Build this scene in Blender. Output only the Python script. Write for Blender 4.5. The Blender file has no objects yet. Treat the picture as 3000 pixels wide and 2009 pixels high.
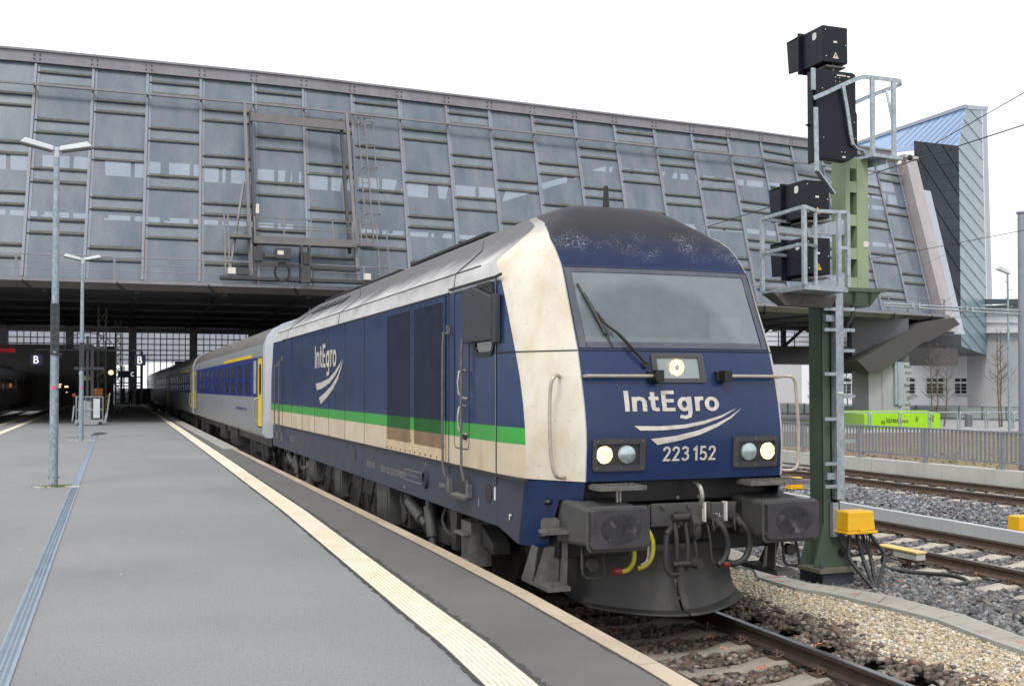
import bpy, bmesh, math, random
import numpy as np
from mathutils import Vector, Matrix
random.seed(7); rng = np.random.default_rng(7)
scene = bpy.context.scene
COL = scene.collection

# ------------------------------------------------------------------ camera
YAW, PIT, ROL = math.radians(20.195), math.radians(1.501), math.radians(-.075)
CAM = Vector((-4.965, -8.412, 2.265)); FPX = 3167.0; CYP = 1050.9
fwd = Vector((math.sin(YAW)*math.cos(PIT), math.cos(YAW)*math.cos(PIT), math.sin(PIT)))
r0 = Vector((math.cos(YAW), -math.sin(YAW), 0)); u0 = r0.cross(fwd)
RV = r0*math.cos(ROL)+u0*math.sin(ROL); UV = u0*math.cos(ROL)-r0*math.sin(ROL)
cd = bpy.data.cameras.new('camera'); cam = bpy.data.objects.new('camera', cd); COL.objects.link(cam)
cam.matrix_world = Matrix(((RV.x, UV.x, -fwd.x, CAM.x), (RV.y, UV.y, -fwd.y, CAM.y), (RV.z, UV.z, -fwd.z, CAM.z), (0, 0, 0, 1)))
cd.sensor_width = 36; cd.lens = FPX/3000*36; cd.shift_y = 46.4/3000
cd.clip_start = .05; cd.clip_end = 2000
scene.camera = cam

def ray(x, y): return fwd+RV*((x-1500)/FPX)+UV*((CYP-y)/FPX)
def at(x, y, ax, v):
    """real-world point where the sight line through a photo pixel meets the plane axis=v"""
    d = ray(x, y); t = (v-CAM[ax])/d[ax]
    return CAM+d*t

# ------------------------------------------------------------------ world, sun, exposure
w = bpy.data.worlds.new('World'); scene.world = w; w.use_nodes = True
nt = w.node_tree; nt.nodes.clear()
sky = nt.nodes.new('ShaderNodeTexSky'); sky.sky_type = 'NISHITA'; sky.sun_disc = False
SUN_EL, SUN_AZ = math.radians(52), math.radians(215)
sky.sun_elevation = SUN_EL; sky.sun_rotation = SUN_AZ; sky.air_density = 1.6; sky.dust_density = 5.0; sky.ozone_density = 1.0
hs = nt.nodes.new('ShaderNodeHueSaturation'); hs.inputs['Saturation'].default_value = .30; hs.inputs['Value'].default_value = 1.0
mixw = nt.nodes.new('ShaderNodeMix'); mixw.data_type = 'RGBA'; mixw.inputs['Factor'].default_value = .6
mixw.inputs['B'].default_value = (12.1, 12.3, 12.7, 1)          # even cloud layer
bg = nt.nodes.new('ShaderNodeBackground'); bg.inputs['Strength'].default_value = .10
ow = nt.nodes.new('ShaderNodeOutputWorld')
nt.links.new(sky.outputs['Color'], hs.inputs['Color']); nt.links.new(hs.outputs['Color'], mixw.inputs['A'])
nt.links.new(mixw.outputs['Result'], bg.inputs['Color']); nt.links.new(bg.outputs[0], ow.inputs[0])
sl = bpy.data.lights.new('sun', 'SUN'); sl.energy = 1.1; sl.angle = math.radians(14); sl.color = (1, .965, .92)
so = bpy.data.objects.new('sun', sl); COL.objects.link(so)
sd = Vector((math.sin(SUN_AZ)*math.cos(SUN_EL), math.cos(SUN_AZ)*math.cos(SUN_EL), math.sin(SUN_EL)))
so.rotation_euler = sd.to_track_quat('Z', 'Y').to_euler()
scene.view_settings.view_transform = 'Standard'; scene.view_settings.look = 'None'
scene.view_settings.exposure = 0.5; scene.view_settings.gamma = 1.0; scene.view_settings.use_curve_mapping = False
scene.cycles.max_bounces = 8; scene.cycles.transparent_max_bounces = 16

# ------------------------------------------------------------------ helpers
WL = {}
def tag(o, label=None, cat=None, group=None, kind=None):
    if label: o['label'] = label
    if cat: o['category'] = cat
    if group: o['group'] = group
    if kind: o['kind'] = kind
    return o
def thing(name, loc, label, cat, group=None):
    o = bpy.data.objects.new(name, None); o.empty_display_size = .2; COL.objects.link(o); o.location = loc
    WL[o.name] = Vector(loc); return tag(o, label, cat, group)
NOSPLIT = ('lettering', 'number', 'writing', 'graffiti', 'bolt', 'slat', 'screw', 'bars', 'fitting', 'panes', 'pictogram', 'tile', 'slot', 'stripe_', 'emblem', 'crown', 'louvre', 'speaker_cone', 'rib', 'peg', 'symbol', 'sensor', 'window_row', 'lattice', 'pipework', 'surround', 'uprights')
class MB:
    def __init__(s): s.v = []; s.f = []; s.m = []
    def add(s, vs, fs, mi=0):
        n = len(s.v); s.v.extend([tuple(v) for v in vs]); s.f.extend([tuple(i+n for i in f) for f in fs]); s.m.extend([mi]*len(fs)); return s
    def box(s, x0, x1, y0, y1, z0, z1, mi=0):
        return s.add([(x0,y0,z0),(x1,y0,z0),(x1,y1,z0),(x0,y1,z0),(x0,y0,z1),(x1,y0,z1),(x1,y1,z1),(x0,y1,z1)],
                     [(0,3,2,1),(4,5,6,7),(0,1,5,4),(1,2,6,5),(2,3,7,6),(3,0,4,7)], mi)
    def hexa(s, p, mi=0):   # 8 points, bottom 4 then top 4
        return s.add(p, [(0,3,2,1),(4,5,6,7),(0,1,5,4),(1,2,6,5),(2,3,7,6),(3,0,4,7)], mi)
    def bar(s, a, b, w, h=None, mi=0, up=(0,0,1)):
        a = Vector(a); b = Vector(b); d = (b-a).normalized(); u = Vector(up)
        if abs(d.dot(u)) > .95: u = Vector((0,1,0)) if abs(d.y) < .9 else Vector((1,0,0))
        r = d.cross(u).normalized(); u = r.cross(d).normalized(); h = w if h is None else h
        r *= w/2; u *= h/2
        return s.hexa([a-r-u, a+r-u, b+r-u, b-r-u, a-r+u, a+r+u, b+r+u, b-r+u], mi)
    def cyl(s, a, b, r, n=12, r2=None, mi=0, cap=True):
        a = Vector(a); b = Vector(b); d = (b-a).normalized(); r2 = r if r2 is None else r2
        u = Vector((0,0,1)) if abs(d.z) < .9 else Vector((1,0,0)); x = d.cross(u).normalized(); y = d.cross(x).normalized()
        vs = []
        for i in range(n):
            c, q = math.cos(2*math.pi*i/n), math.sin(2*math.pi*i/n)
            vs.append(a+(x*c+y*q)*r)
        for i in range(n):
            c, q = math.cos(2*math.pi*i/n), math.sin(2*math.pi*i/n)
            vs.append(b+(x*c+y*q)*r2)
        fs = [(i, (i+1) % n, n+(i+1) % n, n+i) for i in range(n)]
        if cap: fs += [tuple(range(n-1, -1, -1)), tuple(range(n, 2*n))]
        return s.add(vs, fs, mi)
    def tube(s, pts, r, n=8, mi=0, smooth=3):
        P = [Vector(p) for p in pts]
        if smooth and len(P) > 2:
            Q = []
            for i in range(len(P)-1):
                p0 = P[max(i-1,0)]; p1 = P[i]; p2 = P[i+1]; p3 = P[min(i+2,len(P)-1)]
                for k in range(smooth):
                    t = k/smooth
                    Q.append(.5*((2*p1)+(p2-p0)*t+(2*p0-5*p1+4*p2-p3)*t*t+(-p0+3*p1-3*p2+p3)*t*t*t))
            Q.append(P[-1]); P = Q
        vs = []; x = None
        for i, p in enumerate(P):
            d = (P[min(i+1,len(P)-1)]-P[max(i-1,0)]).normalized()
            if x is None:
                u = Vector((0,0,1)) if abs(d.z) < .9 else Vector((1,0,0)); x = d.cross(u).normalized()
            x = (x-d*x.dot(d)).normalized(); y = d.cross(x)
            for k in range(n):
                a = 2*math.pi*k/n; vs.append(p+(x*math.cos(a)+y*math.sin(a))*r)
        fs = [(i*n+k, i*n+(k+1) % n, (i+1)*n+(k+1) % n, (i+1)*n+k) for i in range(len(P)-1) for k in range(n)]
        fs += [tuple(range(n-1,-1,-1)), tuple(range((len(P)-1)*n, len(P)*n))]
        return s.add(vs, fs, mi)
    def prism(s, poly, d, mi=0):    # poly: 3D points (planar), extruded by vector d
        n = len(poly); d = Vector(d); vs = [Vector(p) for p in poly]+[Vector(p)+d for p in poly]
        fs = [tuple(range(n-1,-1,-1)), tuple(range(n, 2*n))]+[(i,(i+1) % n,n+(i+1) % n,n+i) for i in range(n)]
        return s.add(vs, fs, mi)
    def ellip(s, c, r, n=12, m=8, mi=0):
        vs = []; fs = []
        for j in range(m+1):
            t = math.pi*j/m
            for i in range(n):
                a = 2*math.pi*i/n
                vs.append((c[0]+r[0]*math.sin(t)*math.cos(a), c[1]+r[1]*math.sin(t)*math.sin(a), c[2]+r[2]*math.cos(t)))
        for j in range(m):
            for i in range(n): fs.append((j*n+i, (j+1)*n+i, (j+1)*n+(i+1) % n, j*n+(i+1) % n))
        return s.add(vs, fs, mi)
    def clusters(s):
        p = list(range(len(s.v)))
        def fd(a):
            while p[a] != a: p[a] = p[p[a]]; a = p[a]
            return a
        for f in s.f:
            r = fd(f[0])
            for i in f[1:]: p[fd(i)] = r
        g = {}
        for i in range(len(s.v)): g.setdefault(fd(i), []).append(i)
        if len(g) < 2 or len(g) > 60: return None
        bb = []
        for k, ii in g.items():
            A = np.array([s.v[i] for i in ii]); bb.append([{k}, A.min(0)-.012, A.max(0)+.012])
        ch = True
        while ch:
            ch = False; out = []
            for c in bb:
                for o in out:
                    if (c[1] <= o[2]).all() and (o[1] <= c[2]).all():
                        o[0] |= c[0]; o[1] = np.minimum(o[1], c[1]); o[2] = np.maximum(o[2], c[2]); ch = True; break
                else: out.append(c)
            bb = out
        return (bb, [fd(f[0]) for f in s.f]) if 1 < len(bb) <= 14 else None
    def build(s, name, mats, parent=None, smooth=False, bevel=0, loc=None):
        if parent is not None and not any(w in name for w in NOSPLIT):
            c = s.clusters()
            if c:
                first = None
                for ks, lo, hi in c[0]:
                    q = MB(); q.v = s.v; idx = [i for i, r in enumerate(c[1]) if r in ks]
                    used = sorted({j for i in idx for j in s.f[i]}); mp = {j: n for n, j in enumerate(used)}
                    q.v = [s.v[j] for j in used]; q.f = [tuple(mp[j] for j in s.f[i]) for i in idx]; q.m = [s.m[i] for i in idx]
                    o = q.build1(name, mats, parent, smooth, bevel, loc); first = first or o
                return first
        return s.build1(name, mats, parent, smooth, bevel, loc)
    def build1(s, name, mats, parent=None, smooth=False, bevel=0, loc=None):
        if not isinstance(mats, (list, tuple)): mats = [mats]
        off = WL[parent.name] if parent is not None else Vector(loc if loc is not None else (0,0,0))
        me = bpy.data.meshes.new(name)
        me.from_pydata([(a-off.x, b-off.y, c-off.z) for a, b, c in s.v], [], s.f)
        for m in mats: me.materials.append(m)
        if len(mats) > 1: me.polygons.foreach_set('material_index', s.m)
        bm = bmesh.new(); bm.from_mesh(me)
        bmesh.ops.remove_doubles(bm, verts=bm.verts, dist=1e-5) if smooth else None
        bmesh.ops.recalc_face_normals(bm, faces=bm.faces); bm.to_mesh(me); bm.free()
        if smooth:
            me.polygons.foreach_set('use_smooth', [True]*len(me.polygons))
            me.set_sharp_from_angle(angle=math.radians(40))
        me.update()
        o = bpy.data.objects.new(name, me); COL.objects.link(o)
        if parent is not None: o.parent = parent
        else: o.location = off
        WL[o.name] = Vector(off)
        if bevel:
            b = o.modifiers.new('bevel', 'BEVEL'); b.width = bevel; b.segments = 2; b.limit_method = 'ANGLE'
        return o
def kids(o): return [c for c in bpy.data.objects if c.parent == o]
def copy_tree(o, delta=None, parent=None, label=None):
    c = o.copy(); COL.objects.link(c)
    if parent is not None: c.parent = parent
    if delta is not None: c.location = Vector(o.location)+Vector(delta)
    if label: c['label'] = label
    for k in kids(o): copy_tree(k, None, c)
    return c

def rrect(x0, x1, z0, z1, r, n=4):
    out = []
    for cx, cz, a0 in ((x1-r, z1-r, 0), (x0+r, z1-r, 90), (x0+r, z0+r, 180), (x1-r, z0+r, 270)):
        for i in range(n+1):
            a = math.radians(a0+90*i/n); out.append((cx+r*math.cos(a), cz+r*math.sin(a)))
    return out
_tc = {}
def text2d(s, bold=0.0, shear=0.0):
    """text outline as a flat mesh in the unit square"""
    k = (s, bold, shear)
    if k in _tc: return _tc[k]
    cu = bpy.data.curves.new('t', 'FONT'); cu.body = s; cu.offset = bold; cu.shear = shear; cu.resolution_u = 3
    ob = bpy.data.objects.new('t', cu); COL.objects.link(ob)
    dg = bpy.context.evaluated_depsgraph_get(); dg.update()
    me = ob.evaluated_get(dg).to_mesh()
    V = [(v.co.x, v.co.y) for v in me.vertices]; F = [tuple(p.vertices) for p in me.polygons]
    ob.evaluated_get(dg).to_mesh_clear(); bpy.data.objects.remove(ob)
    x0 = min(v[0] for v in V); x1 = max(v[0] for v in V); y0 = min(v[1] for v in V); y1 = max(v[1] for v in V)
    V = [((a-x0)/(x1-x0), (b-y0)/(y1-y0)) for a, b in V]
    _tc[k] = (V, F, (x1-x0)/(y1-y0)); return _tc[k]
def stroke(mb, pts, w, fn, k, closed=False):
    if not closed:
        Q = [pts[0]]
        for a, b in zip(pts, pts[1:]):
            m_ = max(1, int(math.hypot(b[0]-a[0], b[1]-a[1])/.16)); Q += [(a[0]+(b[0]-a[0])*i/m_, a[1]+(b[1]-a[1])*i/m_) for i in range(1, m_+1)]
        pts = Q
    n = len(pts); L_ = []; R_ = []
    for i in range(n):
        a = pts[i-1] if (i > 0 or closed) else pts[i]; b = pts[(i+1) % n] if (i < n-1 or closed) else pts[i]
        p = pts[i]; d1 = Vector((p[0]-a[0], p[1]-a[1])); d2 = Vector((b[0]-p[0], b[1]-p[1]))
        if d1.length < 1e-6: d1 = d2
        if d2.length < 1e-6: d2 = d1
        d1.normalize(); d2.normalize(); n1 = Vector((-d1.y, d1.x)); n2 = Vector((-d2.y, d2.x)); m = (n1+n2).normalized(); h = w/2/max(.5, m.dot(n1))
        L_.append(fn(p[0]+m.x*h, p[1]+m.y*h, k)); R_.append(fn(p[0]-m.x*h, p[1]-m.y*h, k))
    q = n if closed else n-1
    mb.add(L_+R_, [(i, (i+1) % n, n+(i+1) % n, n+i) for i in range(q)])
def ring(cx, cy, rx, ry, n=18): return [(cx+rx*math.cos(2*math.pi*i/n), cy+ry*math.sin(2*math.pi*i/n)) for i in range(n)]
GLY = {'I': [[(.085,0), (.085,1)]], 'n': [[(.085,0), (.085,.70)], [(.085,.46), (.15,.58), (.27,.63), (.39,.59), (.46,.46), (.46,0)]],
 't': [[(.15,.93), (.15,.24), (.19,.11), (.28,.08), (.38,.11)], [(0,.63), (.37,.63)]], 'E': [[(.085,0), (.085,1)], [(.085,.08), (.50,.08)], [(.085,.51), (.46,.51)], [(.085,.92), (.50,.92)]],
 'g': [('c', ring(.26,.34,.185,.265)), [(.47,.70), (.47,-.10), (.43,-.25), (.28,-.31), (.07,-.26)]], 'r': [[(.085,0), (.085,.70)], [(.085,.42), (.13,.55), (.22,.62), (.35,.62)]], 'o': [('c', ring(.29,.34,.205,.275))],
 '2': [[(.05,.70), (.08,.84), (.19,.93), (.32,.92), (.43,.83), (.44,.68), (.37,.52), (.07,.075), (.5,.075)]], '3': [[(.05,.78), (.14,.91), (.28,.93), (.42,.84), (.43,.68), (.35,.56), (.2,.53)], [(.2,.53), (.38,.49), (.46,.36), (.44,.18), (.30,.07), (.14,.08), (.03,.2)]],
 '1': [[(.05,.70), (.22,.90), (.25,.93), (.25,0)]], '5': [[(.45,.92), (.11,.92), (.09,.50), (.2,.57), (.34,.56), (.45,.44), (.46,.24), (.36,.09), (.2,.07), (.04,.18)]]}
def glyphs(mb, seq, w, fn):
    k = 0
    for ch, x0 in seq:
        for g in GLY[ch]:
            cl = isinstance(g, tuple); P = g[1] if cl else g
            stroke(mb, [(x0+a, b) for a, b in P], w, fn, k, cl); k += 1
WORD = list(zip('IntEgro', (0,.27,.90,1.38,1.98,2.66,3.04)))
def put_text(mb, s, fn, bold=0.0, mi=0):
    V, F, asp = text2d(s, bold); mb.add([fn(a, b) for a, b in V], F, mi)

# ------------------------------------------------------------------ materials
def lin(c):
    return tuple(x for x in c)+((1,) if len(c) == 3 else ())
def M(name, col, rough=.6, metal=0.0, var=.12, vs=3.0, bump=0.0, bs=60.0, dirt=(), spec=.5, stretch=(1,1,1), coat=0.0, emit=None, trans=0.0):
    """procedural principled material; dirt = [(colour, amount, scale, (sx,sy,sz), lo, hi), ...] noise-masked overlays"""
    m = bpy.data.materials.new(name); m.use_nodes = True; t = m.node_tree; N = t.nodes; L = t.links; N.clear()
    out = N.new('ShaderNodeOutputMaterial'); b = N.new('ShaderNodeBsdfPrincipled'); L.new(b.outputs[0], out.inputs[0])
    tc = N.new('ShaderNodeTexCoord'); mp = N.new('ShaderNodeMapping'); mp.inputs['Scale'].default_value = stretch
    L.new(tc.outputs['Object'], mp.inputs[0])
    no = N.new('ShaderNodeTexNoise'); no.inputs['Scale'].default_value = vs; no.inputs['Detail'].default_value = 6
    L.new(mp.outputs[0], no.inputs['Vector'])
    mr = N.new('ShaderNodeMapRange'); mr.inputs['From Min'].default_value = .3; mr.inputs['From Max'].default_value = .7
    mr.inputs['To Min'].default_value = 1-var; mr.inputs['To Max'].default_value = 1+var; L.new(no.outputs['Fac'], mr.inputs[0])
    mx = N.new('ShaderNodeVectorMath'); mx.operation = 'SCALE'; mx.inputs[0].default_value = col[:3]; L.new(mr.outputs[0], mx.inputs['Scale'])
    cur = mx.outputs[0]
    for dc, amt, sc, st, lo, hi in dirt:
        mp2 = N.new('ShaderNodeMapping'); mp2.inputs['Scale'].default_value = st; mp2.inputs['Location'].default_value = (random.random()*9,)*3
        L.new(tc.outputs['Object'], mp2.inputs[0])
        n2 = N.new('ShaderNodeTexNoise'); n2.inputs['Scale'].default_value = sc; n2.inputs['Detail'].default_value = 7; n2.inputs['Roughness'].default_value = .65
        L.new(mp2.outputs[0], n2.inputs['Vector'])
        r2 = N.new('ShaderNodeMapRange'); r2.inputs['From Min'].default_value = lo; r2.inputs['From Max'].default_value = hi
        r2.inputs['To Max'].default_value = amt; L.new(n2.outputs['Fac'], r2.inputs[0])
        mm = N.new('ShaderNodeMix'); mm.data_type = 'RGBA'; mm.inputs['B'].default_value = lin(dc)
        L.new(r2.outputs[0], mm.inputs['Factor']); L.new(cur, mm.inputs['A']); cur = mm.outputs['Result']
    L.new(cur, b.inputs['Base Color'])
    b.inputs['Roughness'].default_value = rough; b.inputs['Metallic'].default_value = metal
    b.inputs['Specular IOR Level'].default_value = spec; b.inputs['Coat Weight'].default_value = coat; b.inputs['Coat Roughness'].default_value = .15
    if rough > .12:
        rr = N.new('ShaderNodeMapRange'); rr.inputs['To Min'].default_value = max(.03, rough-.12); rr.inputs['To Max'].default_value = min(1, rough+.12)
        L.new(no.outputs['Fac'], rr.inputs[0]); L.new(rr.outputs[0], b.inputs['Roughness'])
    if bump:
        nb = N.new('ShaderNodeTexNoise'); nb.inputs['Scale'].default_value = bs; nb.inputs['Detail'].default_value = 4; L.new(tc.outputs['Object'], nb.inputs['Vector'])
        bp = N.new('ShaderNodeBump'); bp.inputs['Strength'].default_value = bump; bp.inputs['Distance'].default_value = .01
        L.new(nb.outputs['Fac'], bp.inputs['Height']); L.new(bp.outputs[0], b.inputs['Normal'])
    if emit: b.inputs['Emission Color'].default_value = lin(emit[0]); b.inputs['Emission Strength'].default_value = emit[1]
    return m, (N, L, b, tc, cur)
def Mm(*a, **k): return M(*a, **k)[0]
def hgrad(P, z0, z1, col, amt, noise=.25, axis='Z', sc=3.0):
    """overlay a wear colour between two heights of the object, broken up by noise (soot, rust, algae)"""
    N, L, b, tc, cur = P
    sx = N.new('ShaderNodeSeparateXYZ'); L.new(tc.outputs['Object'], sx.inputs[0])
    no = N.new('ShaderNodeTexNoise'); no.inputs['Scale'].default_value = sc; no.inputs['Detail'].default_value = 6; L.new(tc.outputs['Object'], no.inputs['Vector'])
    ad = N.new('ShaderNodeMath'); ad.operation = 'MULTIPLY_ADD'; ad.inputs[1].default_value = noise*2; L.new(no.outputs['Fac'], ad.inputs[0])
    sb = N.new('ShaderNodeMath'); sb.operation = 'SUBTRACT'; L.new(sx.outputs[axis], sb.inputs[0]); sb.inputs[1].default_value = noise
    L.new(sb.outputs[0], ad.inputs[2])
    r = N.new('ShaderNodeMapRange'); r.interpolation_type = 'SMOOTHSTEP'
    r.inputs['From Min'].default_value = z0; r.inputs['From Max'].default_value = z1; r.inputs['To Max'].default_value = amt; L.new(ad.outputs[0], r.inputs[0])
    mm = N.new('ShaderNodeMix'); mm.data_type = 'RGBA'; mm.inputs['B'].default_value = lin(col)
    L.new(r.outputs[0], mm.inputs['Factor']); L.new(cur, mm.inputs['A']); L.new(mm.outputs['Result'], b.inputs['Base Color'])
    return (N, L, b, tc, mm.outputs['Result'])

m_blue, Pb = M('blue_paint', (.007,.027,.094), .34, var=.1, vs=2, dirt=[((.030,.042,.070), .5, 2.2, (1,.4,1), .45, .8), ((.07,.08,.10), .25, 30, (1,1,3), .6, .8)], bump=.35, bs=1.3, coat=.1, spec=.4)
m_bluef, Pbf = M('blue_front_paint', (.006,.021,.082), .30, var=.12, vs=2, dirt=[((.022,.032,.062), .5, 3, (1,1,1), .42, .8)], bump=.3, bs=1.6, coat=.1, spec=.4)
m_soleb = Mm('blue_frame_paint', (.022,.030,.060), .5, var=.12, dirt=[((.04,.041,.048), .75, 1.6, (1,.3,1), .38, .75)], bump=.03)
m_green, Pg = M('green_stripe_paint', (.028,.30,.035), .4, var=.1, dirt=[((.09,.22,.09), .4, 3, (1,.4,1), .45, .8)])
m_cream, Pc = M('cream_paint', (.52,.43,.30), .5, var=.07, vs=2, dirt=[((.36,.24,.12), .65, 3.5, (1,1,.25), .5, .85), ((.70,.65,.55), .5, 2, (1,.5,.5), .45, .8)])
m_white, Pw = M('dirty_white_paint', (.62,.58,.50), .42, var=.06, vs=2.5, dirt=[((.46,.33,.17), .70, 1.8, (1,1,.6), .45, .75), ((.14,.12,.10), .9, 17, (1,.4,3.4), .655, .70), ((.30,.27,.22), .5, 9, (1,1,2), .58, .8)])
m_silver, Ps = M('silver_roof_paint', (.58,.58,.57), .52, var=.08, vs=1.5, dirt=[((.28,.28,.28), .5, 2.0, (1,.35,1), .45, .8), ((.20,.19,.18), .5, 14, (1,2.5,.3), .62, .8)])
Ps = hgrad(Ps, 3.38, 3.90, (.045,.043,.047), .95, .30, sc=1.3)
Pw = hgrad(Pw, 3.72, 4.12, (.12,.115,.12), .85, .16, sc=2.2)
m_cap, Pcap = M('sooty_blue_roof_paint', (.007,.017,.058), .55, spec=.25, var=.12, vs=2)
Pcap = hgrad(Pcap, 3.48, 3.86, (.016,.015,.020), .97, .16, sc=2.0)
def crackle(P, lo, hi):
    N, L, b, tc, cur = P
    mp = N.new('ShaderNodeMapping'); L.new(tc.outputs['Object'], mp.inputs[0])
    dn = N.new('ShaderNodeTexNoise'); dn.inputs['Scale'].default_value = 12; L.new(tc.outputs['Object'], dn.inputs['Vector'])
    vm = N.new('ShaderNodeVectorMath'); vm.operation = 'MULTIPLY_ADD'; vm.inputs[1].default_value = (.06,)*3; L.new(dn.outputs['Color'], vm.inputs[0]); L.new(tc.outputs['Object'], vm.inputs[2])
    v = N.new('ShaderNodeTexVoronoi'); v.feature = 'DISTANCE_TO_EDGE'; v.inputs['Scale'].default_value = 22; L.new(vm.outputs[0], v.inputs['Vector'])
    r = N.new('ShaderNodeMapRange'); r.inputs['From Min'].default_value = .035; r.inputs['From Max'].default_value = .0; L.new(v.outputs['Distance'], r.inputs[0])
    n2 = N.new('ShaderNodeTexNoise'); n2.inputs['Scale'].default_value = 3.2; n2.inputs['Detail'].default_value = 5; L.new(tc.outputs['Object'], n2.inputs['Vector'])
    r2 = N.new('ShaderNodeMapRange'); r2.inputs['From Min'].default_value = .46; r2.inputs['From Max'].default_value = .62; L.new(n2.outputs['Fac'], r2.inputs[0])
    sx = N.new('ShaderNodeSeparateXYZ'); L.new(tc.outputs['Object'], sx.inputs[0])
    a = N.new('ShaderNodeMapRange'); a.inputs['From Min'].default_value = lo; a.inputs['From Max'].default_value = lo+.1; L.new(sx.outputs['Z'], a.inputs[0])
    c = N.new('ShaderNodeMapRange'); c.inputs['From Min'].default_value = hi; c.inputs['From Max'].default_value = hi-.15; L.new(sx.outputs['Z'], c.inputs[0])
    m1 = N.new('ShaderNodeMath'); m1.operation = 'MULTIPLY'; L.new(r.outputs[0], m1.inputs[0]); L.new(r2.outputs[0], m1.inputs[1])
    m2 = N.new('ShaderNodeMath'); m2.operation = 'MULTIPLY'; L.new(a.outputs[0], m2.inputs[0]); L.new(c.outputs[0], m2.inputs[1])
    m3 = N.new('ShaderNodeMath'); m3.operation = 'MULTIPLY'; L.new(m1.outputs[0], m3.inputs[0]); L.new(m2.outputs[0], m3.inputs[1])
    mm = N.new('ShaderNodeMix'); mm.data_type = 'RGBA'; mm.inputs['B'].default_value = (.32,.34,.42,1)
    L.new(m3.outputs[0], mm.inputs['Factor']); L.new(cur, mm.inputs['A']); L.new(mm.outputs['Result'], b.inputs['Base Color'])
crackle(Pcap, 3.46, 3.86)
m_dark = Mm('dark_undercarriage', (.024,.023,.022), .7, var=.25, vs=6, dirt=[((.045,.038,.032), .6, 4, (1,1,1), .45, .75)], bump=.2, bs=40)
m_black = Mm('black_paint', (.010,.010,.011), .45, var=.2, vs=8)
m_rubber = Mm('black_rubber', (.018,.018,.019), .55, var=.2, vs=20)
m_bgrey = Mm('buffer_grey', (.060,.060,.058), .55, var=.12, vs=5, dirt=[((.03,.03,.03), .6, 4, (1,1,1), .45, .8)], bump=.1, bs=60)
m_bplate = Mm('buffer_plate_steel', (.034,.032,.038), .42, var=.2, vs=8, dirt=[((.075,.07,.075), .5, 5, (1,1,1), .5, .75)], bump=.25, bs=90)
m_step = Mm('grey_step_steel', (.13,.125,.118), .6, .2, var=.2, vs=14, dirt=[((.05,.05,.05), .6, 10, (1,1,1), .5, .75)], bump=.3, bs=120)
m_chrome = Mm('bare_steel', (.42,.41,.38), .38, .7, var=.15, vs=10, dirt=[((.30,.24,.17), .4, 12, (1,1,1), .5, .8)])
m_railst = Mm('brownish_handrail', (.38,.33,.28), .42, .3, var=.15, vs=12)
m_letter = Mm('cream_lettering', (.50,.47,.42), .5, var=.15, vs=12, dirt=[((.25,.25,.27), .45, 20, (1,1,1), .5, .75)])
m_letterw = Mm('white_lettering', (.62,.60,.56), .5, var=.1, vs=12)
m_letterd = Mm('worn_lettering', (.28,.27,.26), .5, var=.2, vs=20)
m_seam = Mm('panel_gap', (.012,.013,.018), .6)
m_seaml = Mm('panel_edge', (.36,.36,.36), .4)
m_galv = Mm('galvanised_steel', (.38,.42,.45), .42, .55, var=.22, vs=22, dirt=[((.22,.26,.30), .6, 14, (1,1,.4), .45, .7)])
m_galvp = Mm('galvanised_pole', (.25,.31,.35), .48, .35, var=.28, vs=16, dirt=[((.42,.48,.52), .6, 24, (1,1,.45), .52, .64)])
m_mast = Mm('green_mast_paint', (.068,.098,.066), .45, var=.1, vs=3, dirt=[((.045,.065,.05), .5, 3, (1,1,.3), .45, .8)])
m_mastl = Mm('light_green_mast_paint', (.25,.31,.19), .5, var=.1, vs=3, dirt=[((.15,.19,.14), .6, 3, (1,1,.3), .55, .8)])
m_sig = Mm('signal_black', (.005,.007,.013), .45, spec=.3, var=.15, vs=8)
m_yel = Mm('yellow_plastic', (.72,.40,.010), .38, var=.06, vs=6, dirt=[((.50,.30,.05), .3, 8, (1,1,1), .55, .8)])
m_rail1 = Mm('dark_brown_rail', (.050,.034,.028), .6, var=.2, vs=9, bump=.15)
m_rail = Mm('rusty_rail', (.105,.068,.050), .6, var=.2, vs=9, dirt=[((.06,.042,.035), .5, 12, (1,.3,1), .45, .7)], bump=.15)
m_railtop = Mm('worn_rail_head', (.19,.165,.145), .30, .75, var=.15, vs=12, stretch=(6,.6,1))
m_railtop1 = Mm('dark_rail_head', (.24,.25,.28), .24, .9, var=.15, vs=12, stretch=(6,.6,1))
m_conc = Mm('concrete', (.34,.33,.31), .85, var=.1, vs=2, dirt=[((.25,.24,.22), .5, 4, (1,1,.4), .5, .8)], bump=.3, bs=50)
m_sleeper = Mm('sleeper_concrete', (.42,.385,.32), .85, var=.12, vs=5, dirt=[((.24,.19,.14), .6, 7, (1,1,1), .45, .75)], bump=.4, bs=60)
m_sleeperb = Mm('stained_sleeper_concrete', (.26,.23,.19), .85, var=.15, vs=5, dirt=[((.13,.105,.08), .5, 7, (1,1,1), .5, .75)], bump=.5, bs=60)
m_glassd = Mm('dark_glass', (.02,.024,.03), .08, var=.1, vs=3)
m_red = Mm('red_plastic', (.20,.014,.012), .4)
m_orange = Mm('orange_sign', (.70,.23,.02), .5)
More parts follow.
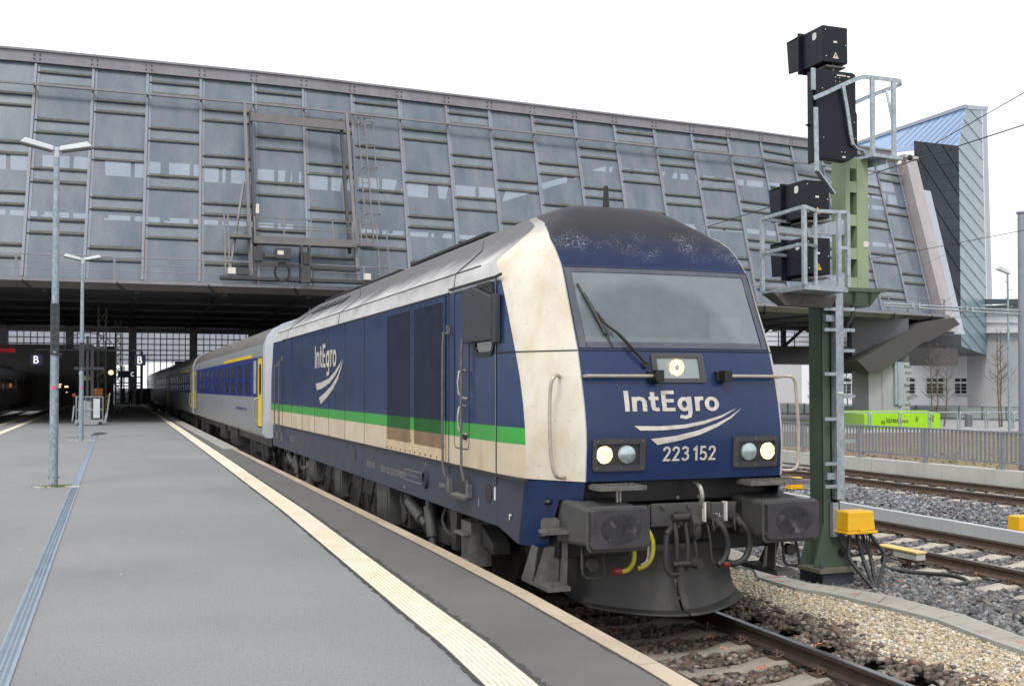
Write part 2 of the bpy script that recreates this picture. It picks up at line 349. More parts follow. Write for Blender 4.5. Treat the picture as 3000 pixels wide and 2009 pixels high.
# ------------------------------------------------------------------ ground, platform, tracks
def sheet(name, poly, z, mat, thick=None, kind='structure', label=None, cat=None):
    mb = MB()
    if thick: mb.prism([(x, y, z) for x, y in poly], (0, 0, -thick))
    else: mb.add([(x, y, z) for x, y in poly], [tuple(range(len(poly)))])
    return tag(mb.build(name, mat), label, cat, kind=kind)
m_earth = Mm('grey_gravel_bed', (.14,.138,.135), .95, var=.45, vs=14, dirt=[((.06,.06,.06), .8, 30, (1,1,1), .5, .62), ((.17,.13,.10), .5, 1.5, (1,1,1), .5, .75)], bump=1.0, bs=30)
sheet('ground', [(-400,-60), (400,-60), (400,900), (-400,900)], -.34, m_earth)
m_asph, Pa = M('platform_asphalt', (.235,.240,.243), .80, var=.12, vs=.5, dirt=[((.275,.28,.283), .55, .35, (1,1,1), .4, .7), ((.17,.17,.172), .5, .9, (1,.6,1), .55, .8), ((.12,.12,.12), .7, 60, (1,1,1), .53, .60), ((.40,.40,.41),   .9, 75, (1,1,1), .63, .68)], bump=.7, bs=220)
m_asph2, _ = M('edge_strip_asphalt', (.135,.131,.125), .85, var=.14, vs=1.2, dirt=[((.17,.165,.157), .5, .7, (1,.4,1), .45, .75), ((.06,.06,.06), .55, 90, (1,1,1), .56, .66), ((.40,.40,.40), .9, 80, (1,1,1), .65, .70)], bump=.8, bs=220)
m_tar = Mm('fresh_black_asphalt', (.050,.050,.051), .85, var=.25, vs=30, bump=.6, bs=160)
m_cope, _ = M('sandstone_coloured_coping', (.40,.325,.235), .85, var=.12, vs=.9, dirt=[((.30,.25,.20), .5, 3, (1,.5,1), .5, .8), ((.55,.46,.35), .5, 1.1, (1,.25,1), .5, .62), ((.62,.55,.45), .6, 90, (1,1,1), .68, .74)], bump=.35, bs=150)
m_tact, _ = M('cream_tactile_paving', (.74,.68,.54), .75, var=.05, vs=2, dirt=[((.55,.42,.27), .5, 6, (1,.4,1), .5, .75), ((.82,.78,.68), .6, 1.7, (1,.5,1), .45, .6), ((.25,.18,.12), .85, 45, (1,1,1), .70, .73)], bump=.15, bs=120)
# plan curves of the platform edge and the guidance strip
EDGE = [(-3.4,-1.84), (-2.9,-1.80), (-1.5,-1.76), (0,-1.71), (2.2,-1.69), (6.3,-1.70), (12,-1.72), (19,-1.74), (24,-1.75), (140,-1.75)]
STRIP = [(-4.2,-2.90), (-3.2,-2.86), (-2.5,-2.81), (-1.5,-2.76), (0,-2.74), (2,-2.70), (6.7,-2.61), (11,-2.59), (21,-2.53), (38,-2.45), (74,-2.35), (140,-2.25)]
EDGE = [(-12,-2.5)]+EDGE; STRIP = [(-12,-3.15)]+STRIP
def plan(tab, y):
    for (a, xa), (b, xb) in zip(tab, tab[1:]):
        if y <= b: return xa+(xb-xa)*(y-a)/(b-a)
    return tab[-1][1]
ys = [-12+.5*i for i in range(64)]+[20+5*i for i in range(25)]
mb = MB()
for a, b in zip(ys, ys[1:]):
    mb.hexa([(-9.95 if a > 40 else -10.4, a, -.3), (plan(EDGE,a)-.16, a, -.3), (plan(EDGE,b)-.16, b, -.3), (-9.95 if b > 40 else -10.4, b, -.3),
             (-9.95 if a > 40 else -10.4, a, .55), (plan(EDGE,a)-.16, a, .55), (plan(EDGE,b)-.16, b, .55), (-9.95 if b > 40 else -10.4, b, .55)])
tag(mb.build('platform', m_asph), kind='structure')
mb = MB()
for a, b in zip(ys, ys[1:]):
    mb.add([(plan(STRIP,a)+.15, a, .554), (plan(EDGE,a)-.145, a, .554), (plan(EDGE,b)-.145, b, .554), (plan(STRIP,b)+.15, b, .554)], [(0,1,2,3)])
tag(mb.build('platform_edge_asphalt', m_asph2), kind='structure')
mb = MB()           # ragged black joints along the strip and the coping
y = -5.0
while y < 60:
    st = .07 if y < 8 else .3
    for tab, o0, sg, wd in ((STRIP,-.145,-1,.03), (STRIP,.145,1,.05), (EDGE,-.145,-1,.018)):
        w1 = wd*(.5+random.random()); 
        p = [(plan(tab,y)+o0, y), (plan(tab,y+st)+o0, y+st), (plan(tab,y+st)+o0+sg*wd*(.6+.8*random.random()), y+st), (plan(tab,y)+o0+sg*w1, y)]
        mb.add([(px, py, .558) for px, py in p], [(0,1,2,3)])
    y += st
tag(mb.build('asphalt_joint', m_tar), kind='structure')
m_scrap = Mm('white_scrap', (.6,.6,.58), .8)
for x, y in ((-5.72,9.3), (-5.35,14.2), (-4.2,5.0), (-3.6,7.5), (-5.9,4.2), (-4.9,2.2)):
    mb = MB(); mb.add([(x,y,.553), (x+.018,y+.004,.553), (x+.014,y+.02,.557), (x-.002,y+.014,.556)], [(0,1,2,3)]); tag(mb.build('paper_scrap', m_scrap, loc=(x,y,.55)), 'tiny white scrap lying on the asphalt platform', 'litter', 'white scraps on the platform')
# coping slabs: one thing, slab joints in its mesh
cop = thing('platform_edge_coping', (-1.85, 3, .3), 'beige stone coping slabs along the platform edge beside the train', 'platform edge')
y = -6.0; i = 0
while y < 110:
    st = 1.2; mb = MB()
    g = .006
    mb.hexa([(plan(EDGE,y+g)-.145, y+g, .3), (plan(EDGE,y+g), y+g, .3), (plan(EDGE,y+st-g), y+st-g, .3), (plan(EDGE,y+st-g)-.145, y+st-g, .3),
             (plan(EDGE,y+g)-.145, y+g, .562), (plan(EDGE,y+g), y+g, .562), (plan(EDGE,y+st-g), y+st-g, .562), (plan(EDGE,y+st-g)-.145, y+st-g, .562)])
    mb.build('coping_slab', m_cope, cop); y += st; i += 1
mb = MB()
for a, b in zip(ys, ys[1:]):
    mb.hexa([(plan(EDGE,a)-.25, a, -.34), (plan(EDGE,a)-.06, a, -.34), (plan(EDGE,b)-.06, b, -.34), (plan(EDGE,b)-.25, b, -.34),
             (plan(EDGE,a)-.25, a, .3), (plan(EDGE,a)-.06, a, .3), (plan(EDGE,b)-.06, b, .3), (plan(EDGE,b)-.25, b, .3)])
tag(mb.build('platform_wall', m_conc), kind='structure')
# tactile strip, ribbed tiles with joints
ts = thing('tactile_strip', (-2.75, 2, .55), 'cream ribbed guidance strip running beside the train', 'tactile paving')
y = -5.0
for part in range(5):
    mb = MB(); y1 = (-1.1, 4.0, 14.2, 40, 110)[part]
    while y < y1:
        st = .3 if y < 14 else 2.4
        for k in range(8 if y < 14 else 1):
            n = 8 if y < 14 else 1
            wd = .29/n
            for q in [0]:
                xa = -.145+wd*k+(0 if q == 0 else wd*.56); xb = -.145+wd*k+(wd*.56 if (q == 0 and n == 8) else wd)
                zt = .5665
                mb.hexa([(plan(STRIP,y+.004)+xa, y+.010, .556), (plan(STRIP,y+.004)+xb, y+.010, .556), (plan(STRIP,y+st-.002)+xb, y+st-.002, .556), (plan(STRIP,y+st-.002)+xa, y+st-.002, .556),
                         (plan(STRIP,y+.004)+xa, y+.010, zt), (plan(STRIP,y+.004)+xb, y+.010, zt), (plan(STRIP,y+st-.002)+xb, y+st-.002, zt), (plan(STRIP,y+st-.002)+xa, y+st-.002, zt)])
        y += st
    mb.build('tile_run', m_tact, ts)
m_seamt = Mm('joint_dirt_groove_shade', (.58,.49,.36), .9, var=.3, vs=9)  # bed colour joins real joint dirt with shade put into the rib grooves
mb = MB(); mb2 = MB()
for a, b in zip(ys, ys[1:]):
    mb.add([(plan(STRIP,a)-.147, a, .560), (plan(STRIP,a)+.147, a, .560), (plan(STRIP,b)+.147, b, .560), (plan(STRIP,b)-.147, b, .560)], [(0,1,2,3)])
mb.build('joint_bed', m_seamt, ts)
# far side guidance line and edge
mb = MB(); mb.box(-9.13,-8.86,20,110,.552,.566); tag(mb.build('tactile_strip', m_tact), 'cream guidance strip along the left edge of the platform', 'tactile paving')
mb = MB(); mb.box(-9.97,-9.72,20,110,.552,.566); tag(mb.build('platform_edge_coping', m_cope), 'stone coping along the left platform edge by the dark train', 'platform edge')
# slightly lighter new kerb piece along the track further back
mb = MB(); mb.box(-2.12,-1.72,22.5,75,.556,.572); tag(mb.build('platform_edge_coping', m_conc), 'pale concrete coping beside the passenger coaches', 'platform edge')
# steel slot drain
m_drain, _ = M('blue_grey_drain_steel', (.30,.37,.44), .45, .4, var=.1, vs=4, dirt=[((.17,.20,.25), .5, 5, (1,.3,1), .5, .7)])
m_drd = Mm('drain_slots', (.12,.15,.20), .6, .2)
dr = thing('drain_channel', (-5.57, 3, .55), 'grey steel slotted drainage channel in the asphalt left of the walkway', 'drain')
mb = MB(); mb.box(-5.655,-5.64,-6,33.3,.55,.560); mb.box(-5.535,-5.52,-6,33.3,.55,.560); mb.box(-5.64,-5.535,-6,33.3,.548,.5545); mb.build('channel_frame', m_drain, dr)
mb = MB(); y = -4
while y < 12:
    for xx in (-5.632,-5.600,-5.568): mb.box(xx, xx+.022, y, y+.012, .5545, .5562)
    y += .034
mb.build('slot_grating', m_drd, dr)
m_wet = Mm('damp_stain', (.055,.055,.058), .5)
mb = MB()
for cx, cy, rx, ry in ((-5.45, 35.0, .26, 1.2), (-5.6, 33.2, .14, .8), (-6.15, 31.8, .42, .22), (-9.2, 33.5, .4, .8)):
    n = 26; mb.add([(cx+rx*(.7+.45*random.random())*math.cos(2*math.pi*i/n), cy+ry*(.7+.45*random.random())*math.sin(2*math.pi*i/n), .5544) for i in range(n)], [tuple(range(n))])
mb.build('damp_patch', m_wet); tag(bpy.data.objects['damp_patch'], kind='structure')

# tracks -----------------------------------------------------------
def rail(xf, y0, y1, label, top, steps=None):
    """flat-bottom rail as one thing: web/foot and shiny running surface"""
    yy = steps or [y0, y1]
    t = thing('rail', (xf(y0), y0, 0), label, 'rail', None)
    prof = [(-.0625,-.155), (.0625,-.155), (.0625,-.143), (.012,-.118), (.009,-.05), (.034,-.036), (.036,-.008), (-.036,-.008), (-.034,-.036), (-.009,-.05), (-.012,-.118), (-.0625,-.143)]
    mb = MB(); n = len(prof)
    vs = [(xf(y)+px, y, pz) for y in yy for px, pz in prof]
    fs = [(i*n+k, i*n+(k+1) % n, (i+1)*n+(k+1) % n, (i+1)*n+k) for i in range(len(yy)-1) for k in range(n)]
    fs += [tuple(range(n)), tuple(range((len(yy)-1)*n, len(yy)*n))]
    mb.add(vs, fs); mb.build('rail_web', m_rail1 if top is m_railtop1 else m_rail, t)
    mb = MB(); pr2 = [(-.034,-.0085), (.034,-.0085), (.031,0), (-.031,0)]; n = 4
    vs = [(xf(y)+px, y, pz) for y in yy for px, pz in pr2]
    fs = [(i*n+k, i*n+(k+1) % n, (i+1)*n+(k+1) % n, (i+1)*n+k) for i in range(len(yy)-1) for k in range(n)]+[(0,1,2,3), tuple(range((len(yy)-1)*4, len(yy)*4))]
    mb.add(vs, fs); mb.build('running_surface', top, t)
    return t
X1 = lambda y: -.0075*max(0, 1-y)**1.3
X2 = lambda y: 6.40
X3 = lambda y: 13.25 if y < 15 else 13.25+(y-15)*-.02
def trackrails(cx, g, y0, y1, names, top):
    st = [y0+i*(.5 if y0+i*.5 < 6 else 1) for i in range(400) if y0+i*(.5 if y0+i*.5 < 6 else 1) < y1]+[y1]
    st = sorted(set(st))
    for s, n in zip((-1, 1), names): rail(lambda y, s=s: cx(y)+s*g, y0, y1, n, top, st)
trackrails(X1, .7525, -6, 130, ('left rail under the locomotive beside the platform wall', 'dark rail under the right wheels of the locomotive'), m_railtop1)
trackrails(X2, .86, -6, 120, ('rusty rail nearest the green signal mast, with the yellow box beside it', 'second rusty rail beyond the signal mast, next to the low kerb'), m_railtop)
trackrails(X3, .82, -6, 120, ('rusty near rail of the track below the fence', 'rusty far rail beside the concrete retaining wall'), m_railtop)
trackrails(lambda y: -13.9, .7525, 20, 130, ('right rail of the track beside the left platform edge', 'left rail below the dark train'), m_railtop)
def sleeper_mesh(mb, cx, cy, L):
    # concrete sleeper, high at the rail seats, waisted in the middle
    st = [(-L, .10, -.26), (-L+.08, .12, -.205), (-L*.72, .125, -.175), (-L*.42, .125, -.175), (-L*.25, .11, -.215), (0, .105, -.225),
          (L*.25, .11, -.215), (L*.42, .125, -.175), (L*.72, .125, -.175), (L-.08, .12, -.205), (L, .10, -.26)]
    vs = []
    for x, hw, zt in st: vs += [(cx+x, cy-hw-.02, -.36), (cx+x, cy+hw+.02, -.36), (cx+x, cy+hw, zt-.02), (cx+x, cy+hw-.03, zt), (cx+x, cy-hw+.03, zt), (cx+x, cy-hw, zt-.02)]
    n = 6; fs = [(i*n+k, i*n+(k+1) % n, (i+1)*n+(k+1) % n, (i+1)*n+k) for i in range(len(st)-1) for k in range(n)]+[tuple(range(n)), tuple(range((len(st)-1)*n, len(st)*n))]
    mb.add(vs, fs)
def sleepers(cx, g, y0, n, L, mat, label, group):
    base = None
    for k in range(n):
        y = y0+.615*k
        if base is None:
            t = thing('sleeper', (cx(y), y, -.3), label, 'sleeper', group)
            mb = MB(); sleeper_mesh(mb, cx(y), y, L); mb.build('sleeper_block', mat, t, smooth=True)
            for s in (-1, 1):
                mb = MB()
                for q in (-1, 1):
                    xx = cx(y)+s*g+q*.105
                    mb.tube([(xx-.03, y-.05, -.15), (xx-.045*q, y-.06, -.125), (xx-.045*q, y, -.115), (xx, y+.05, -.13), (xx+.03, y+.055, -.145)], .0075, 6)
                    mb.tube([(xx+.02, y-.055, -.145), (xx+.035, y-.01, -.12), (xx, y+.0, -.13)], .0075, 6)
                    mb.cyl((xx-.01*q, y, -.165), (xx-.01*q, y, -.095), .017, 6)
                    mb.box(xx-.05, xx+.05, y-.07, y+.07, -.178, -.16)
                mb.build('rail_clip', m_rail, t)
            base = t
        else:
            copy_tree(base, (cx(y)-cx(y0), y-y0, 0))
sleepers(X1, .7525, -3.12, 9, 1.3, m_sleeperb, 'brown stained concrete sleeper in front of the locomotive', 'sleepers under the locomotive track')
sleepers(X2, .86, -1.6, 44, 1.45, m_sleeper, 'pale concrete sleeper of the track behind the signal mast', 'sleepers of the middle track')
sleepers(X3, .82, 2.9, 42, 1.45, m_sleeper, 'pale concrete sleeper of the track below the fence', 'sleepers of the far track')
# low kerb between the tracks, as slabs
kb = thing('track_kerb', (7.75, 8, -.3), 'low pale concrete kerb of long slabs between the two right tracks', 'kerb')
m_kerb = Mm('pale_kerb_concrete', (.43,.45,.46), .8, var=.05, vs=1.2, dirt=[((.30,.31,.31), .4, 3, (1,1,.3), .5, .8)], bump=.15)
kx = lambda y: 7.62 if y < 3 else 7.62+.035*(y-3)
y = -2.2
while y < 60:
    mb = MB(); mb.hexa([(kx(y)+.0, y+.006, -.34), (kx(y)+.16, y+.006, -.34), (kx(y+2)+.16, y+1.994, -.34), (kx(y+2), y+1.994, -.34),
                        (kx(y)+.01, y+.006, .10), (kx(y)+.14, y+.006, .10), (kx(y+2)+.14, y+1.994, .10), (kx(y+2)+.01, y+1.994, .10)])
    mb.build('kerb_slab', m_kerb, kb); y += 2.0
# cable trough with lids, angled run past the mast
m_tr = Mm('trough_concrete', (.34,.315,.27), .85, var=.08, vs=1.5, dirt=[((.20,.18,.155), .6, 3, (1,1,1), .45, .75), ((.40,.37,.32), .4, 8, (1,1,1), .5, .7)], bump=.35, bs=70)
m_trl = Mm('trough_side', (.33,.35,.32), .8, var=.08, bump=.2)
trg = thing('cable_trough', (2.4, 0, -.1), 'cable trough with grey concrete lids winding past the signal mast foot', 'cable trough')
L_ = [(2074,1640), (2140,1668), (2205,1690), (2218,1690), (2222,1693), (2330,1722), (2435,1733), (2560,1764), (2740,1810), (2900,1866), (3060,1918), (3200,1965)]
L_ = [at(x, y, 2, -.04) for x, y in [(2100,1637), (2160,1657), (2212,1664), (2224,1690), (2335,1722), (2430,1736), (2570,1768), (2745,1812), (2905,1873), (3075,1930)]]
R_ = [at(x, y, 2, -.04) for x, y in [(2130,1604), (2210,1632), (2290,1658), (2302,1692), (2365,1708), (2460,1720), (2600,1744), (2815,1800), (2990,1865), (3120,1905)]]
for i in range(len(L_)-1):
    a, b, c, d = L_[i], L_[i+1], R_[i+1], R_[i]
    nn = 1 if i < 3 else (3 if (a-b).length > .9 else 2)
    for k in range(nn):
        q = [a.lerp(b, k/nn), a.lerp(b, (k+1)/nn), d.lerp(c, (k+1)/nn), d.lerp(c, k/nn)]
        e = lambda p, z: (p.x, p.y, z)
        cc = sum((p for p in q), Vector())/4
        lid = [p.lerp(cc, .035) for p in q]
        mb = MB(); mb.hexa([e(p, -.12) for p in lid]+[e(p, -.036) for p in lid]); mb.build('trough_lid', m_tr, trg)
    for P, Q in ((a, b), (d, c)):
        mb = MB(); mb.bar((P.x, P.y, -.14), (Q.x, Q.y, -.14), .035, .21); mb.build('trough_wall', m_trl, trg)
# retaining wall and railing on it
m_wallc = Mm('pale_retaining_wall', (.47,.47,.44), .85, var=.06, vs=1, dirt=[((.30,.29,.26), .5, 3, (1,1,.25), .5, .8), ((.58,.57,.52), .4, 2, (1,1,.3), .5, .7)], bump=.2)
wx = lambda y: 14.35-.035*(y-8)
rw = thing('retaining_wall', (13.9, 12, -.3), 'low pale concrete wall carrying the grey railing beyond the tracks', 'wall')
y = -2.0
while y < 75:
    mb = MB(); a = wx(y); b = wx(y+2.5)
    mb.hexa([(a, y+.008, -.34), (a+.32, y+.008, -.34), (b+.32, y+2.492, -.34), (b, y+2.492, -.34), (a, y+.008, .34), (a+.32, y+.008, .34), (b+.32, y+2.492, .34), (b, y+2.492, .34)])
    mb.build('wall_section', m_wallc, rw); y += 2.5
m_fence = Mm('grey_railing_paint', (.235,.25,.285), .45, .2, var=.08, vs=6)
fn = thing('railing_fence', (14, 12, .34), 'grey steel railing with close upright bars on the retaining wall', 'fence')
fx = lambda y: wx(y)+.16
y = -1.0; k = 0
while y < 70:
    y1 = y+2.45
    mb = MB(); mb.box(fx(y)-.035, fx(y)+.035, y-.035, y+.035, .34, 1.19); mb.box(fx(y)-.08, fx(y)+.08, y-.12, y+.12, .34, .355); mb.build('post', m_fence, fn)
    mb = MB(); mb.bar((fx(y), y, 1.20), (fx(y1), y1, 1.20), .06, .045); mb.bar((fx(y), y+.03, .50), (fx(y1), y1-.03, .50), .03, .035); mb.build('fence_rail', m_fence, fn)
    mb = MB(); n = 19
    for i in range(1, n):
        yy = y+2.45*i/n; mb.box(fx(yy)-.008, fx(yy)+.008, yy-.028, yy+.028, .51, 1.18)
    mb.build('upright_bars', m_fence, fn)
    y = y1
# ------------------------------------------------------------------ locomotive
#      z     xb    yb    yc     p    Xs     Ys
TAB = [(1.42,1.020,.430,.385,2.2,1.385,.97), (1.80,1.020,.400,.350,2.2,1.385,.955), (2.10,1.020,.450,.385,2.2,1.388,1.01), (2.36,1.022,.520,.450,2.2,1.395,1.08),
       (2.61,1.020,.600,.520,2.2,1.404,1.178), (3.00,1.015,.790,.720,2.2,1.406,1.38), (3.32,1.012,.940,.875,2.3,1.407,1.56), (3.42,1.010,1.00,.94,2.4,1.400,1.66),
       (3.52,1.008,1.09,1.02,2.8,1.385,1.78), (3.60,1.005,1.17,1.09,3.2,1.285,1.86), (3.70,1.000,1.30,1.185,4,1.150,1.92), (3.79,.965,1.44,1.285,5,1.036,1.98), (3.88,.905,1.65,1.395,7,.920,2.02),
       (3.95,.820,1.88,1.490,9,.835,2.12), (4.01,.745,2.12,1.590,11,.760,2.34), (4.07,.672,2.40,1.690,13,.686,2.60), (4.12,.615,2.60,1.800,14,.628,2.80), (4.16,.560,2.78,1.920,14,.570,2.95), (4.19,.500,2.90,2.060,12,.505,3.0),
       (4.215,.360,2.96,2.260,8,.364,3.0), (4.232,.200,2.98,2.55,4,.205,3.0), (4.24,.06,2.99,2.85,2,.07,3.0)]
def xside(z, Xs):
    return 1.435 if z <= 3.32 else max(Xs, 1.435-(z-3.32)*.15) if z <= 3.52 else max(Xs, 1.40-(z-3.52)*1.349) if z < 3.8 else Xs
def nose(z):
    if z <= TAB[0][0]:
        return TAB[0][1:]
    for a, b in zip(TAB, TAB[1:]):
        if z <= b[0]:
            t = (z-a[0])/(b[0]-a[0]); return tuple(p+(q-p)*t for p, q in zip(a[1:], b[1:]))
    return TAB[-1][1:]
def fy(x, z):
    xb, yb, yc, p, Xs, Ys = nose(z); return yc+(yb-yc)*min(1.0, abs(x)/xb)**p
ZR = [1.42,1.57,1.728,1.885,2.1,2.36,2.61,2.67,2.85,3.0,3.18,3.32,3.36,3.42,3.52,3.60,3.70,3.79,3.88,3.95,4.01,4.07,4.12,4.16,4.19,4.215,4.232,4.24]
SF = [1,.985,.96,.93,.89,.83,.75,.6,.4,.2]; SF = SF+[0]+[-s for s in reversed(SF)]     # right to left across the front
YMID = 9.6375
def slice_pts(z):
    xb, yb, yc, p, Xs, Ys = nose(z)
    # left half, from mid length forward: side -> pillar -> front centre
    Xw = xside(z, Xs); side = [(-Xw, YMID), (-Xw, 6.2), (-Xw, 3.3), (-Xw, max(1.65, Ys+.16))]
    S = Vector((-Xs, Ys)); B = Vector((-xb, yb)); Cc = (S+B)/2+Vector((-.022,-.022))
    if abs(Xs-xb) < .03: Cc = (S+B)/2
    pil = [tuple((1-t)**2*S+2*t*(1-t)*Cc+t*t*B) for t in [i/8 for i in range(8)]]
    fr = [(-s*xb, yc+(yb-yc)*abs(s)**p) for s in SF]
    half = side+pil; rhalf = [(-x, y) for x, y in reversed(half)]
    front = half+fr+rhalf          # from left mid to right mid
    back = [(x, 2*YMID-y) for x, y in reversed(front)][1:-1]
    return front+back
NS = 4; NP = 8; NF = len(SF); NH = NS+NP
loco = thing('locomotive', (0, 0, 0), 'dark blue diesel locomotive with green stripe, cream bands and lit headlights', 'locomotive')
rows = [slice_pts(z) for z in ZR]; n = len(rows[0]); NFRONT = 2*NH+NF
mb = MB(); mb.v = [(x, y, z) for z, r in zip(ZR, rows) for x, y in r]
for i in range(len(ZR)-1):
    zc = (ZR[i]+ZR[i+1])/2
    for k in range(n):
        kk = k if k < NFRONT else None
        sidecol = True; mi = 0
        if k < NFRONT-1: c = k
        elif k == NFRONT-1: c = 0
        else: c = NFRONT-2-(k-NFRONT)-1 if False else (n-1-k)       # mirrored
        if k >= NFRONT-1: c = n-1-k
        infront = NH <= c < NH+NF-1
        inpil = (NS <= c < NH) or (NH+NF-1 <= c < NH+NF-1+NP)
        if infront: mi = 5 if zc > 3.42 else 6
        elif inpil: mi = 3
        else: mi = (2 if zc < 1.728 else 1 if zc < 1.885 else 0) if zc < 3.32 else 4
        if zc > 4.165: mi = 5
        if infront and k < NFRONT-1 and 2.67 < zc < 3.36:
            s0, s1 = SF[c-NH], SF[c-NH+1]
            if abs(s0) <= .931 and abs(s1) <= .931: continue
        mb.f.append((i*n+k, i*n+(k+1) % n, (i+1)*n+(k+1) % n, (i+1)*n+k)); mb.m.append(mi)
mb.f.append(tuple(range((len(ZR)-1)*n, len(ZR)*n))); mb.m.append(5)
body = mb.build('body_shell', [m_blue, m_green, m_cream, m_white, m_silver, m_cap, m_bluef], loco, smooth=True)
def dpoly(mb, poly, off=.004, mi=0):      # flat piece following the nose surface
    mb.add([(x, fy(x, z)-off, z) for x, z in poly], [tuple(range(len(poly)))], mi)
def dstrip(mb, up, lo, off=.004, mi=0):
    vs = []
    for (a, b), (c, d) in zip(up, lo): vs += [(a, fy(a, b)-off, b), (c, fy(c, d)-off, d)]
    mb.add(vs, [(2*i, 2*i+1, 2*i+3, 2*i+2) for i in range(len(up)-1)], mi)
def dseam(mb, pts, wd=.006, off=.003, mi=0):
    for (a, b), (c, d) in zip(pts, pts[1:]):
        m_ = max(1, int(math.hypot(c-a, d-b)/.08)); 
        for q in range(m_):
            p0 = Vector((a+(c-a)*q/m_, 0, b+(d-b)*q/m_)); p1 = Vector((a+(c-a)*(q+1)/m_, 0, b+(d-b)*(q+1)/m_))
            p0.y = fy(p0.x, p0.z)-off; p1.y = fy(p1.x, p1.z)-off; mb.bar(p0, p1, wd, .006, mi, up=(0,1,0))
# windscreen: frame, glass, cab behind
m_wframe = Mm('windscreen_surround', (.055,.062,.085), .4, var=.15, vs=5, dirt=[((.12,.12,.13), .5, 4, (1,1,1), .45, .8)])
def ringsurf(mb, x_of_z0, x_of_z1, z0, z1, off): pass
mb = MB()
xin, xout = .925, 1.0
zs = [2.625,2.67,2.8,3.0,3.2,3.36,3.405]
for s in (-1, 1):
    dstrip(mb, [(s*xout*nose(z)[0]/1.01, z) for z in zs], [(s*xin*nose(z)[0]/1.01, z) for z in zs], .008)
xs = [-xin+2*xin*i/12 for i in range(13)]
dstrip(mb, [(x, 2.68) for x in xs], [(x, 2.625) for x in xs], .008); dstrip(mb, [(x, 3.405) for x in xs], [(x, 3.355) for x in xs], .008)
mb.build('windscreen_surround', m_wframe, loco)
gm = bpy.data.materials.new('dusty_windscreen'); gm.use_nodes = True; t_ = gm.node_tree; t_.nodes.clear()
o_ = t_.nodes.new('ShaderNodeOutputMaterial'); mxs = t_.nodes.new('ShaderNodeMixShader'); tr = t_.nodes.new('ShaderNodeBsdfTransparent'); tr.inputs[0].default_value = (.62,.66,.68,1)
pb = t_.nodes.new('ShaderNodeBsdfPrincipled'); pb.inputs['Roughness'].default_value = .10; pb.inputs['Coat Weight'].default_value = .6
tc_ = t_.nodes.new('ShaderNodeTexCoord'); no_ = t_.nodes.new('ShaderNodeTexNoise'); no_.inputs['Scale'].default_value = 5; no_.inputs['Detail'].default_value = 7; t_.links.new(tc_.outputs['Object'], no_.inputs['Vector'])
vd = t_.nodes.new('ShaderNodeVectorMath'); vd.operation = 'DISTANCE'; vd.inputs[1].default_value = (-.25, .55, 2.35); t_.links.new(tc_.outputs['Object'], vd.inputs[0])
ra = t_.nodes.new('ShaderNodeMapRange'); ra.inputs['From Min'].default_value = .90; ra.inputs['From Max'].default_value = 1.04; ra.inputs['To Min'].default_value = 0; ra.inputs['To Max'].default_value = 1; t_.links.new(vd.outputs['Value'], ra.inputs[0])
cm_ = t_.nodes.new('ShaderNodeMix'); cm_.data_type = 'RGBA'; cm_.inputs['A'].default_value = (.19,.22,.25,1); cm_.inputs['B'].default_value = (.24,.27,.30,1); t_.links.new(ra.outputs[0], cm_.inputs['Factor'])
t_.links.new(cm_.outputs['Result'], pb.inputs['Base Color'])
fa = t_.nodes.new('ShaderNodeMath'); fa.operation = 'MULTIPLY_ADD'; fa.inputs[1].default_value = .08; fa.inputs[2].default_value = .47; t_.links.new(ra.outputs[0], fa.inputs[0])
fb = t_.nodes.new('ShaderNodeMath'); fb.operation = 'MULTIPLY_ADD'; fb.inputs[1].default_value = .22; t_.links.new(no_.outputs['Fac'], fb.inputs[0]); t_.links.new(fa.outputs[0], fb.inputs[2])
t_.links.new(fb.outputs[0], mxs.inputs[0]); t_.links.new(tr.outputs[0], mxs.inputs[1]); t_.links.new(pb.outputs[0], mxs.inputs[2]); t_.links.new(mxs.outputs[0], o_.inputs[0])
mb = MB(); zs2 = [2.67,2.75,2.85,2.95,3.05,3.15,3.25,3.36]
for a, b in zip(zs2, zs2[1:]): dstrip(mb, [(x, b) for x in xs], [(x, a) for x in xs], .001)
mb.build('windscreen', gm, loco, smooth=True)
m_cab = Mm('cab_lining', (.34,.36,.38), .7, var=.1); m_cabd = Mm('cab_desk', (.50,.52,.52), .6, var=.1)
mb = MB(); mb.box(-1.3,1.3,2.3,2.36,1.5,3.45); mb.box(-1.3,1.3,1.1,2.3,1.5,1.56); mb.box(-1.0,1.0,1.3,2.3,3.5,3.54); mb.build('cab_interior', m_cab, loco)
mb = MB(); mb.hexa([(-.98,.62,2.4), (.98,.62,2.4), (1.1,1.25,2.4), (-1.1,1.25,2.4), (-.96,.66,2.63), (.96,.66,2.63), (1.1,1.25,2.76), (-1.1,1.25,2.76)]); mb.box(.55,.85,.85,.93,2.7,2.95); mb.build('driver_desk', m_cabd, loco)
mb = MB(); mb.box(.15,.22,1.2,1.3,2.5,3.4); mb.box(-.2,.35,1.6,1.72,2.2,3.05); mb.build('driver_seat', m_black, loco)
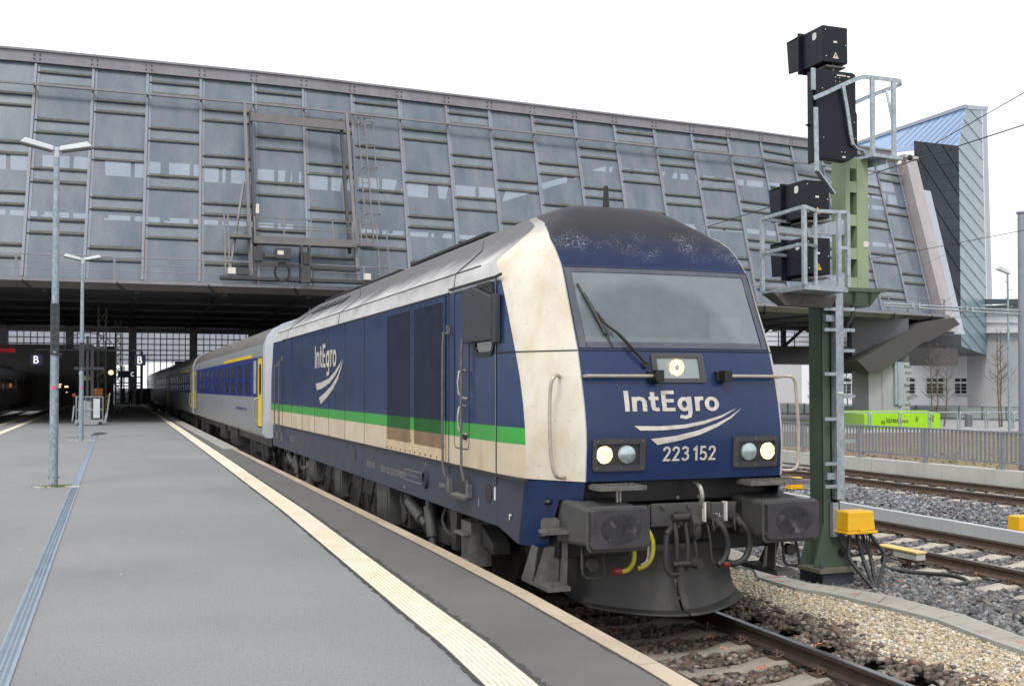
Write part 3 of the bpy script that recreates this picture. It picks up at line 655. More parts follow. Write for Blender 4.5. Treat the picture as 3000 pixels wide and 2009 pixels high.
# panel seams of the front
mb = MB(); dseam(mb, [(-1.018,2.60), (1.018,2.60)], .010); dseam(mb, [(-1.0,2.62), (-1.0,3.405), (1.0,3.405), (1.0,2.62)], .006, .010)
mb.build('windscreen_seam', m_seam, loco)
mb = MB()
for s in (-1, 1):      # bright edge between pillar and front
    pts = [(s*nose(z)[0]*.996, z) for z in ZR if z <= 3.9]; dseam(mb, pts, .007, .001)
mb.build('pillar_edge', m_seaml, loco)
mb = MB()
for s in (-1, 1):      # seam round the pillar at belt height
    P = [(x, y) for x, y in slice_pts(2.60)[NS-1:NH+1]]
    for a, b in zip(P, P[1:]): mb.bar((s*a[0]*1.0015, a[1]-.002, 2.60), (s*b[0]*1.0015, b[1]-.002, 2.60), .008, .010)
mb.build('pillar_seam', m_seam, loco)
# writing on the front
mb = MB()
def nq(x0, x1, z0, z1, sl=0.0): return lambda a, b: (x0+(x1-x0)*a, fy(x0+(x1-x0)*a, z0+(z1-z0)*b)-.005, z0+(z1-z0)*b+sl*a)
glyphs(mb, WORD, .17, lambda u, v, k: (lambda x, z: (x, fy(x, z)-.004-.0005*k, z))(-.637+.2655*u, 2.045+.186*v)); mb.build('company_lettering', m_letter, loco)
mb = MB(); glyphs(mb, list(zip('223152', (0,.64,1.28,2.08,2.56,3.20))), .145, lambda u, v, k: (lambda x, z: (x, fy(x, z)-.004-.0005*k, z))(-.273+.1465*u, 1.590+.134*v)); mb.build('number_lettering', m_letter, loco)
def swoosh(pts_u, pts_l, fn, mb):
    vs = []
    for a, b in zip(pts_u, pts_l): vs += [fn(*a), fn(*b)]
    mb.add(vs, [(2*i, 2*i+1, 2*i+3, 2*i+2) for i in range(len(pts_u)-1)])
fnn = lambda x, z: (x, fy(x, z)-.005, z)
mb = MB()
U1 = [(-.56,1.915), (-.30,1.908), (-.05,1.922), (.16,1.955), (.34,2.0), (.513,2.065)]
L1 = [(-.50,1.872), (-.28,1.872), (-.05,1.888), (.16,1.925), (.35,1.983), (.513,2.063)]
U2 = [(-.405,1.795), (-.15,1.82), (.08,1.865), (.28,1.925), (.44,1.99), (.566,2.063)]
L2 = [(-.335,1.740), (-.12,1.775), (.10,1.825), (.29,1.895), (.45,1.975), (.566,2.060)]
swoosh(U1, L1, fnn, mb); swoosh(U2, L2, fnn, mb); mb.build('swoosh_emblem', m_letter, loco)
# headlight units
m_bez = Mm('headlight_bezel', (.045,.043,.05), .45, var=.15); m_recess = Mm('headlight_recess', (.03,.03,.032), .4)
led = bpy.data.materials.new('lit_led_lamp'); led.use_nodes = True; T = led.node_tree; B_ = T.nodes['Principled BSDF']
tcl = T.nodes.new('ShaderNodeTexCoord'); vo = T.nodes.new('ShaderNodeTexVoronoi'); vo.inputs['Scale'].default_value = 58; T.links.new(tcl.outputs['Object'], vo.inputs['Vector'])
rl = T.nodes.new('ShaderNodeMapRange'); rl.inputs['From Min'].default_value = .55; rl.inputs['From Max'].default_value = .15; rl.inputs['To Min'].default_value = .45; rl.inputs['To Max'].default_value = 4.0; T.links.new(vo.outputs['Distance'], rl.inputs[0])
B_.inputs['Base Color'].default_value = (.7,.5,.25,1); B_.inputs['Emission Color'].default_value = (1,.70,.38,1); T.links.new(rl.outputs[0], B_.inputs['Emission Strength'])
m_lens = Mm('clear_lamp_lens', (.36,.44,.44), .05, .5, var=.3, vs=9, coat=1)
def lamp_disc(mb, cx, cz, r, off, n=24, dome=.0, mi=0):
    vs = [(cx, fy(cx, cz)-off-dome, cz)]; fs = []
    for j in (1, 2, 3):
        for i in range(n):
            a = 2*math.pi*i/n; x = cx+r*j/3*math.cos(a); z = cz+r*j/3*math.sin(a); vs.append((x, fy(cx, cz)-off-dome*(1-(j/3)**2), z))
    for i in range(n): fs.append((0, 1+i, 1+(i+1) % n))
    for j in (0, 1):
        for i in range(n): fs.append((1+j*n+i, 1+(j+1)*n+i, 1+(j+1)*n+(i+1) % n, 1+j*n+(i+1) % n))
    mb.add(vs, fs, mi)
for s in (-1, 1):
    hb = MB(); ou = rrect(.458, .962, 1.513, 1.803, .025); inn = rrect(.515, .925, 1.565, 1.755, .01)
    N_ = len(ou); yq = fy(.7, 1.66)
    vs = [(s*x, fy(x, z)-.022, z) for x, z in ou]+[(s*x, fy(x, z)-.022, z) for x, z in inn]+[(s*x, fy(x, z)+.01, z) for x, z in ou]+[(s*x, fy(x, z)+.012, z) for x, z in inn]
    fs = []
    for i in range(N_):
        j = (i+1) % N_; fs += [(i, j, N_+j, N_+i), (i, j, 2*N_+j, 2*N_+i), (N_+i, N_+j, 3*N_+j, 3*N_+i)]
    hb.add(vs, fs)
    hu = hb.build('headlight', m_bez, loco)
    hb = MB(); dpoly(hb, [(s*x, z) for x, z in inn], .004); hb.build('recess', m_recess, hu)
    hb = MB(); lamp_disc(hb, s*.85, 1.66, .080, .012); hb.build('lit_lamp', led, hu)
    hb = MB(); hb.cyl((s*.635, fy(.635,1.66)-.006, 1.66), (s*.635, fy(.635,1.66)-.020, 1.66), .088, 24, r2=.080); hb.build('lamp_rim', m_galv, hu)
    hb = MB(); lamp_disc(hb, s*.635, 1.66, .078, .021, dome=.02); hb.build('dipped_lens', m_lens, hu, smooth=True)
    hb = MB()
    for x in (.49, .70, .925):
        for z in (1.54, 1.78): hb.cyl((s*x, fy(x, z)-.018, z), (s*x, fy(x, z)-.026, z), .009, 8)
    hb.build('screw', m_step, hu)
hb = MB(); ou = rrect(-.327, .218, 2.305, 2.578, .02); inn = rrect(-.275, .160, 2.345, 2.540, .01); N_ = len(ou)
vs = [(x, fy(x, z)-.02, z) for x, z in ou]+[(x, fy(x, z)-.02, z) for x, z in inn]+[(x, fy(x, z)+.01, z) for x, z in ou]+[(x, fy(x, z)+.01, z) for x, z in inn]; fs = []
for i in range(N_):
    j = (i+1) % N_; fs += [(i, j, N_+j, N_+i), (i, j, 2*N_+j, 2*N_+i), (N_+i, N_+j, 3*N_+j, 3*N_+i)]
hb.add(vs, fs); hu = hb.build('top_headlight', m_bez, loco)
hb = MB(); dpoly(hb, inn, .004); hb.build('glass', Mm('grey_lamp_glass', (.24,.27,.28), .12, var=.15), hu)
hb = MB(); lamp_disc(hb, -.082, 2.445, .078, .026); hb.build('lit_lamp', led, hu)
hb = MB(); lamp_disc(hb, -.082, 2.445, .026, .030); hb.build('lamp_core', m_lens, hu)
# horizontal hand rails and lamp-iron blocks
for x0, x1 in ((-.99,-.33), (.40,1.0)):
    mb = MB(); mb.tube([(x, fy(x, 2.365)-.055, 2.365) for x in np.linspace(x0, x1, 6)], .016, 8)
    xe = x0 if x0 < 0 else x1; mb.tube([(xe, fy(xe,2.365)-.055, 2.365), (xe, fy(xe,2.365)+.01, 2.36)], .016, 8, smooth=0)
    mb.build('front_handrail', m_railst, loco, smooth=True)
for x in (-.315, .40):
    mb = MB(); mb.box(x-.04, x+.04, fy(x,2.36)-.13, fy(x,2.36)-.03, 2.315, 2.42); mb.box(x-.075, x-.03, fy(x,2.36)-.05, fy(x,2.36)+.01, 2.32, 2.41); mb.build('lamp_iron', m_black, loco, bevel=.006)
for s in (-1, 1):        # vertical hand rails on the pillars
    mb = MB(); q = lambda x, y, z: (s*x, y, z)
    mb.tube([q(1.15,.70,2.36), q(1.23,.58,2.37), q(1.28,.56,2.33), q(1.30,.565,2.2), q(1.31,.55,1.9), q(1.30,.54,1.62), q(1.27,.52,1.49), q(1.22,.54,1.455), q(1.13,.60,1.455)], .0165, 8)
    mb.build('pillar_handrail', m_railst, loco, smooth=True)
# wiper
wy = lambda x, z, o: (x, fy(x, z)-o, z)
def nose_at(x, y, off):
    Y = .7
    for _ in range(12): p = at(x, y, 1, Y); Y = fy(p.x, p.z)-off
    return (p.x, p.y, p.z)
mb = MB(); mb.tube([nose_at(1893,1067,.04), nose_at(1862,1030,.06), nose_at(1815,980,.07), nose_at(1775,950,.06), nose_at(1748,915,.05)], .013, 6); mb.tube([nose_at(1885,1058,.04), nose_at(1850,1022,.05), nose_at(1805,975,.05), nose_at(1770,945,.04)], .007, 6)
mb.cyl(nose_at(1893,1067,-.01), nose_at(1893,1067,.05), .03, 12); wp = mb.build('wiper', m_black, loco, smooth=True)
mb = MB(); mb.tube([nose_at(*p, .02) for p in ((1691,830), (1718,880), (1745,925), (1772,970), (1795,1014))], .010, 6, smooth=2); mb.tube([nose_at(*p, .035) for p in ((1708,858), (1730,895), (1752,935), (1775,978))], .017, 6); mb.build('wiper_blade', m_rubber, wp)
# antenna
mb = MB(); mb.cyl((0,2.14,4.20), (0,2.14,4.42), .038, 10, r2=.026); mb.ellip((0,2.14,4.42), (.026,.026,.02)); mb.build('antenna', m_black, loco, smooth=True)
# roof line gutters and seams along both sides
mb = MB()
for s in (-1, 1):
    for m_, e in ((0, 1), (1, -1)):
        Yq = lambda y: y if m_ == 0 else 2*YMID-y
        for ys_ in (3.06, 9.6375, 15.3) if m_ == 0 else ():
            P = [(s*1.437, ys_, 3.33), (s*1.402, ys_+.02, 3.525), (s*.985, ys_+.35, 3.835), (s*.565, ys_+(2.3 if ys_ != 3.06 else 1.5), 4.16)]
            for a, b in zip(P, P[1:]): mb.bar(a, b, .010, .012)
    mb.bar((s*1.404, 2.2, 3.525), (s*1.404, 17.0, 3.525), .010, .012)
    mb.bar((s*1.437, 3.24, 3.318), (s*1.437, 16.0, 3.318), .012, .020)
mb.build('roof_seam', m_seam, loco)
mb = MB(); mb.box(-1.455,-1.43,1.60,3.20,3.345,3.365); mb.bar((-1.445,1.60,3.355), (-1.43,1.50,3.37), .022); mb.build('rain_gutter', m_black, loco)
mb = MB()     # exhaust louvres on the roof slope
for k in range(5):
    y0 = 11.75+.72*k
    mb.hexa([(-.79,y0,3.985), (-.79,y0+.52,3.985), (-.95,y0+.52,3.865), (-.95,y0,3.865), (-.80,y0,4.0), (-.80,y0+.52,4.0), (-.96,y0+.52,3.88), (-.96,y0,3.88)])
mb.build('roof_louvre', m_black, loco)
mb = MB(); mb.box(-.52,.52,4.6,8.4,4.20,4.25); mb.box(-.50,.50,9.2,16,4.20,4.245); mb.build('roof_hatch', m_black, loco, bevel=.01)
# left side panels
mb = MB(); W_ = -1.437
for y in (7.62, 9.07, 10.5, 11.93, 13.33, 14.7): mb.box(W_-.001, W_+.004, y-.005, y+.005, 1.42, 3.31)
for y in (3.24, 16.04): mb.box(W_-.002, W_+.004, y-.010, y+.010, 1.30, 3.34)
mb.box(W_-.003, W_+.004, 1.628, 1.640, 1.30, 3.37); mb.bar((W_-.001,1.64,2.605), (-1.4065,1.19,2.605), .012, .010)
mb.build('panel_joint', m_seam, loco)
mb = MB(); mb.box(W_-.004, W_, 1.642, 1.648, 1.37, 3.35)
mb.build('panel_joint_edge', m_seaml, loco)
mb = MB(); mb.box(-1.445,-1.405,.84,16.5,1.385,1.418); mb.build('side_skirt_shadow_gap', m_seam, loco)
# ventilation grilles
m_gblue = Mm('grille_slat_blue', (.014,.022,.050), .5); m_ggreen = Mm('grille_slat_green', (.02,.12,.03), .5); m_gcream = Mm('grille_slat_cream', (.26,.18,.11), .6, var=.15, dirt=[((.28,.17,.09), .6, 5, (1,1,.3), .45, .8)])
m_creamd = Mm('stained_cream_paint', (.55,.43,.27), .5, var=.1, dirt=[((.38,.24,.12), .6, 5, (1,1,.3), .45, .8)])
for (ya, yb_) in ((3.35,4.78), (4.80,6.20)):
    t_g = MB(); f0 = W_-.012
    for a, b, c, d in ((ya, ya+.07, 1.425, 3.30), (yb_-.07, yb_, 1.425, 3.30), (ya+.07, yb_-.07, 1.425, 1.56), (ya+.07, yb_-.07, 3.235, 3.30)):
        for z0, z1, mi in ((c, min(d,1.728), 2), (max(c,1.728), min(d,1.885), 1), (max(c,1.885), d, 0)):
            if z1 > z0+.001: t_g.box(f0, W_-.001, a, b, z0, z1, mi)
    gr = t_g.build('ventilation_grille', [m_blue, m_green, m_creamd], loco)
    t_g = MB(); n_ = 34
    for i in range(n_):
        y = ya+.07+(yb_-ya-.14)*(i+.15)/n_; wd = (yb_-ya-.14)/n_*.34
        for z0, z1, mi in ((1.56,1.728,2), (1.728,1.885,1), (1.885,3.235,0)): t_g.box(f0+.001, W_-.0035, y, y+wd, z0, z1, mi)
    t_g.build('slats', [m_gblue, m_ggreen, m_gcream], gr)
    t_g = MB(); t_g.box(W_-.003, W_-.0005, ya+.07, yb_-.07, 1.56, 3.235); t_g.build('backing', m_seam, gr)
    t_g = MB()
    for i in range(6):
        t_g.cyl((f0-.006, ya+.08+i*.245, 1.455), (f0+.004, ya+.08+i*.245, 1.455), .013, 8); t_g.cyl((f0-.006, ya+.08+i*.245, 3.27), (f0+.004, ya+.08+i*.245, 3.27), .010, 8)
    for z in (1.6, 1.95, 2.3, 2.7, 3.05):
        t_g.cyl((f0-.006, ya+.03, z), (f0+.004, ya+.03, z), .010, 8)
    t_g.build('bolts', m_black, gr)
# cab door
mb = MB(); D = rrect(2.50, 3.03, 1.605, 3.30, .07, 5)
def outline(mb, poly, x, wd, th):
    for a, b in zip(poly, poly[1:]+poly[:1]): mb.bar((x, a[0], a[1]), (x, b[0], b[1]), wd, th, up=(1,0,0))
outline(mb, D, W_, .010, .004); dr_ = mb.build('cab_door', m_seam, loco)
mb = MB(); DW = rrect(1.70, 2.27, 2.60, 3.30, .10, 5)
mb.prism([(W_-.002, y, z) for y, z in DW], (.012,0,0)); sw = mb.build('side_window', m_glassd, loco)
mb = MB(); outline(mb, DW, W_-.004, .045, .02); mb.build('window_rubber', m_black, sw)
mb = MB(); mb.box(W_-.006, W_-.002, 1.72, 2.25, 2.66, 2.67); mb.build('window_bar', m_galv, sw)
for z0 in (2.14, 1.76):
    mb = MB(); mb.tube([(W_-.0, 2.62, z0+.30), (W_-.07, 2.63, z0+.29), (W_-.075, 2.63, z0+.06), (W_-.0, 2.56, z0)], .013, 8, smooth=2); mb.build('door_grab_handle', m_chrome, dr_, smooth=True)
mb = MB(); mb.cyl((W_-.03,2.60,1.74), (W_,2.60,1.74), .035, 12); mb.build('door_handle', m_dark, dr_)
for y, zt in ((2.53,2.75), (3.225,2.86), (16.05,2.86), (16.75,2.75)):
    mb = MB(); mb.tube([(W_+.01, y, zt+.02), (W_-.05, y, zt), (W_-.075, y, zt-.12), (W_-.075, y, 1.40), (W_-.03, y-.05, 1.28), (W_-.03, y-.06, 1.10)], .015, 8, smooth=2)
    mb.box(W_-.03, W_+.02, y-.10, y+.0, 1.10, 1.24); mb.box(W_-.03, W_+.0, y-.04, y+.02, zt, zt+.10); mb.build('door_handrail', m_step, loco)
# mirror housing
mb = MB(); P = [(1.53,2.70), (2.55,2.735)]
mb.prism([(-1.50, y, z) for y, z in ((1.62,2.73), (2.53,2.73), (2.55,2.75), (2.55,3.27), (2.53,3.29), (2.18,3.29), (1.62,3.16))], (.055,0,0)); mb.box(-1.49,-1.43,1.52,1.64,2.70,3.18)
mb.build('mirror_housing', Mm('dark_mirror_housing', (.028,.032,.038), .5, var=.15, vs=6, bump=.1), loco, bevel=.008)
# frame (sole bar)
mb = MB()
def solebar(s):
    x0, x1 = (-1.425, -1.25) if s < 0 else (1.25, 1.425)
    mb.box(x0, x1, 1.65, 17.62, .90, 1.40)
solebar(-1); solebar(1)
mb.hexa([(-1.395,1.14,.79), (-1.22,1.10,.79), (-1.25,1.64,.905), (-1.425,1.64,.905), (-1.383,.98,1.40), (-1.22,.95,1.40), (-1.25,1.64,1.375), (-1.425,1.64,1.375)])
mb.hexa([(1.22,1.10,.79), (1.395,1.14,.79), (1.425,1.64,.905), (1.25,1.64,.905), (1.22,.95,1.40), (1.383,.98,1.40), (1.425,1.64,1.375), (1.25,1.64,1.375)])
mb.hexa([(-1.425,17.6,.92), (1.425,17.6,.92), (1.2,18.4,.92), (-1.2,18.4,.92), (-1.425,17.6,1.40), (1.425,17.6,1.40), (1.2,18.4,1.40), (-1.2,18.4,1.40)])
mb.box(-1.2,1.2,1.7,17.5,1.0,1.39)
mb.build('frame_beam', m_soleb, loco, bevel=.008)
mb = MB()
for s in (-1, 1):        # blue corner apron below the pillar, cut away round the buffer
    T_ = [Vector((s*x, y, 1.41)) for x, y in [p for p in slice_pts(1.42)[NS:NH+1]]]
    low = []
    for i, p in enumerate(T_):
        t = i/(len(T_)-1); zb = .79 if abs(p.x) > 1.22 else .79
        q = p.copy(); q.z = .79+.0*t
        if abs(p.x) < 1.19: q.z = 1.245
        q.y = p.y+.18*(1.41-q.z)/.62; q.x = p.x*(1-.0*t)
        low.append(q)
    vs = []
    for a, b in zip(T_, low): vs += [a, b]
    mb.add(vs, [(2*i, 2*i+1, 2*i+3, 2*i+2) for i in range(len(T_)-1)])
mb.build('corner_apron', m_bluef, loco)
for ap in kids(loco):
    if ap.name.startswith('corner_apron'): md = ap.modifiers.new('thickness', 'SOLIDIFY'); md.thickness = .012
mb = MB()
for s in (-1, 1):
    for z in (1.22, .90):
        c = Vector((s*1.235, .775 if z > 1 else .87, z)); mb.ellip(c, (.048,.05,.030), 14, 6)
mb.build('apron_hole', m_black, loco)
# round openings, pocket step, plates and lettering on the frame
mb = MB()
for y, z, rr in ((4.23,1.15,.085), (8.32,1.23,.085), (15.3,1.15,.08), (1.90,1.20,.10)): mb.cyl((-1.432,y,z), (-1.427,y,z), rr, 20)
mb.build('frame_opening', m_black, loco)
mb = MB()
for k in range(24):
    a = 2*math.pi*k/24; b = 2*math.pi*(k+1)/24
    mb.bar((-1.44, 4.23+.095*math.cos(a), 1.15+.095*math.sin(a)), (-1.44, 4.23+.095*math.cos(b), 1.15+.095*math.sin(b)), .02, .03, up=(1,0,0))
mb.build('jacking_ring', m_soleb, loco)
mb = MB(); mb.prism([(-1.431, y, z) for y, z in rrect(2.50,2.98,1.11,1.33,.06)], (.006,0,0)); st = mb.build('step_pocket', m_black, loco)
mb = MB(); mb.hexa([(-1.50,2.48,1.07), (-1.43,2.48,1.09), (-1.43,2.98,1.09), (-1.50,2.98,1.07), (-1.51,2.48,1.10), (-1.43,2.48,1.12), (-1.43,2.98,1.12), (-1.51,2.98,1.10)]); mb.build('pocket_tread', m_step, st)
sd_ = lambda y0, y1, z0, z1, x=-1.429: (lambda a, b: (x, y0+(y1-y0)*a, z0+(z1-z0)*b))
mb = MB(); put_text(mb, '92 80 1223 152-0 D-PRESS', sd_(6.56,5.31,1.085,1.17), .0); mb.build('vehicle_number', m_letterd, loco)
mb = MB(); mb.box(-1.434,-1.426,3.33,3.66,1.105,1.19); pl_ = mb.build('maker_plate', m_soleb, loco)
mb = MB(); put_text(mb, 'SIEMENS', sd_(3.63,3.36,1.125,1.17,-1.436), .0); mb.build('maker_lettering', m_letterd, pl_)
mb = MB(); outline(mb, [(5.27,1.082), (4.40,1.082), (4.40,1.215), (5.27,1.215)], -1.4275, .006, .003); mb.box(-1.429,-1.426,4.6,5.1,1.15,1.154)
outline(mb, [(7.45,1.10), (6.98,1.10), (6.98,1.17), (7.45,1.17)], -1.4275, .005, .003); put_text(mb, 'REV MWAL 31077', sd_(7.43,7.0,1.115,1.155), 0); put_text(mb, 'UIC', sd_(5.24,5.13,1.12,1.18), 0); put_text(mb, 'BE ET', sd_(4.98,4.86,1.18,1.20), 0)
put_text(mb, '1', sd_(2.215,2.19,1.04,1.128), .01); put_text(mb, 'BREMSE', sd_(15.0,14.4,1.19,1.23), 0); put_text(mb, 'KE GPR', sd_(15.0,14.4,1.12,1.16), 0)
for y, z in ((4.23,1.36), (5.25,.99)):
    mb.add([(-1.429,y+.03,z), (-1.429,y-.03,z), (-1.429,y,z-.045)], [(0,1,2)])
mb.build('frame_lettering', m_letterd, loco)
mb = MB(); mb.box(-1.430,-1.426,1.68,1.72,1.15,1.28); put_text(mb, 'r', sd_(1.33,1.25,1.0,1.06,-1.415), .02); mb.build('white_marking', m_letterw, loco)
mb = MB(); glyphs(mb, WORD, .17, lambda u, v, k: (W_-.003-.0005*k, 11.87-.585*u, 2.625+.415*v))
fs_ = lambda y, z: (W_-.003, y, z)
swoosh([(11.78,2.335), (11.2,2.36), (10.5,2.42), (9.95,2.53), (9.5,2.66), (9.30,2.735)], [(11.66,2.215), (11.1,2.25), (10.4,2.34), (9.9,2.46), (9.5,2.61), (9.31,2.725)], fs_, mb)
swoosh([(11.42,2.075), (10.8,2.18), (10.2,2.30), (9.7,2.46), (9.35,2.64), (9.19,2.74)], [(11.25,1.965), (10.6,2.10), (10.1,2.23), (9.65,2.40), (9.33,2.60), (9.20,2.73)], fs_, mb)
mb.build('side_company_lettering', m_letter, loco)
# buffers
for s in (-1, 1):
    mb = MB(); cx = s*.873; P = rrect(cx-.278, cx+.278, .875, 1.222, .035)
    mb.prism([(x, 0, z) for x, z in P], (0,.045,0)); bf = mb.build('buffer', m_bplate, loco, bevel=.01)
    mb = MB(); mb.prism([(x, .05, z) for x, z in rrect(cx-.30, cx+.29, .845, 1.235, .05)], (0,.02,0))
    for sx, sz in ((-.265,.15), (-.265,-.12), (.255,.15)): mb.cyl((cx+sx, .05, 1.05+sz), (cx+sx, .02, 1.05+sz), .02, 8)
    mb.build('buffer_flange', m_bgrey, bf, bevel=.008)
    mb = MB()
    xa, xb_ = sorted((s*1.15, s*.60))
    mb.hexa([(xa+.02,.07,.89), (xb_-.02,.07,.89), (xb_,.85,.84), (xa,.85,.84), (xa+.02,.07,1.21), (xb_-.02,.07,1.21), (xb_,.85,1.27), (xa,.85,1.27)])
    mb.build('crash_box', m_bgrey, bf, bevel=.03)
    mb = MB(); lampx = cx
    n_ = 24; mb.add([(cx+.19*math.cos(2*math.pi*i/n_), -.0045, 1.05+.125*math.sin(2*math.pi*i/n_)) for i in range(n_)], [tuple(range(n_))]); mb.build('wear_ring', Mm('worn_buffer_face', (.022,.021,.028), .3, var=.4, vs=9, dirt=[((.13,.12,.12), .8, 9, (1,1,1), .54, .70)]), bf)
# headstock, apron void, equipment
mb = MB(); mb.box(-1.15,1.15,.75,1.2,.70,1.39); mb.box(-.62,.62,.46,.75,.97,1.19); mb.box(-1.1,1.1,.62,.75,1.2,1.40); mb.build('headstock', m_black, loco, bevel=.01)
mb = MB(); mb.box(-.36,.26,.43,.46,.99,1.20); mb.box(.26,.52,.42,.45,.95,1.185); mb.box(-.38,.55,.45,.6,1.15,1.19)
for x, z in ((-.25,1.17), (.02,1.16), (.18,1.15), (-.1,1.25), (.12,1.25)): mb.cyl((x,.42,z), (x,.40,z), .02, 8)
mb.build('buffer_beam', m_bgrey, loco, bevel=.006)
mb = MB(); put_text(mb, 'HLL', lambda a, b: (.275+.085*a, .416, 1.06+.035*b), .0); mb.build('HLL_lettering'.lower(), m_letterw, loco)
mb = MB()
for x0, x1 in ((-.98,-.52), (.55,1.18)):
    mb.box(x0, x1, .20, .46, 1.352, 1.392)
    for i in range(9): mb.box(x0+.02+(x1-x0-.04)*i/9, x0+.02+(x1-x0-.04)*i/9+.02, .21, .45, 1.392, 1.402)
mb.build('front_step', m_step, loco, bevel=.004)
mb = MB(); mb.cyl((-.72,.40,1.10), (-.72,.40,1.36), .012, 8); mb.cyl((-.69,.40,1.10), (-.69,.40,1.36), .012, 8); mb.tube([(.12,.50,1.38), (.14,.42,1.34), (.15,.40,1.24), (.15,.44,1.18)], .022, 8); mb.build('conduit', m_chrome, loco)
# hook and screw coupling
mb = MB(); mb.prism([(-.12+.0, y, z) for y, z in ((.45,1.12), (.30,1.13), (.20,1.14), (.12,1.12), (.08,1.05), (.10,.96), (.16,.91), (.22,.93), (.20,.99), (.17,1.03), (.22,1.07), (.45,1.03))], (.07,0,0)); mb.ellip((-.07,.13,1.0), (.045,.05,.11)); cp = mb.build('coupling_hook', m_dark, loco, bevel=.008)
mb = MB()
for dx in (-.055, .055):
    mb.tube([(-.20+dx,.22,1.10), (-.20+dx,.16,.95), (-.20+dx,.15,.72), (-.20+dx,.18,.63)], .02, 8)
mb.tube([(-.33,.20,.95), (-.35,.18,.80), (-.345,.18,.66), (-.30,.18,.60), (-.22,.18,.60)], .026, 8); mb.tube([(-.33,.20,.95), (-.27,.22,1.0), (-.2,.2,1.02)], .026, 8)
mb.cyl((-.30,.15,.69), (-.06,.15,.69), .028, 10); mb.cyl((-.09,.15,.69), (-.07,.05,.69), .045, 14); mb.cyl((-.28,.18,1.10), (-.1,.18,1.10), .035, 12)
mb.tube([(-.08,.14,.9), (-.075,.12,.8), (-.07,.12,.72)], .012, 6); mb.build('screw_coupling', m_dark, cp, smooth=True)
mb = MB()
for dx in (0,): mb.tube([(-1.05,.42,.88), (-1.10,.32,.75), (-1.10,.30,.62), (-1.03,.30,.585), (-.93,.30,.585), (-.89,.30,.62), (-.90,.34,.80)], .014, 8, smooth=2)
mb.cyl((-1.06,.32,.80), (-.93,.32,.80), .02, 8); mb.cyl((-1.0,.30,.70), (-1.0,.36,.70), .055, 14); mb.tube([(1.0,.42,.88), (.97,.32,.75), (.97,.30,.62), (1.04,.30,.585), (1.14,.30,.60), (1.12,.34,.82)], .014, 8, smooth=2); mb.cyl((1.05,.30,.73), (1.05,.36,.73), .055, 14)
mb.build('sanding_bracket', m_dark, loco)
for dx in (0, .225):
    mb = MB(); mb.tube([(.245+dx,.36,1.06), (.27+dx,.27,1.0), (.31+dx,.25,.90), (.325+dx,.25,.78), (.30+dx-.02,.25,.68), (.22+dx*.7,.25,.64)] if dx == 0 else [(.46,.36,1.06), (.50,.27,1.0), (.55,.25,.90), (.555,.25,.78), (.50,.25,.68), (.40,.25,.645), (.32,.25,.66)], .030, 10)
    hs_ = mb.build('brake_hose', m_rubber, loco, smooth=True)
    mb = MB(); mb.cyl((.225+dx,.42,1.06), (.225+dx,.30,1.06), .04, 10); mb.cyl((.245+dx,.32,1.05), (.27+dx,.27,.99), .035, 10); mb.tube([(.21+dx,.30,1.06), (.18+dx,.26,1.02), (.19+dx,.26,.95)], .011, 6); mb.build('hose_cock', m_dark, hs_)
    mb = MB(); mb.box(.165+dx, .18+dx, .38, .45, 1.02, 1.20); mb.build('white_bracket', m_letterw, hs_)
mb = MB(); mb.cyl((.27,.25,.655), (.33,.25,.64), .032, 10); mb.build('red_coupling_head', m_red, loco)
mb = MB(); mb.tube([(.17,.34,1.0), (.175,.30,.85), (.18,.28,.68), (.24,.27,.65)], .012, 6); mb.build('chain', m_dark, loco)
m_yh = Mm('yellow_hose', (.45,.36,.02), .4, var=.1, dirt=[((.3,.2,.02), .5, 12, (1,1,1), .5, .7)])
for pts in ([(-.60,.40,.88), (-.575,.36,.80), (-.59,.34,.70), (-.65,.33,.635), (-.73,.33,.625)], [(-.42,.40,.98), (-.385,.36,.88), (-.40,.34,.75), (-.46,.33,.67), (-.55,.33,.64)]):
    mb = MB(); mb.tube(pts, .021, 8); mb.build('yellow_brake_hose', m_yh, loco, smooth=True)
mb = MB(); mb.cyl((-.72,.33,.625), (-.79,.33,.63), .034, 10); mb.build('red_hose_head', m_red, loco); mb = MB(); mb.tube([(-.44,.45,.97), (-.41,.40,.85), (-.43,.38,.7), (-.5,.37,.66)], .016, 8); mb.build('grey_conduit', m_chrome, loco)
# snow plough: two halves, curved plates with a centre gap
m_plow = Mm('plough_steel', (.042,.041,.040), .5, .1, var=.15, vs=3, dirt=[((.11,.075,.045), .35, 3, (1,1,1), .55, .8), ((.028,.028,.028), .5, 6, (1,1,1), .5, .75)], bump=.08)
for s in (-1, 1):
    mb = MB(); vs = []; nx, nz = 12, 8
    for j in range(nz+1):
        z = .80-.60*j/nz; t = j/nz
        for i in range(nx+1):
            u = i/nx; u1 = min(1, u/.7); u2 = max(0, (u-.7)/.3); x = .012+.85*u1**1.0+.05*u2
            yb0 = .60+.46*u1**1.8+1.15*u2
            y = yb0+.10*math.sin(math.pi*min(1, t*.9))*(1-.3*u)-.12*t
            zz = z
            zz = z+(.06*u1**2+.16*u2)*t**2
            vs.append((s*x+(.0 if s < 0 else 0), y, zz))
    for j in range(3):     # forward lip
        for i in range(nx+1):
            b = vs[nz*(nx+1)+i]; vs.append((b[0], b[1]-.05*(j+1), b[2]-.006*(j+1)))
    mb.add(vs, [(j*(nx+1)+i, j*(nx+1)+i+1, (j+1)*(nx+1)+i+1, (j+1)*(nx+1)+i) for j in range(nz+3) for i in range(nx)])
    pw = mb.build('snow_plough', m_plow, loco, smooth=True); md = pw.modifiers.new('thickness', 'SOLIDIFY'); md.thickness = .014
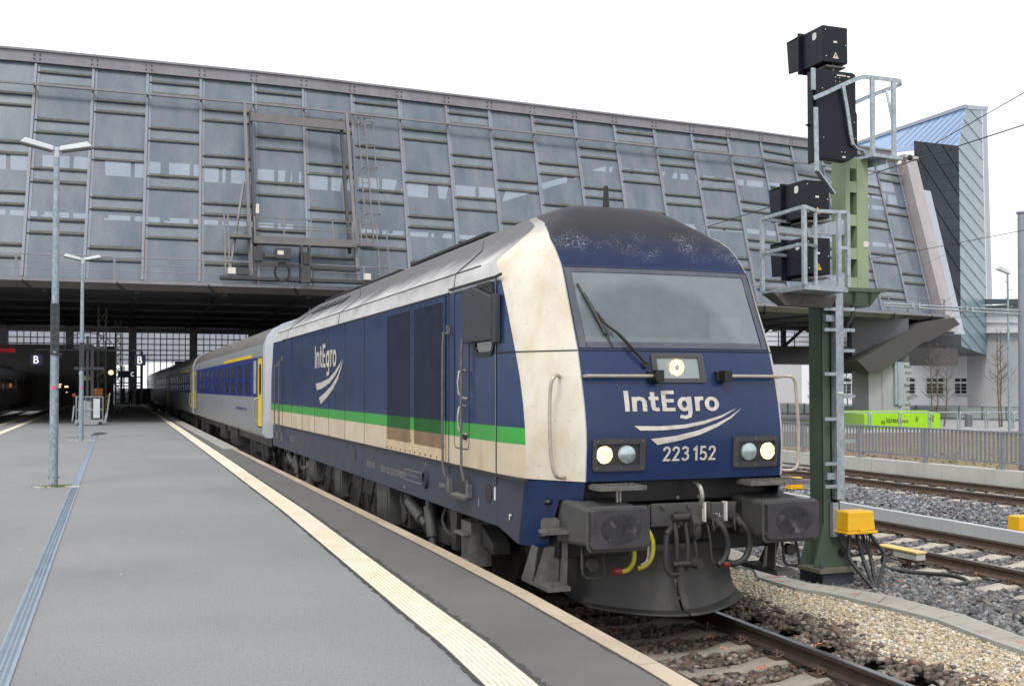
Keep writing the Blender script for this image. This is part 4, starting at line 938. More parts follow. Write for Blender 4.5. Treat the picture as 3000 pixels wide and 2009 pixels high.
mb = MB(); mb.box(-.70,.70,1.0,1.3,.45,.9); mb.box(-.6,.6,1.3,1.9,.5,1.0); mb.build('plough_bracket', m_black, loco)
# corner steps
for s in (-1, 1):
    mb = MB(); q = lambda x, y, z: (s*x, y, z)
    mb.hexa([q(1.31,.60,.43), q(1.09,.60,.43), q(1.09,1.27,.43), q(1.31,1.27,.43), q(1.31,.60,.47), q(1.09,.60,.47), q(1.09,1.27,.47), q(1.31,1.27,.47)])
    for i in range(7): mb.box(*sorted((s*(1.10+.03*i), s*(1.112+.03*i))), .62, 1.25, .47, .478)
    cs = mb.build('corner_step', m_step, loco)
    mb = MB(); mb.prism([q(1.312, y, z) for y, z in ((1.25,.47), (.98,.47), (.85,.80), (1.0,.80))], (s*-.012,0,0)); mb.hexa([q(1.30,.98,.47), q(1.10,.86,.47), q(1.10,.88,.47), q(1.30,1.0,.47), q(1.22,.88,.80), q(1.11,.80,.80), q(1.11,.82,.80), q(1.22,.90,.80)]); mb.prism([q(1.10, y, z) for y, z in ((.66,.47), (.80,.47), (.74,.98), (.62,.98))], (s*.014,0,0)); mb.build('step_plate', m_step, cs)
    mb = MB(); mb.box(*sorted((s*1.36, s*1.13)), .50, .70, .955, .985)
    for i in range(7): mb.box(*sorted((s*(1.14+.03*i), s*(1.155+.03*i))), .51, .69, .985, .993)
    mb.prism([q(x, .71, z) for x, z in ((1.33,.98), (1.15,.98), (1.15,1.05), (1.18,1.08), (1.30,1.08), (1.33,1.05))], (0,.01,0)); mb.build('upper_step', m_step, cs)
# bogies, tank, side equipment
m_wheel = Mm('wheel_steel', (.06,.055,.05), .5, .4, var=.2, vs=8)
m_bog = Mm('bogie_grey', (.036,.035,.034), .6, var=.25, vs=5, dirt=[((.06,.05,.042), .5, 5, (1,1,1), .45, .75)], bump=.15)
def bogie(yc):
    mb = MB()
    for s in (-1, 1):
        xa, xb_ = sorted((s*1.22, s*1.02))
        mb.prism([(xa, y, z) for y, z in ((yc-2.1,.62), (yc-1.6,.82), (yc-.8,.78), (yc-.55,.58), (yc+.55,.58), (yc+.8,.78), (yc+1.6,.82), (yc+2.1,.62), (yc+2.1,.50), (yc+1.5,.62), (yc+.9,.55), (yc+.5,.38), (yc-.5,.38), (yc-.9,.55), (yc-1.5,.62), (yc-2.1,.50))], (xb_-xa,0,0))
    mb.box(-1.0,1.0,yc-.3,yc+.3,.4,.85)
    bg_ = mb.build('bogie', m_bog, loco, bevel=.01)
    for dy in (-1.35, 1.35):
        for s in (-1, 1):
            mb = MB(); mb.cyl((s*.70,yc+dy,.545), (s*.83,yc+dy,.545), .55, 36); mb.cyl((s*.66,yc+dy,.545), (s*.70,yc+dy,.545), .575, 36); mb.cyl((s*.83,yc+dy,.545), (s*.88,yc+dy,.545), .18, 20); mb.build('wheel', m_wheel, bg_, smooth=True)
            mb = MB(); mb.box(*sorted((s*.95, s*1.26)), yc+dy-.17, yc+dy+.17, .38, .70); mb.cyl((s*1.26,yc+dy,.545), (s*1.30,yc+dy,.545), .12, 16)
            for q in (-.30, .30): mb.cyl((s*1.10,yc+dy+q,.50), (s*1.10,yc+dy+q,.80), .085, 14)
            mb.build('axle_box', m_bog, bg_, bevel=.01)
    for s in (-1, 1):
        mb = MB(); mb.cyl((s*1.30,yc+.95,.76), (s*1.30,yc+.35,.60), .085, 16); mb.cyl((s*1.30,yc+.35,.60), (s*1.30,yc+.15,.55), .06, 14); mb.build('damper', m_bgrey, bg_, smooth=True)
        mb = MB(); mb.cyl((s*1.31,yc+.02,.80), (s*1.31,yc-.10,.44), .075, 16, r2=.065); mb.cyl((s*1.31,yc-.10,.44), (s*1.31,yc-.14,.30), .045, 12); mb.box(*sorted((s*1.29, s*1.34)), yc-.06, yc+.10, .78, .93); mb.build('vertical_damper', m_bgrey, bg_, smooth=True)
        mb = MB(); mb.box(*sorted((s*1.10, s*1.33)), yc-1.70, yc-1.35, .32, .80)
        for z in (.36, .66):
            mb.box(*sorted((s*1.33, s*1.42)), yc-1.68, yc-1.36, z, z+.03)
        mb.build('bogie_step', m_step, bg_)
        mb = MB(); mb.tube([(s*1.25,yc-.6,.9), (s*1.31,yc-.55,.7), (s*1.28,yc-.75,.55), (s*1.2,yc-.9,.6)], .02, 6); mb.tube([(s*1.25,yc+1.5,.9), (s*1.30,yc+1.45,.75), (s*1.27,yc+1.3,.6), (s*1.2,yc+1.1,.6)], .02, 6); mb.hexa([(s*1.27,yc-1.12,.42), (s*1.33,yc-1.12,.42), (s*1.33,yc-.98,.42), (s*1.27,yc-.98,.42), (s*1.27,yc-1.20,.90), (s*1.33,yc-1.20,.90), (s*1.33,yc-.90,.90), (s*1.27,yc-.90,.90)]); mb.build('bracket', m_bog, bg_)
bogie(4.46); bogie(14.82)
mb = MB(); mb.box(-1.22,1.22,7.2,12.1,.28,.92); mb.build('fuel_tank', m_bog, loco, bevel=.05)
for a, b, z0 in ((6.35,7.1,.35), (9.7,10.3,.42), (12.2,13.0,.48)):
    mb = MB(); mb.box(-1.36,-1.05,a,b,z0,.88); mb.box(-1.375,-1.36,a+.08,b-.08,z0+.06,.80); mb.build('equipment_box', m_bgrey, loco, bevel=.02)
mb = MB()
for i in range(14):
    y = 6.6+.85*i+random.uniform(-.2,.2); z = random.uniform(.4,.7)
    mb.tube([(-1.26,y,.92), (-1.32,y+.03,z+.1), (-1.30,y+.15,z-.05), (-1.24,y+.3,z+.1)], .018, 6)
for y in (7.6,8.1,8.6,11.2): mb.box(-1.27,-1.22,y,y+.05,.3,.6)
mb.build('pipework', m_dark, loco)
# ------------------------------------------------------------------ passenger coaches
m_csil, Pcs = M('coach_silver_paint', (.25,.265,.285), .42, .15, var=.06, vs=1.5, dirt=[((.26,.27,.29), .4, 1.5, (1,.4,1), .45, .75)])
Pcs = hgrad(Pcs, 1.35, .9, (.30,.26,.22), .6, .2)
m_cblue = Mm('coach_blue_paint', (.006,.024,.17), .35, var=.06); m_croof = Mm('coach_roof_brown_grey', (.115,.105,.10), .55, var=.12, vs=1, dirt=[((.17,.155,.145), .5, 1.2, (1,.3,1), .45, .75)])
m_cend = Mm('coach_end_light_blue', (.50,.54,.59), .35, .1, var=.05); m_cyel = Mm('coach_door_yellow', (.78,.55,.02), .35, var=.06, dirt=[((.5,.4,.1), .3, 3, (1,1,.4), .5, .8)])
m_cwin = Mm('coach_window_glass', (.030,.030,.040), .2, var=.3, vs=2, spec=.25)
CO = 19.15
coach = thing('passenger_coach', (0, CO, 0), 'silver and blue passenger coach coupled directly behind the locomotive', 'railway coach', 'coaches of the train')
prof = [(1.36,1.0), (1.41,1.10), (1.41,2.01), (1.41,3.07), (1.41,3.22), (1.385,3.38), (1.31,3.56), (1.16,3.74), (.92,3.88), (.60,3.99), (.3,4.045), (0,4.06)]
full = [(-x, z) for x, z in prof]+[(x, z) for x, z in reversed(prof[:-1])]
def coachpart(name, y0, y1, fmi, mats, sc=1.0, rng_=None):
    mb = MB(); n = len(full); rows_ = [y0, y1]
    vs = [(x*sc, y, z if z < 1.2 else 1.0+(z-1.0)*(1+(sc-1)*.5)) for y in rows_ for x, z in full]
    fs = []; mi = []
    for k in range(n-1):
        zc = (full[k][1]+full[k+1][1])/2; fs.append((k, k+1, n+k+1, n+k)); mi.append(fmi(zc, y0))
    mb.v += vs; mb.f += fs; mb.m += mi
    mb.f += [tuple(range(n)), tuple(range(n, 2*n))]; mb.m += [fmi(1.5, y0)]*2
    return mb.build(name, mats, coach, smooth=True)
coachpart('end_frame', CO, CO+.42, lambda z, y: 0, [m_cend], 1.012)
coachpart('coach_body', CO+.42, CO+26.0, lambda z, y: 1 if 2.01 < z < 3.07 and True else (2 if z > 3.3 else 0), [m_csil, m_cblue, m_croof])
mb = MB(); mb.box(-1.414,-1.40,CO+.45,CO+1.62,1.95,3.09); mb.box(-1.414,-1.40,CO+24.0,CO+25.9,1.95,3.09); mb.build('vestibule_panel', m_csil, coach)
mb = MB(); mb.box(-1.418,-1.40,CO+3.0,CO+10.9,3.075,3.17); mb.build('first_class_stripe', m_cyel, coach)
for y0, y1 in ((CO+.47, CO+1.40), (CO+24.4, CO+25.3)):
    mb = MB(); mb.prism([(-1.425, y, z) for y, z in rrect(y0, y1, 1.25, 3.04, .05)], (.02,0,0)); d_ = mb.build('coach_door', m_cyel, coach)
    mb = MB(); mb.prism([(-1.429, y, z) for y, z in rrect(y0+.27, y1-.27, 2.08, 2.88, .12)], (.01,0,0)); mb.build('door_window', m_cwin, d_)
    mb = MB(); outline(mb, rrect(y0, y1, 1.25, 3.04, .05), -1.424, .03, .012); mb.build('door_gap', m_seam, d_)
    mb = MB(); mb.tube([(-1.41,y1+.10,1.98), (-1.49,y1+.12,1.93), (-1.49,y1+.16,1.45), (-1.41,y1+.10,1.36)], .018, 6, smooth=2); mb.build('door_handrail', m_chrome, coach)
mb = MB(); mb.prism([(-1.418, y, z) for y, z in rrect(CO+1.95, CO+2.40, 2.10, 2.98, .05)], (.02,0,0)); mb.build('lavatory_window', Mm('frosted_window', (.40,.42,.40), .3), coach)
for k in range(10):
    y0 = CO+3.32+1.985*k
    mb = MB(); mb.prism([(-1.419, y, z) for y, z in rrect(y0, y0+1.12, 2.50, 2.945, .05)], (.02,0,0)); mb.prism([(-1.419, y, z) for y, z in rrect(y0, y0+1.12, 2.075, 2.455, .05)], (.02,0,0))
    wn = mb.build('window', m_cwin, coach)
    mb = MB(); outline(mb, rrect(y0, y0+1.12, 2.50, 2.945, .05), -1.418, .03, .014); outline(mb, rrect(y0, y0+1.12, 2.075, 2.455, .05), -1.418, .03, .014); mb.build('window_frame', m_cblue, wn)
mb = MB(); put_text(mb, 'mitteldeutsche', lambda a, b: (-1.413, CO+7.0-2.9*a, 1.60+.11*b), .01); mb.build('side_lettering', m_cblue, coach)
mb = MB(); mb.box(-1.2,1.2,CO+.3,CO+25.8,.75,1.02); mb.build('coach_underframe', m_black, coach)
for yc in (CO+3.4, CO+22.6):
    mb = MB(); mb.box(-1.12,-.98,yc-1.7,yc+1.7,.45,.68); mb.box(.98,1.12,yc-1.7,yc+1.7,.45,.68)
    for dy in (-1.25, 1.25):
        mb.box(-1.2,-.95,yc+dy-.16,yc+dy+.16,.3,.62); mb.cyl((-1.1,yc+dy-.4,.42),(-1.1,yc+dy-.4,.75),.09,12); mb.cyl((-1.1,yc+dy+.4,.42),(-1.1,yc+dy+.4,.75),.09,12)
    bg_ = mb.build('coach_bogie', m_bog, coach)
    for dy in (-1.25, 1.25):
        mb = MB(); mb.cyl((-.82,yc+dy,.46), (-.68,yc+dy,.46), .46, 28); mb.cyl((.68,yc+dy,.46), (.82,yc+dy,.46), .46, 28); mb.build('wheelset', m_wheel, bg_)
mb = MB(); mb.box(-1.25,-.7,CO+8,CO+10.2,.4,.95); mb.box(-1.25,-.7,CO+12,CO+14,.45,.95); mb.build('battery_box', m_bog, coach)
mb = MB(); mb.box(-.6,.6,CO-.18,CO,1.1,3.1); mb.box(-1.2,-.8,CO-.35,CO,.9,1.2); mb.build('gangway', m_rubber, coach)
for k, lb in ((1, 'second coach of the train, its yellow door open in the shade of the hall'), (2, 'third coach of the train, dim under the station hall'), (3, 'rearmost coach of the train beside the bright daylight opening')):
    copy_tree(coach, (0, 26.25*k, 0), label=lb)

# ------------------------------------------------------------------ station hall
DL = Vector((.02568, .3448, 1.0)); ZB, ZT = 7.236, 18.7
PLAN = [(-60,48.5), (-9.83,45.07), (3.1,45.1), (31.48,47.43), (49.8,52.3)]
def py(x):
    for a, b in zip(PLAN, PLAN[1:]):
        if x <= b[0]: return a[1]+(b[1]-a[1])*(x-a[0])/(b[0]-a[0])
    a, b = PLAN[-2:]; return a[1]+(b[1]-a[1])*(x-a[0])/(b[0]-a[0])
def zt_(x): return ZT+max(0, (x-31)/17)*.75
def fp(x, z, off=0.0):
    """point on the leaning facade: plan position x at walkway level, height z, off = towards the camera"""
    p = Vector((x, py(x), ZB))+DL*(z-ZB); p.y -= off; return p
hall = thing('station_hall', (10, 46, 0), 'grey glass and steel station hall spanning the tracks behind the train', 'station hall')
m_hst, _ = M('hall_steel_paint', (.22,.215,.24), .6, .1, var=.08, vs=1.5, dirt=[((.16,.14,.13), .45, 1.6, (1,1,.25), .45, .75), ((.34,.34,.36), .4, 1, (1,1,.4), .5, .7)])
m_hstb, _ = M('hall_mullion_paint', (.20,.23,.28), .5, .2, var=.08, vs=1, dirt=[((.19,.17,.165), .6, .5, (1,1,.5), .42, .62)])
m_trans, _ = M('transom_steel', (.028,.032,.040), .6, .1, var=.15, vs=2, dirt=[((.05,.05,.038), .6, 3, (.5,1,1), .45, .7)])
m_algae, _ = M('grimy_sill', (.10,.105,.10), .9, var=.25, vs=5, dirt=[((.12,.12,.06), .6, 4, (1,1,1), .45, .7)])
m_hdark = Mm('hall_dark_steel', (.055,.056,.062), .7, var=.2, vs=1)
m_hdark2 = Mm('hall_dark_beam', (.055,.055,.06), .65, var=.2, vs=1)
gl = bpy.data.materials.new('hall_glass'); gl.use_nodes = True; T = gl.node_tree; T.nodes.clear()
o_ = T.nodes.new('ShaderNodeOutputMaterial'); mx_ = T.nodes.new('ShaderNodeMixShader'); tr = T.nodes.new('ShaderNodeBsdfTransparent'); tr.inputs[0].default_value = (.70,.80,.90,1)
pb = T.nodes.new('ShaderNodeBsdfPrincipled'); pb.inputs['Roughness'].default_value = .22; pb.inputs['Coat Weight'].default_value = .15
tcg = T.nodes.new('ShaderNodeTexCoord'); mpg = T.nodes.new('ShaderNodeMapping'); mpg.inputs['Scale'].default_value = (.5,.5,.16); T.links.new(tcg.outputs['Object'], mpg.inputs[0])
ng = T.nodes.new('ShaderNodeTexNoise'); ng.inputs['Scale'].default_value = 2.2; ng.inputs['Detail'].default_value = 7; T.links.new(mpg.outputs[0], ng.inputs['Vector'])
cr = T.nodes.new('ShaderNodeValToRGB'); cr.color_ramp.elements[0].position = .3; cr.color_ramp.elements[0].color = (.125,.16,.205,1); cr.color_ramp.elements[1].position = .72; cr.color_ramp.elements[1].color = (.205,.235,.275,1)
T.links.new(ng.outputs['Fac'], cr.inputs[0]); 
ns_ = T.nodes.new('ShaderNodeTexNoise'); ns_.inputs['Scale'].default_value = 16; ns_.inputs['Detail'].default_value = 4; mps = T.nodes.new('ShaderNodeMapping'); mps.inputs['Scale'].default_value = (1,1,.06); T.links.new(tcg.outputs['Object'], mps.inputs[0]); T.links.new(mps.outputs[0], ns_.inputs['Vector'])
rs = T.nodes.new('ShaderNodeMapRange'); rs.inputs['From Min'].default_value = .55; rs.inputs['From Max'].default_value = .75; rs.inputs['To Max'].default_value = .35; T.links.new(ns_.outputs['Fac'], rs.inputs[0])
mg = T.nodes.new('ShaderNodeMix'); mg.data_type = 'RGBA'; mg.inputs['B'].default_value = (.10,.105,.11,1); T.links.new(rs.outputs[0], mg.inputs['Factor']); T.links.new(cr.outputs[0], mg.inputs['A'])
T.links.new(mg.outputs['Result'], pb.inputs['Base Color'])
mx_.inputs[0].default_value = .80; T.links.new(tr.outputs[0], mx_.inputs[1]); T.links.new(pb.outputs[0], mx_.inputs[2]); T.links.new(mx_.outputs[0], o_.inputs[0])
glf = gl.copy(); glf.name = 'hall_fogged_glass'; glf.node_tree.nodes[[n_.name for n_ in glf.node_tree.nodes if n_.type == 'MIX_SHADER'][0]].inputs[0].default_value = .95
for n_ in glf.node_tree.nodes:
    if n_.type == 'VALTORGB': n_.color_ramp.elements[0].color = (.14,.165,.20,1); n_.color_ramp.elements[1].color = (.20,.225,.255,1)
MU = [-17.2,-14.4,-11.65,-8.95,-6.33,-3.78,-1.20,1.41,4.01,6.65,9.32,12.1,14.72,17.44,20.22,22.93,25.74,28.49,31.27,34.2,37.1,40.0,42.9,45.8,48.3]
for i, x in enumerate(MU):
    mb = MB(); mb.bar(fp(x, 7.3, .05), fp(x, zt_(x)-.55, .05), .12, .12, up=(0,1,0)); mb.bar(fp(x+.14, 7.3, .0), fp(x+.14, zt_(x)-.6, .0), .12, .05, up=(0,1,0)); mb.build('mullion', m_hstb, hall)
for i, (a, b) in enumerate(zip(MU, MU[1:])):
    A = i % 2 == 0      # alternate bays are staggered (bay from -8.95 has the high pattern)
    zt, hh = (17.63, .66) if not A else (16.36, .60)
    if i % 2 == 1: zt, hh = 17.63, .66
    zz = [ZT-.6]; z = zt
    strips = []
    while z > 7.6:
        strips.append((z-hh, z)); z -= 2.53
    P_ = MB(); Q_ = MB(); T_ = MB(); S_ = MB()
    top = ZT-.5
    for lo, hi in strips:
        if top > hi: P_.add([fp(a, hi), fp(b, hi), fp(b, top if top < 18 else zt_(b)-.5), fp(a, top if top < 18 else zt_(a)-.5)], [(0,1,2,3)])
        Q_.add([fp(a, max(lo,7.3), -.02), fp(b, max(lo,7.3), -.02), fp(b, hi, -.02), fp(a, hi, -.02)], [(0,1,2,3)])
        for z_ in (lo, hi):
            if z_ > 7.35:
                T_.bar(fp(a+.1, z_, .04), fp(b-.05, z_, .04), .07, .045); S_.add([fp(a+.1, z_+.027, .02), fp(b-.05, z_+.027, .02), fp(b-.05, z_+.12+.05*random.random(), .006), fp(a+.1, z_+.12+.05*random.random(), .006)], [(0,1,2,3)])
        top = lo
    if top > 7.3: P_.add([fp(a, 7.3), fp(b, 7.3), fp(b, top), fp(a, top)], [(0,1,2,3)])
    P_.m = [0]*len(P_.f); n0 = len(P_.f); P_.add(Q_.v, Q_.f, 1)
    g_ = P_.build('glass_bay', [gl, glf], hall)
    T_.build('transom', m_trans, g_); S_.build('sill_growth', m_algae, g_)
# head beam, roof, high crane rail
mb = MB()
for a, b in zip(MU, MU[1:]):
    mb.bar(fp(a, zt_(a)-.28, .12), fp(b, zt_(b)-.28, .12), .16, .50); mb.bar(fp(a, zt_(a)+.02, .22), fp(b, zt_(b)+.02, .22), .35, .10); mb.bar(fp(a, zt_(a)-.56, .14), fp(b, zt_(b)-.56, .14), .12, .06)
mb.build('head_beam', m_hst, hall)
mb = MB()
for x in MU:
    for dx in (-.09, .17):
        p = fp(x+dx, zt_(x)-.30, .22); mb.box(p.x-.03, p.x+.03, p.y-.02, p.y+.02, p.z-.14, p.z-.08); mb.box(p.x-.03, p.x+.03, p.y-.02, p.y+.02, p.z+.08, p.z+.14)
mb.build('beam_bolts', m_hdark2, hall)
mb = MB()
for a, b in zip(MU, MU[1:]): mb.bar(fp(a, 16.82+zt_(a)-ZT, .55), fp(b, 16.82+zt_(b)-ZT, .55), .14, .10)
mb.build('gantry_rail', m_hst, hall)
for x in MU:
    mb = MB(); mb.bar(fp(x, 16.85+zt_(x)-ZT, .0), fp(x, 16.85+zt_(x)-ZT, .55), .08, .10); mb.build('rail_bracket', m_hst, hall)
mb = MB(); XS = [-60]+MU
vs = []
for x in XS:
    zq = zt_(x); p = fp(x, zq); vs += [(p.x, p.y, zq+.03), (p.x+3, p.y+(24.5 if x < 25 else 13), zq+.03), (p.x, p.y, zq-.12), (p.x+3, p.y+(24.5 if x < 25 else 13), zq-.12)]
k_ = len(XS); mb.add(vs, [(4*i, 4*i+4, 4*i+5, 4*i+1) for i in range(k_-1)]+[(4*i+2, 4*i+3, 4*i+7, 4*i+6) for i in range(k_-1)])
mb.build('roof', m_hdark2, hall)
# inner wall with a band of roof windows seen through the glass
m_inner = Mm('hall_inner_wall', (.20,.215,.235), .8, var=.1, vs=.5)
tl = bpy.data.materials.new('translucent_skylight'); tl.use_nodes = True; T = tl.node_tree; T.nodes.clear()
o_ = T.nodes.new('ShaderNodeOutputMaterial'); ta = T.nodes.new('ShaderNodeBsdfTranslucent'); ta.inputs[0].default_value = (.88,.90,.94,1); tt = T.nodes.new('ShaderNodeBsdfTransparent'); mt = T.nodes.new('ShaderNodeMixShader'); mt.inputs[0].default_value = .45
nn_ = T.nodes.new('ShaderNodeTexNoise'); nn_.inputs['Scale'].default_value = .8; tq = T.nodes.new('ShaderNodeTexCoord'); T.links.new(tq.outputs['Object'], nn_.inputs['Vector'])
cc_ = T.nodes.new('ShaderNodeValToRGB'); cc_.color_ramp.elements[0].color = (.80,.82,.87,1); cc_.color_ramp.elements[1].color = (.96,.96,.98,1); T.links.new(nn_.outputs['Fac'], cc_.inputs[0]); T.links.new(cc_.outputs[0], ta.inputs[0])
T.links.new(ta.outputs[0], mt.inputs[1]); T.links.new(tt.outputs[0], mt.inputs[2]); T.links.new(mt.outputs[0], o_.inputs[0])
iy = lambda x: py(max(-17, min(x*.8, 49)))+(27 if x < 26 else 15)
mb = MB()
for a in range(-34, 66, 2):
    b = a+2
    for z0, z1 in ((7.0, 14.0), (14.35, 17.1), (18.5, 18.75)): mb.add([(a, iy(a), z0), (b, iy(b), z0), (b, iy(b), z1), (a, iy(a), z1)], [(0,1,2,3)])
    for z0, z1 in ((14.0,14.35), (17.1,18.5)): mb.add([(a, iy(a), z0), (a+.28, iy(a), z0), (a+.28, iy(a), z1), (a, iy(a), z1)], [(0,1,2,3)])
mb.build('inner_wall', m_inner, hall)
mb = MB()
for a in range(-34, 36, 4):
    mb.bar((a, iy(a)-8, 18.5), (a+.4, iy(a)-2, 14), .35, .5)
mb.build('roof_truss', m_hst, hall)
mb = MB()
for x in (-15, -6, 4, 12, 21, 30, 40):
    p = fp(x, 7.3, -3); q = fp(x, 18.2, -3); mb.bar(p, q, .35, .35)
mb.bar(fp(-17, 16.0, -2.5), fp(49, 16.0, -2.5), .3, .45); mb.build('inner_column', m_inner, hall)
# walkway, fascia, soffit
mb = MB(); mb2 = MB(); mb3 = MB()
WX = [-60,-17.2,-13.4,-9.83,-6,-2.2,3.1,7,12,17,22,27,31.48,36,41,45,49.2]
for a, b in zip(WX, WX[1:]):
    pa, pb_ = Vector((a, py(a), 0)), Vector((b, py(b), 0))
    f = lambda p, dy, z: (p.x, p.y+dy, z)
    mb.hexa([f(pa,-1.0,7.04), f(pb_,-1.0,7.04), f(pb_,.3,7.04), f(pa,.3,7.04), f(pa,-1.0,7.20), f(pb_,-1.0,7.20), f(pb_,.3,7.20), f(pa,.3,7.20)])
    mb2.hexa([f(pa,-.45,6.78), f(pb_,-.45,6.78), f(pb_,.1,6.78), f(pa,.1,6.78), f(pa,-.95,7.03), f(pb_,-.95,7.03), f(pb_,.1,7.03), f(pa,.1,7.03)])
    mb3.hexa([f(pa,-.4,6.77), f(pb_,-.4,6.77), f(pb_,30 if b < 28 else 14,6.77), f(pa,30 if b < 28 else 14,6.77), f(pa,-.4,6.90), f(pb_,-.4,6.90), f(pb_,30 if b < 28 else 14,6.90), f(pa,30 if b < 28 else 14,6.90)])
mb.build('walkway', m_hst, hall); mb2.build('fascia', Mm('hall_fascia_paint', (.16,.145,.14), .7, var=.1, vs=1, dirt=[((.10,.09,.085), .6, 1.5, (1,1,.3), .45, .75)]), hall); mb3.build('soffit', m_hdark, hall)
mb = MB()
for k in range(-12, 50, 4):
    y0 = py(k); mb.box(k-.12, k+.12, y0-.1, y0+(30 if k < 27 else 14), 6.66, 6.77)
for dy in (6, 12, 18, 24, 29.5):
    for a, b in zip(WX, WX[1:] if dy < 13 else WX[1:12]): mb.bar((a, py(a)+dy, 6.71), (b, py(b)+dy, 6.71), .3, .12)
mb.build('soffit_beams', m_hdark, hall)
mb = MB()
for x in (-16.9,-12.95,-9.0,-5.05,-1.0,3.0,7.0,11,15,19,23,27,31,35,39,43,47):
    mb.bar((x+.12, py(x)-.98, 7.10), (x+.50, py(x)-.42, 6.76), .14, .10); 
mb.build('fascia_ribs', m_hdark, hall)
RP = [-16.6,-12.9,-9.1,-5.0,-1.09,1.47,4.08,6.63,9.3,12.1,15,18,21,24,27,30,33,36.2,39.4,42.6,45.8,48.6]
for x in RP:
    mb = MB(); y = py(x)-.96; mb.box(x-.05, x+.05, y-.03, y+.03, 7.2, 8.24); mb.build('railing_post', m_hstb, hall)
mb = MB()
for a, b in zip(RP, RP[1:]):
    for z, r_ in ((8.24,.030), (7.90,.018), (7.60,.018)): mb.cyl((a, py(a)-.96, z), (b, py(b)-.96, z), r_, 6)
mb.build('railing', m_hst, hall)
# end column, truss and pale cladding at the right end
mb = MB()
c0 = 48.6
mb.hexa([fp(c0,ZB-1.2,.9), fp(c0+1.2,ZB-1.2,.9), fp(c0+1.2,ZB-1.2,-1), fp(c0,ZB-1.2,-1), fp(c0,ZT+.2,.9), fp(c0+1.3,ZT+.2,.9), fp(c0+1.3,ZT+.2,-1), fp(c0,ZT+.2,-1)])
mb.hexa([fp(c0-.1,ZT+.2,1.0), fp(c0+1.5,ZT+.2,1.0), fp(c0+1.5,ZT+.2,-1.2), fp(c0-.1,ZT+.2,-1.2), fp(c0-.1,ZT+.45,1.0), fp(c0+1.5,ZT+.45,1.0), fp(c0+1.5,ZT+.45,-1.2), fp(c0-.1,ZT+.45,-1.2)])
mb.build('end_column', Mm('pinkish_grey_column', (.36,.335,.345), .6, var=.08, vs=1, dirt=[((.27,.24,.235), .5, 1, (1,1,.3), .45, .75)]), hall)
mb = MB(); mb.hexa([fp(c0+1.25,ZB-1.3,.4), fp(c0+2.5,ZB-1.3,.4), fp(c0+2.5,ZB-1.3,-1), fp(c0+1.25,ZB-1.3,-1), fp(c0+1.4,ZT-2.0,.4), fp(c0+2.7,ZT-2.0,.4), fp(c0+2.7,ZT-2.0,-1), fp(c0+1.4,ZT-2.0,-1)]); mb.build('end_cladding', Mm('pale_blue_cladding', (.38,.41,.45), .5, .2, var=.06), hall)
# mirror-glass end block
NP_ = at(2803,427,1,60); ND = at(2816,1014,1,60)
dirF = Vector((20.9, 19.1, 0)).normalized()
def onF(x, y):      # point of the long end wall on the sight line of a photo pixel
    d = ray(x, y); nrm = Vector((dirF.y, -dirF.x, 0)); o = Vector((ND.x, ND.y, 0)); t = (o-CAM).dot(nrm)/d.dot(nrm); return CAM+d*t
m_mir = bpy.data.materials.new('mirror_facade_glass'); m_mir.use_nodes = True; T = m_mir.node_tree; B_ = T.nodes['Principled BSDF']
def tiles(T, B_, rot, c1, c2, sc, metal, mortar=.035):
    tc = T.nodes.new('ShaderNodeTexCoord'); mp = T.nodes.new('ShaderNodeMapping'); mp.inputs['Rotation'].default_value = rot; T.links.new(tc.outputs['Object'], mp.inputs[0])
    sx = T.nodes.new('ShaderNodeSeparateXYZ'); T.links.new(mp.outputs[0], sx.inputs[0])
    br = T.nodes.new('ShaderNodeTexBrick'); br.inputs['Scale'].default_value = sc; br.inputs['Color1'].default_value = c1; br.inputs['Color2'].default_value = c2; br.inputs['Mortar'].default_value = (.03,.04,.05,1)
    br.inputs['Mortar Size'].default_value = mortar; br.inputs['Brick Width'].default_value = 3.0; br.inputs['Row Height'].default_value = .9; br.offset = .5
    cb = T.nodes.new('ShaderNodeCombineXYZ'); T.links.new(sx.outputs['X'], cb.inputs[0]); T.links.new(sx.outputs['Y'], cb.inputs[1]); T.links.new(cb.outputs[0], br.inputs['Vector'])
    T.links.new(br.outputs['Color'], B_.inputs['Base Color']); B_.inputs['Metallic'].default_value = metal; B_.inputs['Roughness'].default_value = .06
def tilemat(name, rot, c1, c2, sc=.55, metal=.85):
    m = bpy.data.materials.new(name); m.use_nodes = True; tiles(m.node_tree, m.node_tree.nodes['Principled BSDF'], rot, c1, c2, sc, metal); return m
def facemesh(mb, P): mb.add(P, [tuple(range(len(P)))])
